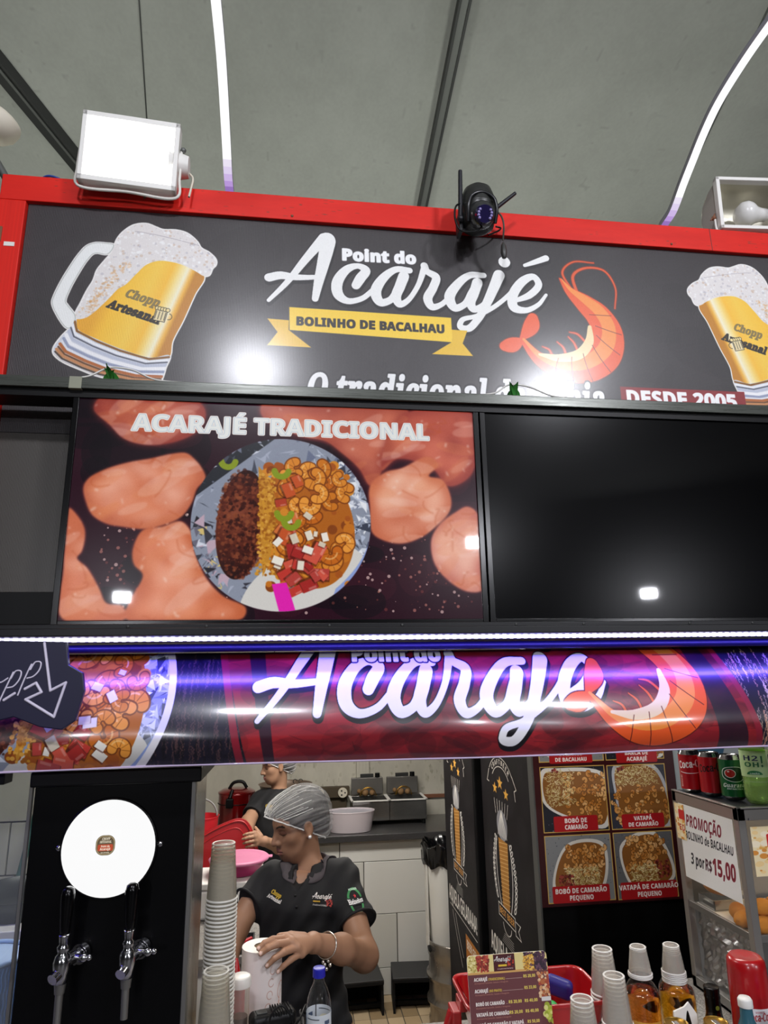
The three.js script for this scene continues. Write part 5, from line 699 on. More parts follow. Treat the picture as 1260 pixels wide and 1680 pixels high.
{ // radio handset, cord and flat tray by the bottle
  const r = thing('radio_handset', 'black ribbed radio handset lying behind the water bottle', 'radio', [0.468, CT + 0.104, -0.335], undefined, 0.25);
  mesh('shell', new RoundedBoxGeometry(0.11, 0.036, 0.05, 4, 0.014), M.black, r); for (let i = 0; i < 8; i++) mesh('grip_rib', new RoundedBoxGeometry(0.003, 0.039, 0.046, 1, 0.001).translate(-0.002 + i * 0.0062, 0.001, 0), M.softBlack, r); mesh('side_key', bx(-0.04, -0.015, 0.017, 0.02, -0.01, 0.012, 0.001), M.darkSteel, r);
  const s = thing('black_box', 'black boxed charger under the radio handset', 'box', [0.487, CT, -0.345]); mesh('case', bx(-0.06, 0.06, 0, 0.084, -0.04, 0.04, 0.006), M.black, s); mesh('vent', bx(-0.04, 0.04, 0.03, 0.06, 0.04, 0.0412), M.softBlack, s);
  const c = solo('coiled_cord', tube([[0.458, CT + 0.1, -0.285], [0.468, CT + 0.135, -0.285], [0.488, CT + 0.148, -0.29], [0.508, CT + 0.13, -0.29], [0.52, CT + 0.105, -0.29], [0.532, CT + 0.118, -0.29], [0.548, CT + 0.122, -0.345], [0.553, CT + 0.095, -0.36], [0.535, CT + 0.11, -0.35], [0.535, CT + 0.1, -0.29], [0.515, CT + 0.08, -0.28], [0.48, CT + 0.004, -0.25]], 0.0026, 90, 6), M.black, 'black cord looped around the radio handset', 'cord');
  const d = thing('plastic_tray', 'flat white plastic tray propped between the cups and the radio', 'tray', [0.405, CT, -0.262], undefined, 0.3); d.rotation.z = 0.0;
  mesh('dish', lathe([[0, 0.06], [0.026, 0.062], [0.04, 0.09], [0.046, 0.104], [0.048, 0.104], [0.042, 0.086], [0.028, 0.058], [0, 0.056]], 28), M.plasticWhite, d); mesh('base_ring', cyl(0.024, 0.022, 0.058), M.plasticWhite, d);
  const k = thing('clear_jar', 'clear plastic jar with a frosted lid behind the tall cup stack', 'jar', [0.388, CT, -0.38]); mesh('wall', lathe([[0, 0.002], [0.021, 0.002], [0.024, 0.01], [0.0225, 0.12], [0.023, 0.16]], 24), M.cup, k); mesh('lid', lathe([[0.0255, 0.16], [0.0265, 0.163], [0.0255, 0.18], [0.02, 0.184], [0, 0.184]], 24), M.cupRim, k); mesh('contents', cyl(0.019, 0.019, 0.09, 0, 0.006, 0), std(0x4a2a1a, 0.6), k);
  const u = thing('sauce_bottle', 'red sauce bottle between the jar and the paper towel', 'bottle', [0.372, CT, -0.438]); mesh('bottle_body', lathe([[0, 0], [0.022, 0], [0.024, 0.01], [0.024, 0.13], [0.012, 0.165], [0.004, 0.2], [0, 0.2]], 24), M.redPlastic, u); mesh('band', wrap(0.0245, 0.02, 0.06, 0, 6.28), std(0xc9862a, 0.5), u);
}
// ---------------------------------------------------------------- food warmer
{
  const x0 = 1.682, x1 = 2.3, z0 = -0.57, z1 = -0.25, T = 1.645, w = thing('food_warmer', 'aluminium and glass countertop food warmer with fritters inside', 'food warmer', [0, 0, 0]), al = std(0xb2aea8, 0.3, 0.85), t = 0.022;
  for (const [x, z] of [[x0, z0], [x0, z1 - t], [x1 - t, z0], [x1 - t, z1 - t]]) mesh('corner_post', bx(x, x + t, CT, T, z, z + t, 0.002), al, w);
  mesh('top_plate', bx(x0, x1, T - 0.004, T, z0, z1, 0.001), std(0x2a2a2c, 0.4, 0.4), w);
  mesh('top_rail', [bx(x0, x0 + 0.012, T - 0.03, T + 0.003, z0, z1, 0.001), bx(x0, x1, T - 0.03, T + 0.003, z1 - 0.012, z1, 0.001)], al, w);
  for (const y of [T - 0.026, T - 0.026]) mesh('rivet', ball(0.0025, x0 + 0.03, y, z1 + 0.001, 1, 1, 0.6, 8), M.chrome, w);
  mesh('shelf_rail', [bx(x0 + 0.003, x0 + 0.012, 1.325, 1.343, z0 + t, z1 - t, 0.001), bx(x0 + t, x1 - t, 1.325, 1.343, z1 - 0.012, z1 - 0.003, 0.001)], M.dullSteel, w);
  mesh('food_shelf', bx(x0 + 0.012, x1 - 0.012, 1.326, 1.332, z0 + 0.012, z1 - 0.012, 0.001), M.dullSteel, w);
  mesh('shelf_paper', bx(x0 + 0.016, x1 - 0.02, 1.332, 1.334, z0 + 0.02, z1 - 0.016, 0), M.paper, w);
  mesh('base_rail', [bx(x0, x0 + 0.02, CT, 1.142, z0, z1, 0.002), bx(x0, x1, CT, 1.142, z1 - 0.02, z1, 0.002)], M.dullSteel, w);
  mesh('floor_plate', bx(x0, x1, CT, CT + 0.01, z0, z1, 0.001), M.dullSteel, w); mesh('back_plate', bx(x0 + 0.01, x1, CT, T, z0 - 0.004, z0, 0.001), M.dullSteel, w); mesh('side_plate', bx(x1, x1 + 0.004, CT, T, z0, z1, 0), M.dullSteel, w);
  mesh('glass_pane', new THREE.PlaneGeometry(z1 - z0 - 2 * t, T - 0.03 - 1.142).rotateY(-PI / 2).translate(x0 + 0.006, (T - 0.03 + 1.142) / 2, (z0 + z1) / 2), M.glass, w);
  mesh('glass_pane', sheet(x0 + t, x1 - t, 1.142, T - 0.03, z1 - 0.006), M.glass, w);
  // crumpled foil behind the lower glass
  const fg = new THREE.PlaneGeometry(0.268, 0.18, 26, 20), p = fg.attributes.position; for (let i = 0; i < p.count; i++) p.setZ(i, 0.012 * (fbm(p.getX(i) * 2.1 + 0.3, p.getY(i) * 2.1) - 0.5) * 2 + rr(-0.0028, 0.0028)); const ff = fg.toNonIndexed(); ff.computeVertexNormals();
  mesh('foil_lining', ff.rotateY(-PI / 2).translate(x0 + 0.026, 1.235, -0.41), std(0xb4b4b6, 0.28, 1, { side: THREE.DoubleSide }), w);
  mesh('steel_tray', [bx(x0 + 0.03, x0 + 0.2, 1.334, 1.338, z0 + 0.03, z0 + 0.11, 0.001), bx(x0 + 0.03, x0 + 0.2, 1.338, 1.362, z0 + 0.03, z0 + 0.034, 0.001), bx(x0 + 0.03, x0 + 0.034, 1.338, 1.362, z0 + 0.03, z0 + 0.11, 0.001), bx(x0 + 0.03, x0 + 0.2, 1.338, 1.362, z0 + 0.106, z0 + 0.11, 0.001)], M.steel, w);
  const paper = std(0xffffff, 0.8, 0, { map: promoTex, side: THREE.DoubleSide });
  mesh('price_sheet', new THREE.PlaneGeometry(0.262, 0.205).rotateY(-PI / 2).translate(x0 - 0.002, 1.512, -0.405), paper, w);
  const st = std(0xffffff, 0.5, 0, { map: stickerTex, side: THREE.DoubleSide });
  mesh('sticker', new THREE.PlaneGeometry(0.05, 0.1).rotateY(-PI / 2).translate(x0 - 0.003, 1.562, -0.532), st, w); mesh('sticker', sheet(x0 + 0.03, x0 + 0.14, 1.48, 1.6, z1 + 0.001), st, w);
  const lamp = mesh('heat_lamp', bx(x0 + 0.1, x1 - 0.1, T - 0.034, T - 0.022, -0.43, -0.39, 0.004), glow(0xffe2b0, 3), w); area(0xffdca8, 10, 0.4, 0.035, [(x0 + x1) / 2, T - 0.04, -0.41], [(x0 + x1) / 2, 1, -0.4101]);
  const fr = (k) => { const g = new THREE.SphereGeometry(1, 24, 16), q = g.attributes.position; for (let i = 0; i < q.count; i++) { const v = V(q.getX(i), q.getY(i), q.getZ(i)), n = 1 + 0.12 * (fbm(v.x * 0.6 + k, v.y * 0.6 + v.z * 0.4) - 0.5) + 0.03 * Math.sin(v.x * 19 + k) * Math.sin(v.y * 23) * Math.sin(v.z * 17); q.setXYZ(i, v.x * n, v.y * n, v.z * n); } g.computeVertexNormals(); return g; };
  const shapes = [fr(0.1), fr(0.4), fr(0.7)];
  const spots = [[1.735, -0.285, 0.6], [1.72, -0.335, 0.2], [1.775, -0.34, 1.2], [1.80, -0.285, 0.3], [1.74, -0.395, 0.9], [1.835, -0.35, 0], [1.86, -0.29, 0.7], [1.757, -0.31, 0.4, 1], [1.80, -0.32, 1.0, 1]];
  spots.forEach(([x, z, a, up], i) => { const o = mesh(numbered('cod_fritter'), shapes[i % 3], M.crumb, scene); o.userData = { label: 'golden fried fritter on white paper inside the food warmer', category: 'fritter', group: 'fritters in the food warmer' }; o.scale.set(0.034, 0.021, 0.022); o.position.set(x, 1.355 + (up ? 0.034 : 0), z); o.rotation.y = a; });
  const f2 = solo('half_fritter_basket', new THREE.SphereGeometry(1, 20, 12).scale(0.05, 0.022, 0.035), M.crumb, 'long pale fried fritter leaning at the back of the warmer under the price sheet', 'fritter'); f2.position.set(x0 + 0.08, 1.386, z0 + 0.07); f2.rotation.z = -0.15; f2.name = 'long_fritter';
}
// drinks on the warmer
function can(x, z, map, label, turn) { const c = thing('drink_can', label, 'can', [x, 1.648, z], undefined, turn); mesh('can_base', lathe([[0, 0], [0.022, 0], [0.026, 0.003], [0.0325, 0.011]], 32), M.chrome, c); mesh('can_top', lathe([[0.0325, 0.109], [0.027, 0.119], [0.0268, 0.1215], [0.0255, 0.1215], [0.025, 0.118], [0, 0.118]], 32), M.chrome, c); mesh('can_wall', wrap(0.0325, 0.011, 0.109, 0, PI * 2), phy(0xffffff, { map, roughness: 0.28, metalness: 0.35, clearcoat: 0.5, clearcoatRoughness: 0.1 }), c); mesh('pull_tab', bx(-0.007, 0.007, 0.119, 0.1205, -0.006, 0.015, 0.0006), M.dullSteel, c); }
can(1.717, -0.505, colaTex, 'red drink can with white script lettering on the food warmer', 1.3);
can(1.738, -0.436, colaDarkTex, 'red drink can with black script lettering on the food warmer', 1.35);
can(1.757, -0.365, guaranaTex, 'green drink can with a red berry emblem on the food warmer', 1.05);
function soda(x, z, wallM, map, label) { const b = thing('soda_bottle', label, 'bottle', [x, 1.648, z], undefined, 0.95); mesh('bottle_wall', lathe([[0, 0.006], [0.012, 0.008], [0.022, 0.001], [0.029, 0.008], [0.0325, 0.022], [0.0328, 0.055], [0.0312, 0.06], [0.0328, 0.066], [0.033, 0.14], [0.031, 0.158], [0.022, 0.182], [0.0125, 0.198], [0.0125, 0.215]], 32), wallM, b); mesh('label', wrap(0.0334, 0.072, 0.14, 0, PI * 2), phy(0xffffff, { map, roughness: 0.35, transmission: 0.3 }), b); mesh('cap', cyl(0.0145, 0.014, 0.016, 0, 0.208, 0), M.leaf, b); mesh('drink', lathe([[0, 0.008], [0.028, 0.01], [0.0315, 0.024], [0.0315, 0.12], [0, 0.12]], 28), phy(0xeaf4d8, { transmission: 0.75, roughness: 0.1, thickness: 0 }), b); }
soda(1.777, -0.29, M.petGreen, h2GreenTex, 'green tinted soda bottle with dark lettering at the warmer corner');
soda(1.852, -0.292, M.pet, h2WhiteTex, 'colourless soda bottle with dark lettering beside the green one');
// ---------------------------------------------------------------- behind the clear screen at the left
{
  const s = thing('clear_screen', 'clear acrylic screen standing to the left of the beer tower', 'screen guard', [0, 0, 0]); mesh('pane', sheet(-1.4, -0.058, CT, 1.815, -0.14), M.plexi, s); mesh('corner_cover', bx(-0.2, -0.108, 1.79, 1.83, -0.145, -0.1), M.black, s); mesh('edge_strip', bx(-0.068, -0.0605, CT, 1.8, -0.146, -0.136, 0.001), M.dullSteel, s);
  const b = thing('broom', 'teal broom handle leaning on the white tiled partition', 'broom', [0, 0, 0]); mesh('handle', rod([-0.6, 0.06, -1.0], [-0.48, 1.56, -1.46], 0.013, 0.012, 14), M.teal, b); mesh('hanging_cap', [rod([-0.48, 1.56, -1.46], [-0.478, 1.59, -1.466], 0.012, 0.008, 12), new THREE.TorusGeometry(0.008, 0.002, 6, 16).translate(-0.478, 1.596, -1.468)], M.darkSteel, b); mesh('brush_head', bx(-0.72, -0.48, 0, 0.07, -1.02, -0.97, 0.01), M.softBlack, b);
  const t = thing('blue_tub', 'blue plastic tub with a wavy pattern behind the clear screen', 'tub', [-0.205, CT, -0.36]); mesh('tub_wall', lathe([[0, 0], [0.08, 0], [0.082, 0.01], [0.09, 0.27], [0.088, 0.27], [0.08, 0.012], [0, 0.012]], 40), std(0x44689c, 0.5), t); for (let i = 0; i < 22; i++) { const a = -0.9 + i * 0.1; mesh('wavy_rib', tube(Array.from({ length: 14 }, (_, j) => { const y = 0.02 + j * 0.0185, q = a + (j % 2) * 0.035, r = 0.0818 + y * 0.03; return [Math.sin(q) * r, y, Math.cos(q) * r]; }), 0.0017, 28, 5), M.blueTub, t); } mesh('rim', new THREE.TorusGeometry(0.09, 0.005, 8, 40).rotateX(PI / 2).translate(0, 0.27, 0), std(0x9ab4dc, 0.4), t); mesh('lid_inset', cyl(0.086, 0.086, 0.004, 0, 0.262, 0, 36), std(0xa9bfe0, 0.45), t);
  const f = thing('dark_pan', 'dark stacked pans on a shelf behind the clear screen', 'pan', [-0.33, 1.31, -0.95]); mesh('pan_bowl', lathe([[0, 0], [0.14, 0], [0.17, 0.06], [0.165, 0.06], [0.135, 0.006], [0, 0.006]], 36), std(0x2a2c2c, 0.35, 0.6), f); mesh('pan_handle', rod([0.1, 0.05, 0.13], [0.2, 0.07, 0.28], 0.01, 0.01), M.black, f);
  const k = thing('side_shelf', 'white shelf unit carrying the dark pans behind the clear screen', 'shelf', [-0.4, 0, -0.95]); mesh('shelf_board', bx(-0.35, 0.3, 1.27, 1.31, -0.22, 0.2, 0.004), M.plasticWhite, k); for (const [a, b2] of [[-0.33, -0.2], [0.28, -0.2], [-0.33, 0.18], [0.28, 0.18]]) mesh('shelf_leg', bx(a - 0.015, a + 0.015, 0, 1.27, b2 - 0.015, b2 + 0.015), M.plasticWhite, k);
  const r = thing('drip_rail', 'slanted black rail with a pale edge at the foot of the clear screen', 'rail', [-0.13, CT, -0.06]); mesh('bar', rod([-0.08, 0.2, 0.03], [0.05, 0.33, 0.0], 0.013, 0.013, 10), M.black, r); mesh('pale_edge', rod([-0.083, 0.213, 0.033], [0.047, 0.343, 0.003], 0.003, 0.003, 8), M.cream, r); mesh('stand', rod([-0.08, 0, 0.03], [-0.08, 0.2, 0.03], 0.01, 0.01), M.black, r);
}
// ---------------------------------------------------------------- kitchen behind
for (const [x0, z0, z1, lab] of [[1.405, -2.64, -1.94, 'dark beer fridge with a chalk style beer print, the one farther into the kitchen'], [1.435, -1.91, -1.17, 'dark beer fridge with a chalk style beer print next to the menu partition']]) {
  const f = thing('beer_fridge', lab, 'fridge', [0, 0, 0]); mesh('cabinet', bx(x0 + 0.002, x0 + 0.6, 0.02, 2.0, z0, z1, 0.012), M.softBlack, f);
  mesh('printed_side', new THREE.PlaneGeometry(z1 - z0 - 0.03, 1.9).rotateY(-PI / 2).translate(x0, 0.99, (z0 + z1) / 2), phy(0xffffff, { map: fridgeTex, roughness: 0.55, specularIntensity: 0.4 }), f);
  for (const z of [z0 + 0.05, z1 - 0.05]) mesh('foot', cyl(0.02, 0.02, 0.02, x0 + 0.06, 0, z), M.black, f);
}
{
  const k = thing('beer_keg', 'ribbed steel beer keg on the floor beside the fridges', 'keg', [1.515, 0, -2.9]); const r = 0.19;
  const pts = [[0.17, 0], [r - 0.005, 0.004], [r - 0.004, 0.06], [r - 0.012, 0.075]]; for (const y of [0.16, 0.29]) pts.push([r - 0.01, y - 0.025], [r + 0.004, y - 0.008], [r + 0.004, y + 0.008], [r - 0.01, y + 0.025]); pts.push([r - 0.012, 0.385], [r - 0.006, 0.4], [r - 0.006, 0.47], [r - 0.01, 0.478], [r - 0.018, 0.47], [r - 0.02, 0.41], [0.1, 0.4], [0, 0.4]);
  mesh('keg_shell', lathe(pts, 48), std(0x9a948c, 0.38, 0.8, { roughnessMap: tiled(smudge, 4, 2) }), k); mesh('grip_hole', new THREE.SphereGeometry(1, 16, 10).scale(0.008, 0.016, 0.045).translate(-r + 0.006, 0.438, 0.04), M.black, k); mesh('valve', cyl(0.03, 0.03, 0.02, 0, 0.4, 0), M.steel, k);
  const c = thing('waste_bin', 'tall white round bin with a black bag standing on the keg', 'bin', [1.46, 0.41, -2.92]); mesh('bin_wall', lathe([[0, 0], [0.1, 0], [0.105, 0.01], [0.135, 0.56], [0.132, 0.56], [0.1, 0.012], [0, 0.012]], 40), M.white, c); mesh('side_strip', bx(-0.134, -0.122, 0.02, 0.5, -0.01, 0.05, 0.004), M.white, c);
  const bag = lathe([[0.14, 0.47], [0.146, 0.5], [0.142, 0.56], [0.15, 0.585], [0.142, 0.595], [0.12, 0.56], [0.1, 0.5], [0, 0.46]], 60), q = bag.attributes.position; for (let i = 0; i < q.count; i++) { const a = Math.atan2(q.getZ(i), q.getX(i)), n = 1 + 0.05 * Math.sin(a * 9 + q.getY(i) * 40) + 0.03 * Math.sin(a * 23); q.setX(i, q.getX(i) * n); q.setZ(i, q.getZ(i) * n); q.setY(i, q.getY(i) + 0.012 * Math.sin(a * 7)); } bag.computeVertexNormals(); mesh('bin_bag', bag, phy(0x08080a, { roughness: 0.25, clearcoat: 0.6, side: THREE.DoubleSide }), c);
}
for (const [x, a, lab] of [[0.93, 0.04, 'black open plastic step stool whose top is level, by the tiled base'], [1.31, -0.09, 'black open plastic step stool standing beside the keg']]) {
  const c = thing('step_stool', lab, 'stool', [x, 0, -3.235], undefined, a); const w = 0.155, h = 0.195, d = 0.125;
  mesh('top', bx(-w, w, h - 0.012, h, -d, d, 0.006), std(0x2a2a2b, 0.55), c); mesh('front_lip', bx(-w, w, h - 0.03, h - 0.01, d - 0.008, d, 0.003), M.softBlack, c);
  for (const s of [-1, 1]) { const sh = extrude([[-d, 0], [d, 0], [d - 0.02, h - 0.01], [-d + 0.01, h - 0.01]], 0.012, 0.001).rotateY(-PI / 2).translate(s * (w - 0.008) + 0.006, 0, 0); mesh('side', sh, M.softBlack, c); }
  mesh('back_wall', bx(-w + 0.01, w - 0.01, 0.0, h - 0.02, -d, -d + 0.01, 0.002), M.softBlack, c); mesh('cross_bar', bx(-w + 0.01, w - 0.01, 0.015, 0.04, 0.02, 0.05, 0.003), M.softBlack, c);
}
{ // double fryer
  const f = thing('deep_fryer', 'double steel deep fryer with raised control boxes on the black worktop', 'fryer', [1.21, 0.974, -3.68]);
  mesh('tank', [bx(-0.27, 0.27, 0.03, 0.165, 0.075, 0.08), bx(-0.27, 0.27, 0.03, 0.165, -0.16, -0.155), bx(-0.27, -0.265, 0.03, 0.165, -0.16, 0.08), bx(0.265, 0.27, 0.03, 0.165, -0.16, 0.08), bx(-0.004, 0.004, 0.03, 0.165, -0.16, 0.08), bx(-0.27, 0.27, 0.03, 0.036, -0.16, 0.08)], M.steel, f);
  mesh('rim', [bx(-0.28, 0.28, 0.162, 0.17, 0.07, 0.09), bx(-0.28, -0.262, 0.162, 0.17, -0.165, 0.09), bx(0.262, 0.28, 0.162, 0.17, -0.165, 0.09), bx(-0.012, 0.012, 0.162, 0.17, -0.165, 0.09)], M.plasticWhite, f);
  for (const x of [-0.135, 0.135]) { const h = new THREE.Group(); h.name = 'control_box'; h.position.set(x, 0.17, -0.17); f.add(h); mesh('control_housing', bx(-0.12, 0.12, 0, 0.12, -0.03, 0.0, 0.004), M.dullSteel, h); mesh('control_top', bx(-0.05, 0.05, 0.12, 0.145, -0.03, -0.01), M.darkSteel, h); mesh('knob', cyl(0.02, 0.018, 0.03, 0.08, 0.12, -0.015), M.black, h); mesh('wire_basket', [new THREE.TorusGeometry(0.06, 0.003, 6, 24, PI).translate(0, 0.0, 0.06), new THREE.TorusGeometry(0.05, 0.003, 6, 24, PI).translate(0, 0.0, 0.03), rod([-0.06, 0, 0.06], [-0.06, 0, -0.0], 0.003), rod([0.06, 0, 0.06], [0.06, 0, 0], 0.003)], M.brass, h); mesh('drained_pieces', [ball(0.025, -0.02, 0.02, 0.04), ball(0.02, 0.03, 0.02, 0.05), ball(0.016, -0.065, 0.03, 0.03)], M.wood, h); }
  for (const [x, z] of [[-0.25, -0.14], [0.25, -0.14], [-0.25, 0.06], [0.25, 0.06]]) mesh('foot', cyl(0.014, 0.014, 0.03, x, 0, z), M.black, f);
  const t = thing('storage_tub', 'frosted white oval storage tub on the black worktop', 'tub', [0.915, 0.974, -3.46]); const e = lathe([[0, 0], [0.135, 0], [0.142, 0.006], [0.165, 0.128], [0.17, 0.131], [0.168, 0.136], [0.16, 0.136], [0.138, 0.01], [0, 0.008]], 48).scale(1, 1, 0.62); mesh('tub_body', e, phy(0xe6dce0, { roughness: 0.4, transmission: 0.3, side: THREE.DoubleSide }), t); mesh('film_lid', new THREE.CircleGeometry(0.158, 40).rotateX(-PI / 2).scale(1, 1, 0.62).translate(0, 0.128, 0), phy(0xd6d4e0, { roughness: 0.35, transmission: 0.5, transparent: false }), t);
  const r = thing('burner_rail', 'rusty gas burner rail with two round white taps by the wall', 'burner', [0.8, 1.17, -3.85]); mesh('rail_plate', bx(-0.14, 0.14, -0.04, 0.035, -0.06, 0.0, 0.004), M.gas, r); for (const x of [-0.088, 0.088]) { const g = new THREE.Group(); g.name = 'burner_cap'; g.position.set(x, -0.005, 0.002); r.add(g); mesh('cap_disc', rod([0, 0, 0], [0, 0, 0.012], 0.036, 0.034, 24), M.cream, g); for (const a of [0, 2.1, 4.2]) mesh('cap_hole', rod([Math.cos(a) * 0.017, Math.sin(a) * 0.017, 0.011], [Math.cos(a) * 0.017, Math.sin(a) * 0.017, 0.0135], 0.006, 0.006, 10), M.black, g); } mesh('stand', bx(-0.12, 0.12, -0.196, -0.04, -0.05, -0.03), M.gas, r);
  const p = thing('wide_pan', 'wide shallow worn aluminium pan behind the helper with the red lid', 'pan', [0.46, 1.17, -3.7]); mesh('pan_bowl', lathe([[0, 0], [0.16, 0], [0.185, 0.09], [0.195, 0.095], [0.18, 0.09], [0.155, 0.006], [0, 0.006]], 40), std(0x8c7a6c, 0.45, 0.6), p); for (const x of [0.07, 0.11]) mesh('hook', new THREE.TorusGeometry(0.014, 0.0025, 6, 16, PI * 1.4).translate(x, 0.115, 0.05), M.darkSteel, p);
  const st = thing('pan_stand', 'low black iron stand under the wide pan', 'stand', [0.46, 0.974, -3.7]); mesh('ring', new THREE.TorusGeometry(0.13, 0.008, 8, 32).rotateX(PI / 2).translate(0, 0.187, 0), M.black, st); for (const a of [0.5, 2.1, 3.7, 5.3]) mesh('leg', rod([Math.cos(a) * 0.14, 0, Math.sin(a) * 0.14], [Math.cos(a) * 0.13, 0.187, Math.sin(a) * 0.13], 0.007), M.black, st);
}
{ // side worktop at the left with tubs
  const w = thing('side_worktop', 'grey speckled stone side worktop carrying the pink and red tubs', 'worktop', [0, 0, 0]); mesh('slab', bx(-0.9, 0.42, 0.87, 0.9, -2.85, -1.62, 0.004), M.greyGranite, w); mesh('base', bx(-0.88, 0.38, 0, 0.87, -2.8, -1.66, 0.003), M.plasticWhite, w);
  const box = thing('white_crate', 'white plastic crate under the pink bowl on the side worktop', 'crate', [0.24, 0.9, -2.2]); mesh('crate_body', bx(-0.2, 0.14, 0, 0.135, -0.14, 0.14, 0.02), M.plasticWhite, box); mesh('crate_rim', bx(-0.21, 0.15, 0.135, 0.165, -0.15, 0.15, 0.008), M.plasticWhite, box);
  const pb = thing('pink_bowl', 'magenta plastic bowl with a pale pink lid on the white crate', 'bowl', [0.25, 1.066, -2.2]); mesh('bowl', lathe([[0, 0], [0.085, 0], [0.1, 0.01], [0.135, 0.062], [0.142, 0.068], [0, 0.068]], 40), M.pink, pb); mesh('lid', lathe([[0.146, 0.062], [0.15, 0.07], [0.14, 0.078], [0.11, 0.08], [0.1, 0.075], [0, 0.078]], 40), M.pinkLid, pb); mesh('lid_tab', bx(0.14, 0.165, 0.068, 0.074, -0.02, 0.02, 0.003), M.pinkLid, pb);
  const pot = thing('red_pot', 'shiny red cooking pot with a black handled lid beside the wall', 'pot', [0.13, 0.98, -3.5]); mesh('pot_wall', lathe([[0, 0], [0.115, 0], [0.122, 0.01], [0.122, 0.26], [0.126, 0.268], [0.12, 0.27], [0, 0.27]], 40), M.redEnamel, pot); mesh('lid', lathe([[0.125, 0.27], [0.127, 0.276], [0.09, 0.295], [0.03, 0.302], [0, 0.302]], 40), M.redEnamel, pot); mesh('lid_handle', tube([[-0.05, 0.295, 0.03], [-0.02, 0.335, 0.03], [0.04, 0.338, 0.03], [0.07, 0.3, 0.03]], 0.011, 24, 8), M.black, pot); mesh('side_handle', [bx(-0.06, -0.01, 0.19, 0.25, 0.115, 0.15, 0.008), rod([-0.035, 0.25, 0.135], [-0.02, 0.3, 0.11], 0.012, 0.012, 8)], M.black, pot); mesh('band', new THREE.TorusGeometry(0.1232, 0.003, 6, 40).rotateX(PI / 2).translate(0, 0.205, 0), M.black, pot);
  const tub = thing('red_tub', 'tall bright red plastic tub behind the steel tower side', 'tub', [-0.01, 0.9, -2.72]); mesh('tub_wall', lathe([[0, 0], [0.07, 0], [0.1, 0.34], [0.105, 0.345], [0.098, 0.345], [0.068, 0.008], [0, 0.008]], 36), std(0xc8202a, 0.5), tub); mesh('bail', new THREE.TorusGeometry(0.09, 0.005, 6, 30, PI).translate(0, 0.345, 0), std(0x8a8a88, 0.5), tub);
  const lid = thing('rectangular_cover', 'large red rectangular plastic lid held upright by the helper', 'lid', [0.17, 0.985, -2.62]); lid.rotation.set(-0.12, 0.12, 0.28); const s = [[-0.17, 0.0], [0.15, -0.03], [0.165, -0.01], [0.16, 0.17], [0.13, 0.22], [0.06, 0.235], [-0.15, 0.2], [-0.18, 0.17]]; mesh('lid_plate', extrude(s, 0.008, 0.003, true), M.redLid, lid); mesh('raised_rim', new THREE.TubeGeometry(new THREE.CatmullRomCurve3(s.map(([a, b]) => V(a * 0.93, (b - 0.1) * 0.93 + 0.1, 0.012)), true), 80, 0.005, 6, true), M.redPlastic, lid); mesh('raised_rim', new THREE.TubeGeometry(new THREE.CatmullRomCurve3(s.map(([a, b]) => V(a * 0.7, (b - 0.1) * 0.7 + 0.1, 0.011)), true), 80, 0.003, 6, true), M.redPlastic, lid);
  const tr = thing('baking_tray', 'dark flat tray on the side worktop beside the arm', 'tray', [0.27, 0.9, -1.74]); mesh('tray_floor', bx(-0.1, 0.085, 0, 0.006, -0.08, 0.1, 0.002), M.darkSteel, tr); mesh('tray_edge', [bx(-0.1, 0.085, 0.006, 0.022, 0.094, 0.1), bx(0.079, 0.085, 0.006, 0.022, -0.08, 0.1), bx(-0.1, 0.085, 0.006, 0.022, -0.08, -0.074)], M.darkSteel, tr);
  const kn = thing('kitchen_knife', 'small knife with a red handle on the dark tray', 'knife', [0.31, 0.925, -1.69]); mesh('handle', rod([-0.022, 0, 0.03], [0.035, 0.004, -0.035], 0.0095, 0.008, 10), std(0xb3202a, 0.4), kn); mesh('blade', extrude([[0, -0.008], [0.09, -0.004], [0.07, 0.008], [0, 0.008]], 0.0015).rotateX(-PI / 2).rotateY(PI * 0.77).translate(-0.02, 0, 0.028), M.steel, kn);
}
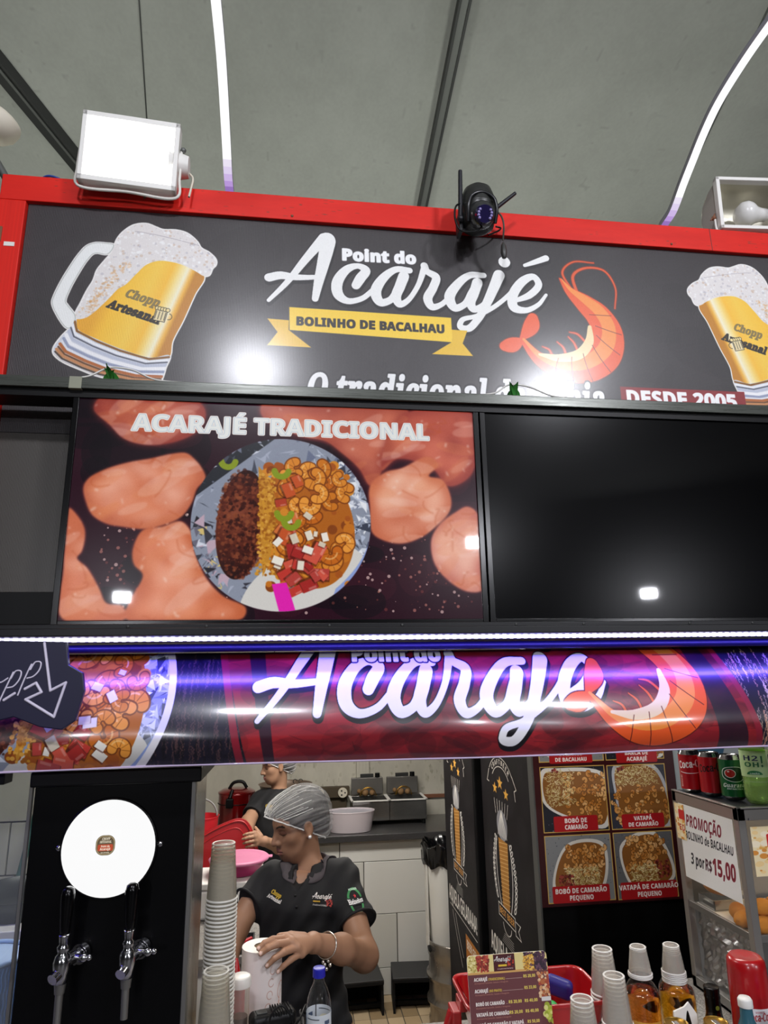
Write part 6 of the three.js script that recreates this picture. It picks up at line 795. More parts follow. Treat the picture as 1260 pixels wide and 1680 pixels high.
// ---------------------------------------------------------------- people
// surface of a signed distance field (naive surface nets)
function netMesh(f, lo, hi, cell, paint) {
  const n = lo.map((a, i) => Math.max(4, Math.ceil((hi[i] - a) / cell) + 1)), [nx, ny, nz] = n, F = new Float32Array(nx * ny * nz), at = (i, j, k) => (k * ny + j) * nx + i;
  const B = 8, half = B * cell * 0.5, far = half * 1.733 * 1.6 + cell * 2;
  for (let K = 0; K < nz; K += B) for (let J = 0; J < ny; J += B) for (let I = 0; I < nx; I += B) {
    const c = f(lo[0] + I * cell + half, lo[1] + J * cell + half, lo[2] + K * cell + half), skip = Math.abs(c) > far;
    for (let k = K; k < Math.min(K + B, nz); k++) for (let j = J; j < Math.min(J + B, ny); j++) for (let i = I; i < Math.min(I + B, nx); i++) F[at(i, j, k)] = skip ? c : f(lo[0] + i * cell, lo[1] + j * cell, lo[2] + k * cell);
  }
  const id = new Int32Array(nx * ny * nz).fill(-1), pos = [], idx = [];
  const E = [[0, 1], [0, 2], [0, 4], [1, 3], [1, 5], [2, 3], [2, 6], [3, 7], [4, 5], [4, 6], [5, 7], [6, 7]];
  for (let k = 0; k + 1 < nz; k++) for (let j = 0; j + 1 < ny; j++) for (let i = 0; i + 1 < nx; i++) {
    const v = []; let m = 0; for (let c = 0; c < 8; c++) { v[c] = F[at(i + (c & 1), j + ((c >> 1) & 1), k + (c >> 2))]; if (v[c] < 0) m |= 1 << c; }
    if (m === 0 || m === 255) continue;
    let x = 0, y = 0, z = 0, s = 0;
    for (const [a, b] of E) if ((v[a] < 0) !== (v[b] < 0)) { const t = v[a] / (v[a] - v[b]); x += (a & 1) + t * ((b & 1) - (a & 1)); y += ((a >> 1) & 1) + t * (((b >> 1) & 1) - ((a >> 1) & 1)); z += (a >> 2) + t * ((b >> 2) - (a >> 2)); s++; }
    id[at(i, j, k)] = pos.length / 3; pos.push(lo[0] + (i + x / s) * cell, lo[1] + (j + y / s) * cell, lo[2] + (k + z / s) * cell);
  }
  const quad = (a, b, c, d, flip) => { if (a < 0 || b < 0 || c < 0 || d < 0) return; flip ? idx.push(a, c, b, a, d, c) : idx.push(a, b, c, a, c, d); };
  for (let k = 1; k + 1 < nz; k++) for (let j = 1; j + 1 < ny; j++) for (let i = 1; i + 1 < nx; i++) {
    const a = F[at(i, j, k)] < 0;
    if (a !== (F[at(i + 1, j, k)] < 0)) quad(id[at(i, j - 1, k - 1)], id[at(i, j, k - 1)], id[at(i, j, k)], id[at(i, j - 1, k)], !a);
    if (a !== (F[at(i, j + 1, k)] < 0)) quad(id[at(i - 1, j, k - 1)], id[at(i - 1, j, k)], id[at(i, j, k)], id[at(i, j, k - 1)], !a);
    if (a !== (F[at(i, j, k + 1)] < 0)) quad(id[at(i - 1, j - 1, k)], id[at(i, j - 1, k)], id[at(i, j, k)], id[at(i - 1, j, k)], !a);
  }
  const g = new THREE.BufferGeometry(), P = new Float32Array(pos), N = new Float32Array(pos.length), e = cell * 0.5;
  for (let i = 0; i < P.length; i += 3) { const [x, y, z] = [P[i], P[i + 1], P[i + 2]], d = V(f(x + e, y, z) - f(x - e, y, z), f(x, y + e, z) - f(x, y - e, z), f(x, y, z + e) - f(x, y, z - e)).normalize(); N[i] = d.x; N[i + 1] = d.y; N[i + 2] = d.z; }
  g.setAttribute('position', new THREE.BufferAttribute(P, 3)); g.setAttribute('normal', new THREE.BufferAttribute(N, 3)); g.setIndex(idx);
  if (paint) { const C = new Float32Array(pos.length); for (let i = 0; i < P.length; i += 3) { const c = paint(P[i], P[i + 1], P[i + 2]); C[i] = c[0]; C[i + 1] = c[1]; C[i + 2] = c[2]; } g.setAttribute('color', new THREE.BufferAttribute(C, 3)); }
  return g;
}
const smin = (a, b, k) => { const h = Math.max(k - Math.abs(a - b), 0) / k; return Math.min(a, b) - h * h * k * 0.25; };
const smax = (a, b, k) => -smin(-a, -b, k);
const ell = (x, y, z, c, r) => { const a = (x - c[0]) / r[0], b = (y - c[1]) / r[1], d = (z - c[2]) / r[2], k0 = Math.sqrt(a * a + b * b + d * d), e = a / r[0], g = b / r[1], h = d / r[2], k1 = Math.sqrt(e * e + g * g + h * h); return k1 < 1e-9 ? -Math.min(...r) : k0 * (k0 - 1) / k1; };
const cap = (x, y, z, a, b, r0, r1) => { const dx = b[0] - a[0], dy = b[1] - a[1], dz = b[2] - a[2], px = x - a[0], py = y - a[1], pz = z - a[2]; let t = (px * dx + py * dy + pz * dz) / (dx * dx + dy * dy + dz * dz); t = t < 0 ? 0 : t > 1 ? 1 : t; const q = px - dx * t, w = py - dy * t, e = pz - dz * t; return Math.sqrt(q * q + w * w + e * e) - (r0 + (r1 - r0) * t); };
const sph = (x, y, z, c, r) => Math.hypot(x - c[0], y - c[1], z - c[2]) - r;
// head in its own frame: x to the person's left, y up, z forwards; about 0.23 high
function headField(x, y, z) {
  const X = Math.abs(x);
  let d = ell(x, y, z, [0, 0.034, -0.012], [0.073, 0.083, 0.093]);
  d = smin(d, ell(x, y, z, [0, -0.03, 0.028], [0.057, 0.082, 0.062]), 0.03);
  d = smin(d, ell(X, y, z, [0.018, -0.072, 0.038], [0.034, 0.036, 0.046]), 0.03);
  d = smin(d, cap(X, y, z, [0.058, -0.03, -0.005], [0.028, -0.092, 0.05], 0.012, 0.014), 0.025);
  d = smin(d, sph(x, y, z, [0, -0.096, 0.064], 0.017), 0.022);
  d = smin(d, sph(X, y, z, [0.04, -0.022, 0.052], 0.02), 0.03);
  d = smin(d, cap(X, y, z, [0.044, 0.021, 0.066], [0.012, 0.018, 0.08], 0.009, 0.009), 0.016);
  d = smax(d, -sph(X, y, z, [0.033, -0.002, 0.098], 0.018), 0.014);
  d = smin(d, ell(X, y, z, [0.0315, -0.001, 0.0685], [0.0165, 0.0115, 0.0125]), 0.004);
  d = smin(d, cap(x, y, z, [0, 0.012, 0.082], [0, -0.032, 0.1045], 0.0075, 0.0115), 0.012);
  d = smin(d, sph(X, y, z, [0.0125, -0.036, 0.093], 0.0088), 0.008);
  d = smax(d, -cap(X, y, z, [0.008, -0.047, 0.098], [0.008, -0.04, 0.096], 0.0028, 0.0028), 0.004);
  d = smin(d, cap(X, y, z, [0, -0.061, 0.0935], [0.021, -0.0665, 0.0815], 0.0068, 0.0035), 0.008);
  d = smin(d, cap(X, y, z, [0, -0.073, 0.0915], [0.017, -0.0705, 0.082], 0.0078, 0.004), 0.007);
  d = smax(d, -cap(X, y, z, [0, -0.0672, 0.102], [0.02, -0.0685, 0.09], 0.0022, 0.0014), 0.004);
  d = smin(d, ell(X, y, z, [0.074, -0.008, -0.008], [0.0075, 0.029, 0.0175]), 0.008);
  d = smax(d, -ell(X, y, z, [0.084, -0.004, -0.006], [0.006, 0.016, 0.009]), 0.006);
  d = smin(d, sph(X, y, z, [0.072, -0.034, -0.002], 0.0085), 0.008);
  return d;
}
const NETCUT = (z) => 0.046 + (z - 0.088) * 0.72;     // rim of the hair net, from forehead to nape
function netField(x, y, z) {
  let d = ell(x, y, z, [0, 0.043, -0.022], [0.088, 0.088, 0.122]);
  d = smin(d, ell(x, y, z, [0, -0.022, -0.082], [0.066, 0.068, 0.058]), 0.05);
  d = smin(d, ell(x, y, z, [0, 0.06, 0.06], [0.066, 0.042, 0.048]), 0.04);
  const a = Math.atan2(x, y + 0.02), k = 0.35 + 0.65 * Math.min(1, Math.max(0, (0.09 - z) / 0.12));
  return d + (0.0016 * Math.sin(a * 17 + z * 9) + 0.0012 * Math.sin(a * 31 - z * 14) + 0.0008 * Math.sin(a * 53 + z * 30)) * k;
}
function makePerson(o) {
  const p = thing('person', o.label, 'person', o.ground);
  const G = V(...o.ground), L = (q) => [q[0] - G.x, q[1] - G.y, q[2] - G.z];
  const yaw = o.yaw, pitch = o.pitch, f = V(-Math.sin(yaw) * Math.cos(pitch), -Math.sin(pitch), Math.cos(yaw) * Math.cos(pitch)), u = V(-Math.sin(yaw) * Math.sin(pitch), Math.cos(pitch), Math.cos(yaw) * Math.sin(pitch)), l = u.clone().cross(f), s = o.scale;
  if (o.roll) { u.applyAxisAngle(f, o.roll); l.applyAxisAngle(f, o.roll); }
  const O = V(...L(o.head)), toHead = (x, y, z) => { const v = [x - O.x, y - O.y, z - O.z]; return [(v[0] * l.x + v[1] * l.y + v[2] * l.z) / s, (v[0] * u.x + v[1] * u.y + v[2] * u.z) / s, (v[0] * f.x + v[1] * f.y + v[2] * f.z) / s]; };
  const fromHead = (x, y, z) => O.clone().addScaledVector(l, x * s).addScaledVector(u, y * s).addScaledVector(f, z * s);
  const nb = L(o.neck), nt = fromHead(0, -0.06, -0.022).toArray();
  const skin = o.skin, mul = (c, k) => c.map((v, i) => v * (Array.isArray(k) ? k[i] : k));
  const neck = (x, y, z) => smin(cap(x, y, z, nt, nb, 0.047 * s, 0.052 * s), cap(x, y, z, L(o.shL), L(o.shR), 0.035, 0.035), 0.06);
  const headF = (x, y, z) => smin(headField(...toHead(x, y, z)) * s, neck(x, y, z), 0.028);
  const lips = o.lips, dark = [0.012, 0.008, 0.007];
  const paintHead = (x, y, z) => {
    const [a, b, c] = toHead(x, y, z), A = Math.abs(a); let col = skin;
    if (b > NETCUT(c) - 0.004 && !(c > 0.055 && b < 0.05) && !(A > 0.0705 && c > -0.028 && c < 0.014 && b < 0.024)) col = dark;
    if (c > 0.05 && A < 0.024 && b > -0.083 && b < -0.055 && c > 0.078) { const m = Math.max(0, 1 - Math.hypot(A / 0.022, (b + 0.067) / 0.013)); if (m > 0.02) col = lips; if (Math.abs(b + 0.0672) < 0.0012) col = mul(lips, 0.35); }
    const brow = 0.0185 + 0.006 * Math.sin(Math.min(1, Math.max(0, (A - 0.012) / 0.036)) * 2.4); if (c > 0.05 && A > 0.013 && A < 0.05 && Math.abs(b - brow) < 0.0032) col = [0.02, 0.013, 0.011];
    const ey = Math.hypot((A - 0.0315) / 0.0165, (b + 0.0075) / 0.004); if (c > 0.06 && A > 0.017 && A < 0.049 && Math.abs(b + 0.0078 - 0.004 * (((A - 0.0315) / 0.0165) ** 2)) < 0.0016) col = dark; else if (c > 0.062 && Math.hypot((A - 0.0315) / 0.018, (b - 0.001) / 0.0105) < 1) col = mul(skin, [0.78, 0.68, 0.7]);
    return col;
  };
  const parts = [], box = (list, pad) => { const lo = [1e9, 1e9, 1e9], hi = [-1e9, -1e9, -1e9]; for (const q of list) for (let i = 0; i < 3; i++) { lo[i] = Math.min(lo[i], q[i] - pad); hi[i] = Math.max(hi[i], q[i] + pad); } return [lo, hi]; };
  const hb = box([fromHead(0, 0, 0).toArray(), nb], 0.13 * s + 0.008); hb[0][1] = nb[1] - 0.04;
  parts.push(netMesh(headF, hb[0], hb[1], o.cell || 0.003, paintHead));
  const armF = (A) => (x, y, z) => {
    let d = 1e9; const j = A.joints.map(L);
    for (let i = 0; i + 1 < j.length; i++) d = smin(d, cap(x, y, z, j[i], j[i + 1], A.radii[i], A.radii[i + 1]), 0.03);
    if (A.hand) { const H = A.hand; const w = L(H.wrist); let h = 1e9; H.fingers.forEach((q) => { const k = q.map(L); h = smin(h, cap(x, y, z, w, k[0], 0.017, 0.0118), 0.012); }); for (let i = 0; i + 1 < H.fingers.length; i++) h = smin(h, cap(x, y, z, L(H.fingers[i][0]), L(H.fingers[i + 1][0]), 0.0105, 0.0105), 0.008); d = smin(d, h, 0.02);
      H.fingers.forEach((q, n) => { const k = q.map(L), r = [0.0098, 0.0092, 0.0078, 0.0066].map((v) => v * (n === 3 ? 0.88 : 1)); let e = 1e9; for (let i = 0; i + 1 < k.length; i++) e = smin(e, cap(x, y, z, k[i], k[i + 1], r[i], r[i + 1]), 0.003); d = smin(d, e, 0.0025); });
      if (H.thumb) { const k = H.thumb.map(L); let e = 1e9; for (let i = 0; i + 1 < k.length; i++) e = smin(e, cap(x, y, z, k[i], k[i + 1], 0.0115 - i * 0.0014, 0.0105 - i * 0.0016), 0.004); d = smin(d, e, 0.006); } }
    return d;
  };
  for (const A of o.arms) {
    const all = [...A.joints]; if (A.hand) for (const q of [...A.hand.fingers, A.hand.thumb || []]) all.push(...q);
    const bb = box(all.map(L), 0.06), F = armF(A);
    const tips = A.hand ? A.hand.fingers.map((q) => L(q[q.length - 1])) : [];
    parts.push(netMesh(F, bb[0], bb[1], A.hand ? (o.handCell || 0.0032) : 0.006, (x, y, z) => { for (const t of A.nails || []) { const n = L(t); if (Math.hypot(x - n[0], y - n[1], z - n[2]) < 0.0055) return [0.72, 0.5, 0.42]; } return skin; }));
  }
  // trunk and legs under the clothes
  const sd = V(...o.shL).sub(V(...o.shR)); sd.y = 0; sd.normalize(); const fd = V(-sd.z, 0, sd.x); if (fd.z < 0) fd.negate();
  const T = o.trunk.map(([q, a, b]) => [L(q), a, b]);
  const trunk = (x, y, z, grow) => {
    let i = 0; while (i + 2 < T.length && y < T[i + 1][0][1]) i++; const [A, B] = [T[i], T[i + 1]]; let t = (A[0][1] - y) / (A[0][1] - B[0][1]); const tc = Math.min(1, Math.max(0, t)), e = tc * tc * (3 - 2 * tc), mixv = (q, w) => q + (w - q) * e;
    const cx = mixv(A[0][0], B[0][0]), cz = mixv(A[0][2], B[0][2]), wa = mixv(A[1], B[1]) + grow, wb = mixv(A[2], B[2]) + grow, qa = (x - cx) * sd.x + (z - cz) * sd.z, qb = (x - cx) * fd.x + (z - cz) * fd.z;
    const d = (Math.hypot(qa / wa, qb / wb) - 1) * Math.min(wa, wb) * 1.1; return smax(d, Math.max(y - T[0][0][1], T[T.length - 1][0][1] - y), 0.05);
  };
  const legs = (x, y, z, g) => { const h = T[T.length - 1][0], W = 0.085; let d = 1e9; for (const q of [-1, 1]) { const hx = [h[0] + sd.x * W * q, h[1] + 0.02, h[2] + sd.z * W * q], kx = [hx[0], 0.48, hx[2] + 0.01], ax = [hx[0], 0.07, hx[2] - 0.01], tx = [hx[0] + fd.x * 0.12, 0.035, hx[2] + fd.z * 0.12]; d = Math.min(d, smin(smin(cap(x, y, z, hx, kx, 0.085 + g, 0.058 + g), cap(x, y, z, kx, ax, 0.056 + g, 0.042 + g), 0.03), cap(x, y, z, ax, tx, 0.04, 0.032), 0.02)); } return d; };
  const lb = box([...T.map((q) => q[0]), [T[3][0][0], 0.05, T[3][0][2]]], 0.3); lb[0][1] = 0;
  parts.push(netMesh((x, y, z) => smin(trunk(x, y, z, -0.012), legs(x, y, z, -0.01), 0.03), lb[0], lb[1], 0.016, () => skin));
  const body = mergeGeometries(parts.map((g) => { g.deleteAttribute('uv'); return g; }));
  mesh('body', body, phy(0xffffff, { vertexColors: true, roughness: 0.48, sheen: 0.15, sheenRoughness: 0.5, specularIntensity: 0.6 }), p);
  // shirt
  const sl = o.sleeves.map((q) => ({ a: L(q.from), b: L(q.to), r0: q.r0, r1: q.r1 })), V0 = L(o.vee);
  const wr = (x, y, z) => 0.004 * (Math.sin(x * 46 + y * 31 + Math.sin(z * 30) * 1.5) * 0.5 + Math.sin(y * 52 - x * 18 + z * 22) * 0.5) + 0.0025 * Math.sin(x * 90 - y * 60 + z * 40);
  const shirtF = (x, y, z) => {
    let d = smin(trunk(x, y, z, 0.004), cap(x, y, z, L(o.shL), L(o.shR), 0.052, 0.052), 0.07);
    d = smin(d, cap(x, y, z, [nb[0], nb[1] - 0.01, nb[2]], [(V0[0] + nb[0]) / 2, V0[1] - 0.05, (V0[2] + nb[2]) / 2], 0.062, 0.07), 0.05);
    for (const q of sl) { const ax = V(q.b[0] - q.a[0], q.b[1] - q.a[1], q.b[2] - q.a[2]), len = ax.length(); ax.normalize(); const e = cap(x, y, z, q.a, [q.b[0] + ax.x * 0.05, q.b[1] + ax.y * 0.05, q.b[2] + ax.z * 0.05], q.r0, q.r1), t = (x - q.b[0]) * ax.x + (y - q.b[1]) * ax.y + (z - q.b[2]) * ax.z; d = smin(d, smax(e, t, 0.006), 0.045); }
    d += wr(x, y, z);
    d = smax(d, -(cap(x, y, z, [nb[0], nb[1] + 0.09, nb[2]], [nb[0], nb[1] + 0.005, nb[2]], 0.068 * s, 0.052 * s)), 0.01);
    if (o.vOpen) d = smax(d, -cap(x, y, z, [(nb[0] * 0.5 + V0[0] * 0.5), nb[1] + 0.03, (nb[2] * 0.4 + V0[2] * 0.6)], [V0[0], V0[1], V0[2] + 0.01], 0.032, 0.008), 0.006);
    return smax(d, T[T.length - 1][0][1] - 0.06 - y, 0.01);
  };
  const sb = box([...T.map((q) => q[0]), ...sl.map((q) => q.b), L(o.shL), L(o.shR)], 0.24); sb[1][1] = nb[1] + 0.07; sb[0][1] = T[T.length - 1][0][1] - 0.08;
  const cloth = std(o.cloth, 0.82);
  mesh('shirt', netMesh(shirtF, sb[0], sb[1], o.shirtCell || 0.0085), cloth, p);
  for (const q of sl) { const ax = V(q.b[0] - q.a[0], q.b[1] - q.a[1], q.b[2] - q.a[2]).normalize(), g = new THREE.TorusGeometry(q.r1 - 0.0015, 0.0045, 8, 40).applyQuaternion(new THREE.Quaternion().setFromUnitVectors(V(0, 0, 1), ax)).translate(q.b[0], q.b[1], q.b[2]); mesh('sleeve_hem', g, cloth, p); }
  mesh('trousers', netMesh((x, y, z) => smax(smin(trunk(x, y, z, -0.004), legs(x, y, z, 0.008), 0.04), y - T[T.length - 1][0][1], 0.01), lb[0], lb[1], 0.018), std(0x0c0c0e, 0.85), p);
  // hair net
  const cut = (g) => { const q = g.attributes.position, id = g.index.array, keep = []; for (let i = 0; i < id.length; i += 3) { let ok = true; for (let j = 0; j < 3; j++) { const v = id[i + j], [a, b, c] = toHead(q.getX(v), q.getY(v), q.getZ(v)); if (b < NETCUT(c)) ok = false; } if (ok) keep.push(id[i], id[i + 1], id[i + 2]); } g.setIndex(keep); return g; };
  const nbx = box([fromHead(0, 0.02, -0.02).toArray()], 0.19 * s), NF = (x, y, z) => netField(...toHead(x, y, z)) * s;
  const hairF = (x, y, z) => { const [a, b, c] = toHead(x, y, z); let d = smin(ell(a, b, c, [0, 0.038, -0.027], [0.08, 0.087, 0.108]), ell(a, b, c, [0, -0.02, -0.08], [0.056, 0.058, 0.05]), 0.03); d += 0.0012 * Math.sin(a * 150 + c * 60) + 0.0008 * Math.sin(a * 310 - b * 90); return smax(d, (NETCUT(c) + 0.003 - b) * 0.8, 0.006) * s; };
  mesh('hair', netMesh(hairF, nbx[0], nbx[1], 0.0045), std(0x17110f, 0.5), p);
  const net = mesh('hair_net', cut(netMesh(NF, nbx[0], nbx[1], 0.0042)), new THREE.MeshStandardMaterial({ color: 0xdcdcdc, roughness: 0.85, transparent: true, opacity: o.netOpacity || 0.25, side: THREE.DoubleSide }), p);
  const march = (dir, from) => { let t = 0; for (let i = 0; i < 60; i++) { const d = netField(from[0] + dir[0] * t, from[1] + dir[1] * t, from[2] + dir[2] * t); if (Math.abs(d) < 0.0003) break; t -= d * 0.9; } return [from[0] + dir[0] * t, from[1] + dir[1] * t, from[2] + dir[2] * t]; };
  const rim = []; for (let i = 0; i < 64; i++) { const a = i / 64 * PI * 2, cs = Math.cos(a), sn = Math.sin(a), q = march([sn, cs * 0.72 / 1.23, cs / 1.23], [0, NETCUT(-0.01), -0.01]), w = 1 + 0.012 * Math.sin(i * 2.4); rim.push(fromHead(q[0] * w, q[1] + 0.0015 * Math.sin(i * 3.1), q[2] * w).toArray()); }
  const fab = std(0xe6e6e4, 0.8); mesh('elastic_rim', tube(rim, 0.0028 * s, 160, 6, true), fab, net);
  for (let i = 0; i < 22; i++) { const a = -1.5 + i * 0.143 + 0.05 * Math.sin(i * 5), pts = []; for (let j = 0; j <= 8; j++) { const t = j / 8, th = 0.25 + t * (1.5 + 0.25 * Math.sin(i * 2.2)); const dir = [Math.sin(a) * Math.sin(th), Math.cos(a) * Math.sin(th), Math.cos(th)], q = march(dir, [0, 0.045, 0.0]); if (q[1] > NETCUT(q[2]) + 0.002) pts.push(fromHead(q[0] * 1.003, q[1] * 1.003, q[2]).toArray()); } if (pts.length > 3) mesh('pleat', tube(pts, 0.0007 + 0.0006 * (i % 3 === 0), 16, 4), fab, net); }
  return { p, L, shirtF, fromHead, nb, V0, sd, fd, s, cloth, O };
}
// a small print that lies on the shirt: centre, size, the way it faces
function clothPrint(P, name, centre, w, h, face, roll, map) {
  const c = V(...P.L(centre)), n = V(...face).normalize(), r = V(0, 1, 0).cross(n).normalize(), u = n.clone().cross(r); r.applyAxisAngle(n, roll); u.applyAxisAngle(n, roll);
  const g = new THREE.PlaneGeometry(w, h, 14, 10), q = g.attributes.position;
  for (let i = 0; i < q.count; i++) { const s = c.clone().addScaledVector(r, q.getX(i)).addScaledVector(u, q.getY(i)).addScaledVector(n, 0.12); for (let k = 0; k < 40; k++) { const d = P.shirtF(s.x, s.y, s.z) - 0.002; if (d < 0.0004) break; s.addScaledVector(n, -d * 0.8); } q.setXYZ(i, s.x, s.y, s.z); }
  g.computeVertexNormals(); const m = mesh(name, g, std(0xffffff, 0.7, 0, { map, transparent: true, side: THREE.DoubleSide }), P.p); return m;
}
const W1 = makePerson({
  label: 'person in black polo shirt and hair net resting one hand on the paper towel', ground: [0.56, 0, -1.04],
  head: [0.526, 1.497, -1.088], yaw: 1.08, pitch: 0.24, roll: 0.0, scale: 0.955, neck: [0.572, 1.33, -1.085], skin: [0.33, 0.175, 0.105], lips: [0.34, 0.14, 0.11],
  shL: [0.668, 1.325, -1.04], shR: [0.43, 1.30, -1.11], vee: [0.519, 1.318, -0.965], vOpen: true, cloth: 0x151517,
  arms: [
    { joints: [[0.69, 1.315, -1.03], [0.738, 1.155, -0.83], [0.66, 1.218, -0.715], [0.574, 1.277, -0.605]], radii: [0.046, 0.041, 0.036, 0.0245],
      hand: { wrist: [0.568, 1.281, -0.595], fingers: [[[0.497, 1.322, -0.518], [0.462, 1.331, -0.486], [0.441, 1.329, -0.473], [0.426, 1.319, -0.467]], [[0.511, 1.317, -0.502], [0.474, 1.325, -0.472], [0.45, 1.32, -0.462], [0.432, 1.309, -0.4595]], [[0.525, 1.304, -0.5], [0.492, 1.306, -0.47], [0.467, 1.296, -0.4605], [0.449, 1.281, -0.4585]], [[0.538, 1.287, -0.508], [0.51, 1.284, -0.479], [0.491, 1.275, -0.466], [0.477, 1.264, -0.462]]], thumb: [[0.545, 1.305, -0.572], [0.51, 1.318, -0.548], [0.478, 1.32, -0.54]] },
      nails: [[0.4255, 1.3225, -0.4605], [0.4305, 1.3125, -0.4535], [0.4475, 1.2845, -0.4525], [0.4765, 1.2665, -0.4565]] },
    { joints: [[0.41, 1.295, -1.1], [0.325, 1.195, -1.0], [0.3, 1.1, -0.86], [0.29, 1.07, -0.76]], radii: [0.045, 0.038, 0.033, 0.025] },
  ],
  trunk: [[[0.555, 1.36, -1.075], 0.13, 0.08], [[0.55, 1.25, -1.06], 0.158, 0.112], [[0.55, 1.14, -1.045], 0.142, 0.108], [[0.555, 1.03, -1.05], 0.132, 0.1], [[0.56, 0.86, -1.05], 0.158, 0.115]],
  sleeves: [{ from: [0.685, 1.31, -1.035], to: [0.728, 1.218, -0.925], r0: 0.056, r1: 0.064 }, { from: [0.415, 1.288, -1.1], to: [0.362, 1.258, -1.045], r0: 0.052, r1: 0.056 }],
});
{ // polo collar, placket, prints, earring, bracelet
  const P = W1, nb = V(...P.nb), rows = [], N = 40, up = V(0.02, 1, -0.05).normalize();
  const ringPt = (a, r, h, drop) => { const front = (Math.cos(a) + 1) / 2; return nb.clone().addScaledVector(P.sd, Math.sin(a) * r).addScaledVector(P.fd, Math.cos(a) * r * (1 + 0.25 * front)).addScaledVector(V(0, 1, 0), h - drop * Math.pow(front, 1.5)); };
  const band = (L) => { const pos = [], idx = []; L.forEach((r) => r.forEach((q) => pos.push(q.x, q.y, q.z))); const n = L[0].length; for (let i = 0; i + 1 < L.length; i++) for (let j = 0; j + 1 < n; j++) idx.push(i * n + j, i * n + j + 1, (i + 1) * n + j, i * n + j + 1, (i + 1) * n + j + 1, (i + 1) * n + j); const g = new THREE.BufferGeometry(); g.setAttribute('position', new THREE.Float32BufferAttribute(pos, 3)); g.setIndex(idx); g.computeVertexNormals(); return g; };
  const out = (q, gap) => { for (let k = 0; k < 30; k++) { const d = P.shirtF(q.x, q.y, q.z); if (d >= gap) break; const e = 0.004, n = V(P.shirtF(q.x + e, q.y, q.z) - P.shirtF(q.x - e, q.y, q.z), P.shirtF(q.x, q.y + e, q.z) - P.shirtF(q.x, q.y - e, q.z), P.shirtF(q.x, q.y, q.z + e) - P.shirtF(q.x, q.y, q.z - e)).normalize(); q.addScaledVector(n, (gap - d) * 0.8 + 0.0003); } return q; };
  const arc = (r, h, drop, open, gap) => Array.from({ length: N + 1 }, (_, i) => { const q = ringPt(open + (2 * PI - 2 * open) * i / N, r, h, drop); return gap ? out(q, gap) : q; });
  mesh('collar', band([arc(0.055, 0.02, 0.03, 0.36), arc(0.057, 0.045, 0.045, 0.36), arc(0.06, 0.058, 0.055, 0.36), arc(0.065, 0.06, 0.055, 0.37, 0.005), arc(0.075, 0.052, 0.048, 0.36, 0.006), arc(0.086, 0.04, 0.038, 0.33, 0.006), arc(0.094, 0.026, 0.026, 0.28, 0.005), arc(0.095, 0.022, 0.024, 0.28, 0.002)]), std(0x4a4447, 0.85, 0, { side: THREE.DoubleSide }), P.p);
  clothPrint(P, 'chest_print', [0.612, 1.285, -0.95], 0.085, 0.042, [-0.1, 0.1, 1], -0.12, shirtTex);
  clothPrint(P, 'chest_print', [0.458, 1.293, -1.0], 0.075, 0.038, [-0.35, 0.1, 1], -0.25, shirtTex2);
  clothPrint(P, 'sleeve_badge', [0.712, 1.282, -0.95], 0.054, 0.08, [0.25, 0.1, 1], 0.06, badgeTex);
  for (let i = 0; i < 2; i++) { const q = V(...P.L([0.523 + i * 0.004, 1.3 - i * 0.03, -0.9])); for (let k = 0; k < 40; k++) { const d = P.shirtF(q.x, q.y, q.z) - 0.001; if (d < 0.0004) break; q.z -= d * 0.8; } mesh('button', ball(0.0045, q.x, q.y, q.z, 1, 1, 0.5, 10), std(0x0a0a0b, 0.4), P.p); }
  const lobe = P.fromHead(0.083, -0.036, -0.001); mesh('earring', ball(0.0065, lobe.x, lobe.y, lobe.z, 1, 1, 1, 12), std(0xf2f0ee, 0.25, 0.3), P.p);
  const bc = V(...P.L([0.612, 1.251, -0.655])), ax = V(0.574 - 0.66, 1.277 - 1.218, -0.605 + 0.715).normalize(), q = new THREE.Quaternion().setFromUnitVectors(V(0, 0, 1), ax), chrome = std(0xe0dcd4, 0.2, 1);
  const br = mesh('bracelet', new THREE.TorusGeometry(0.0335, 0.0022, 8, 48).applyQuaternion(q).translate(bc.x, bc.y, bc.z), chrome, P.p);
  for (let i = 0; i < 5; i++) mesh('charm', [ball(0.0048, bc.x - 0.01 + i * 0.005, bc.y - 0.036 - (i % 3) * 0.009, bc.z + 0.018 - (i % 2) * 0.006, 1, 1.2, 0.8, 8)], chrome, br);
}
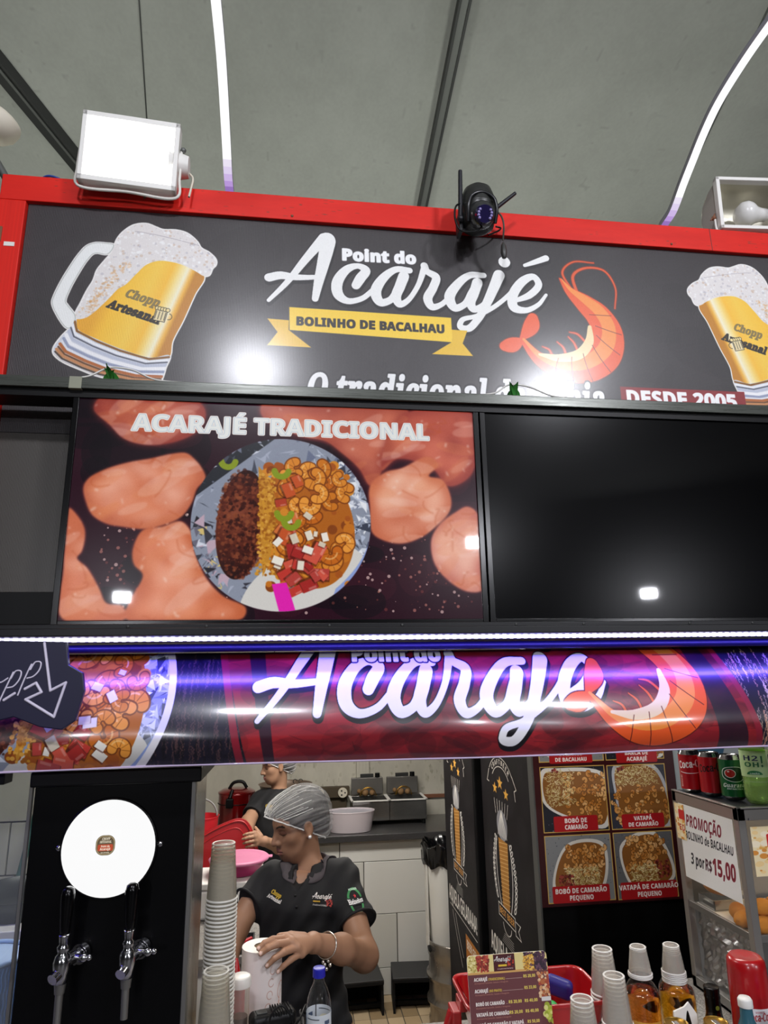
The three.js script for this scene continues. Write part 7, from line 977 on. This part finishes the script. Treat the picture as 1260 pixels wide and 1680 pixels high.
const W2 = makePerson({
  label: 'person in a black t-shirt and hair net holding the large red lid', ground: [0.41, 0, -3.12],
  head: [0.402, 1.462, -3.14], yaw: 1.2, pitch: 0.18, scale: 0.96, neck: [0.425, 1.295, -3.15], skin: [0.4, 0.225, 0.14], lips: [0.42, 0.17, 0.15], cell: 0.0045, handCell: 0.0042, shirtCell: 0.013, netOpacity: 0.34,
  shL: [0.53, 1.25, -3.07], shR: [0.31, 1.245, -3.17], vee: [0.35, 1.28, -3.06], vOpen: false, cloth: 0x131316,
  arms: [
    { joints: [[0.55, 1.235, -3.05], [0.535, 1.02, -2.84], [0.44, 1.06, -2.73], [0.36, 1.115, -2.62]], radii: [0.047, 0.04, 0.035, 0.026],
      hand: { wrist: [0.354, 1.12, -2.61], fingers: [[[0.304, 1.17, -2.585], [0.278, 1.17, -2.57], [0.259, 1.168, -2.568], [0.245, 1.163, -2.572]], [[0.307, 1.152, -2.578], [0.276, 1.152, -2.562], [0.256, 1.148, -2.56], [0.24, 1.144, -2.566]], [[0.31, 1.131, -2.578], [0.28, 1.13, -2.562], [0.26, 1.127, -2.56], [0.246, 1.122, -2.566]], [[0.314, 1.111, -2.582], [0.29, 1.108, -2.568], [0.272, 1.106, -2.566], [0.259, 1.103, -2.57]]], thumb: [[0.34, 1.15, -2.6], [0.322, 1.172, -2.605], [0.305, 1.188, -2.63]] } },
    { joints: [[0.305, 1.235, -3.16], [0.243, 1.15, -2.99], [0.25, 1.1, -2.86], [0.235, 1.085, -2.76]], radii: [0.047, 0.04, 0.034, 0.026] },
  ],
  trunk: [[[0.42, 1.28, -3.14], 0.13, 0.085], [[0.41, 1.17, -3.12], 0.155, 0.118], [[0.41, 1.05, -3.11], 0.15, 0.125], [[0.415, 0.95, -3.12], 0.148, 0.125], [[0.42, 0.82, -3.13], 0.165, 0.125]],
  sleeves: [{ from: [0.545, 1.23, -3.05], to: [0.54, 1.13, -2.94], r0: 0.06, r1: 0.062 }, { from: [0.305, 1.228, -3.16], to: [0.262, 1.178, -3.05], r0: 0.056, r1: 0.06 }],
});
clothPrint(W2, 'chest_print', [0.36, 1.225, -3.0], 0.06, 0.042, [-0.4, 0.1, 1], -0.05, shirtTex3);

renderer.render(scene, camera);
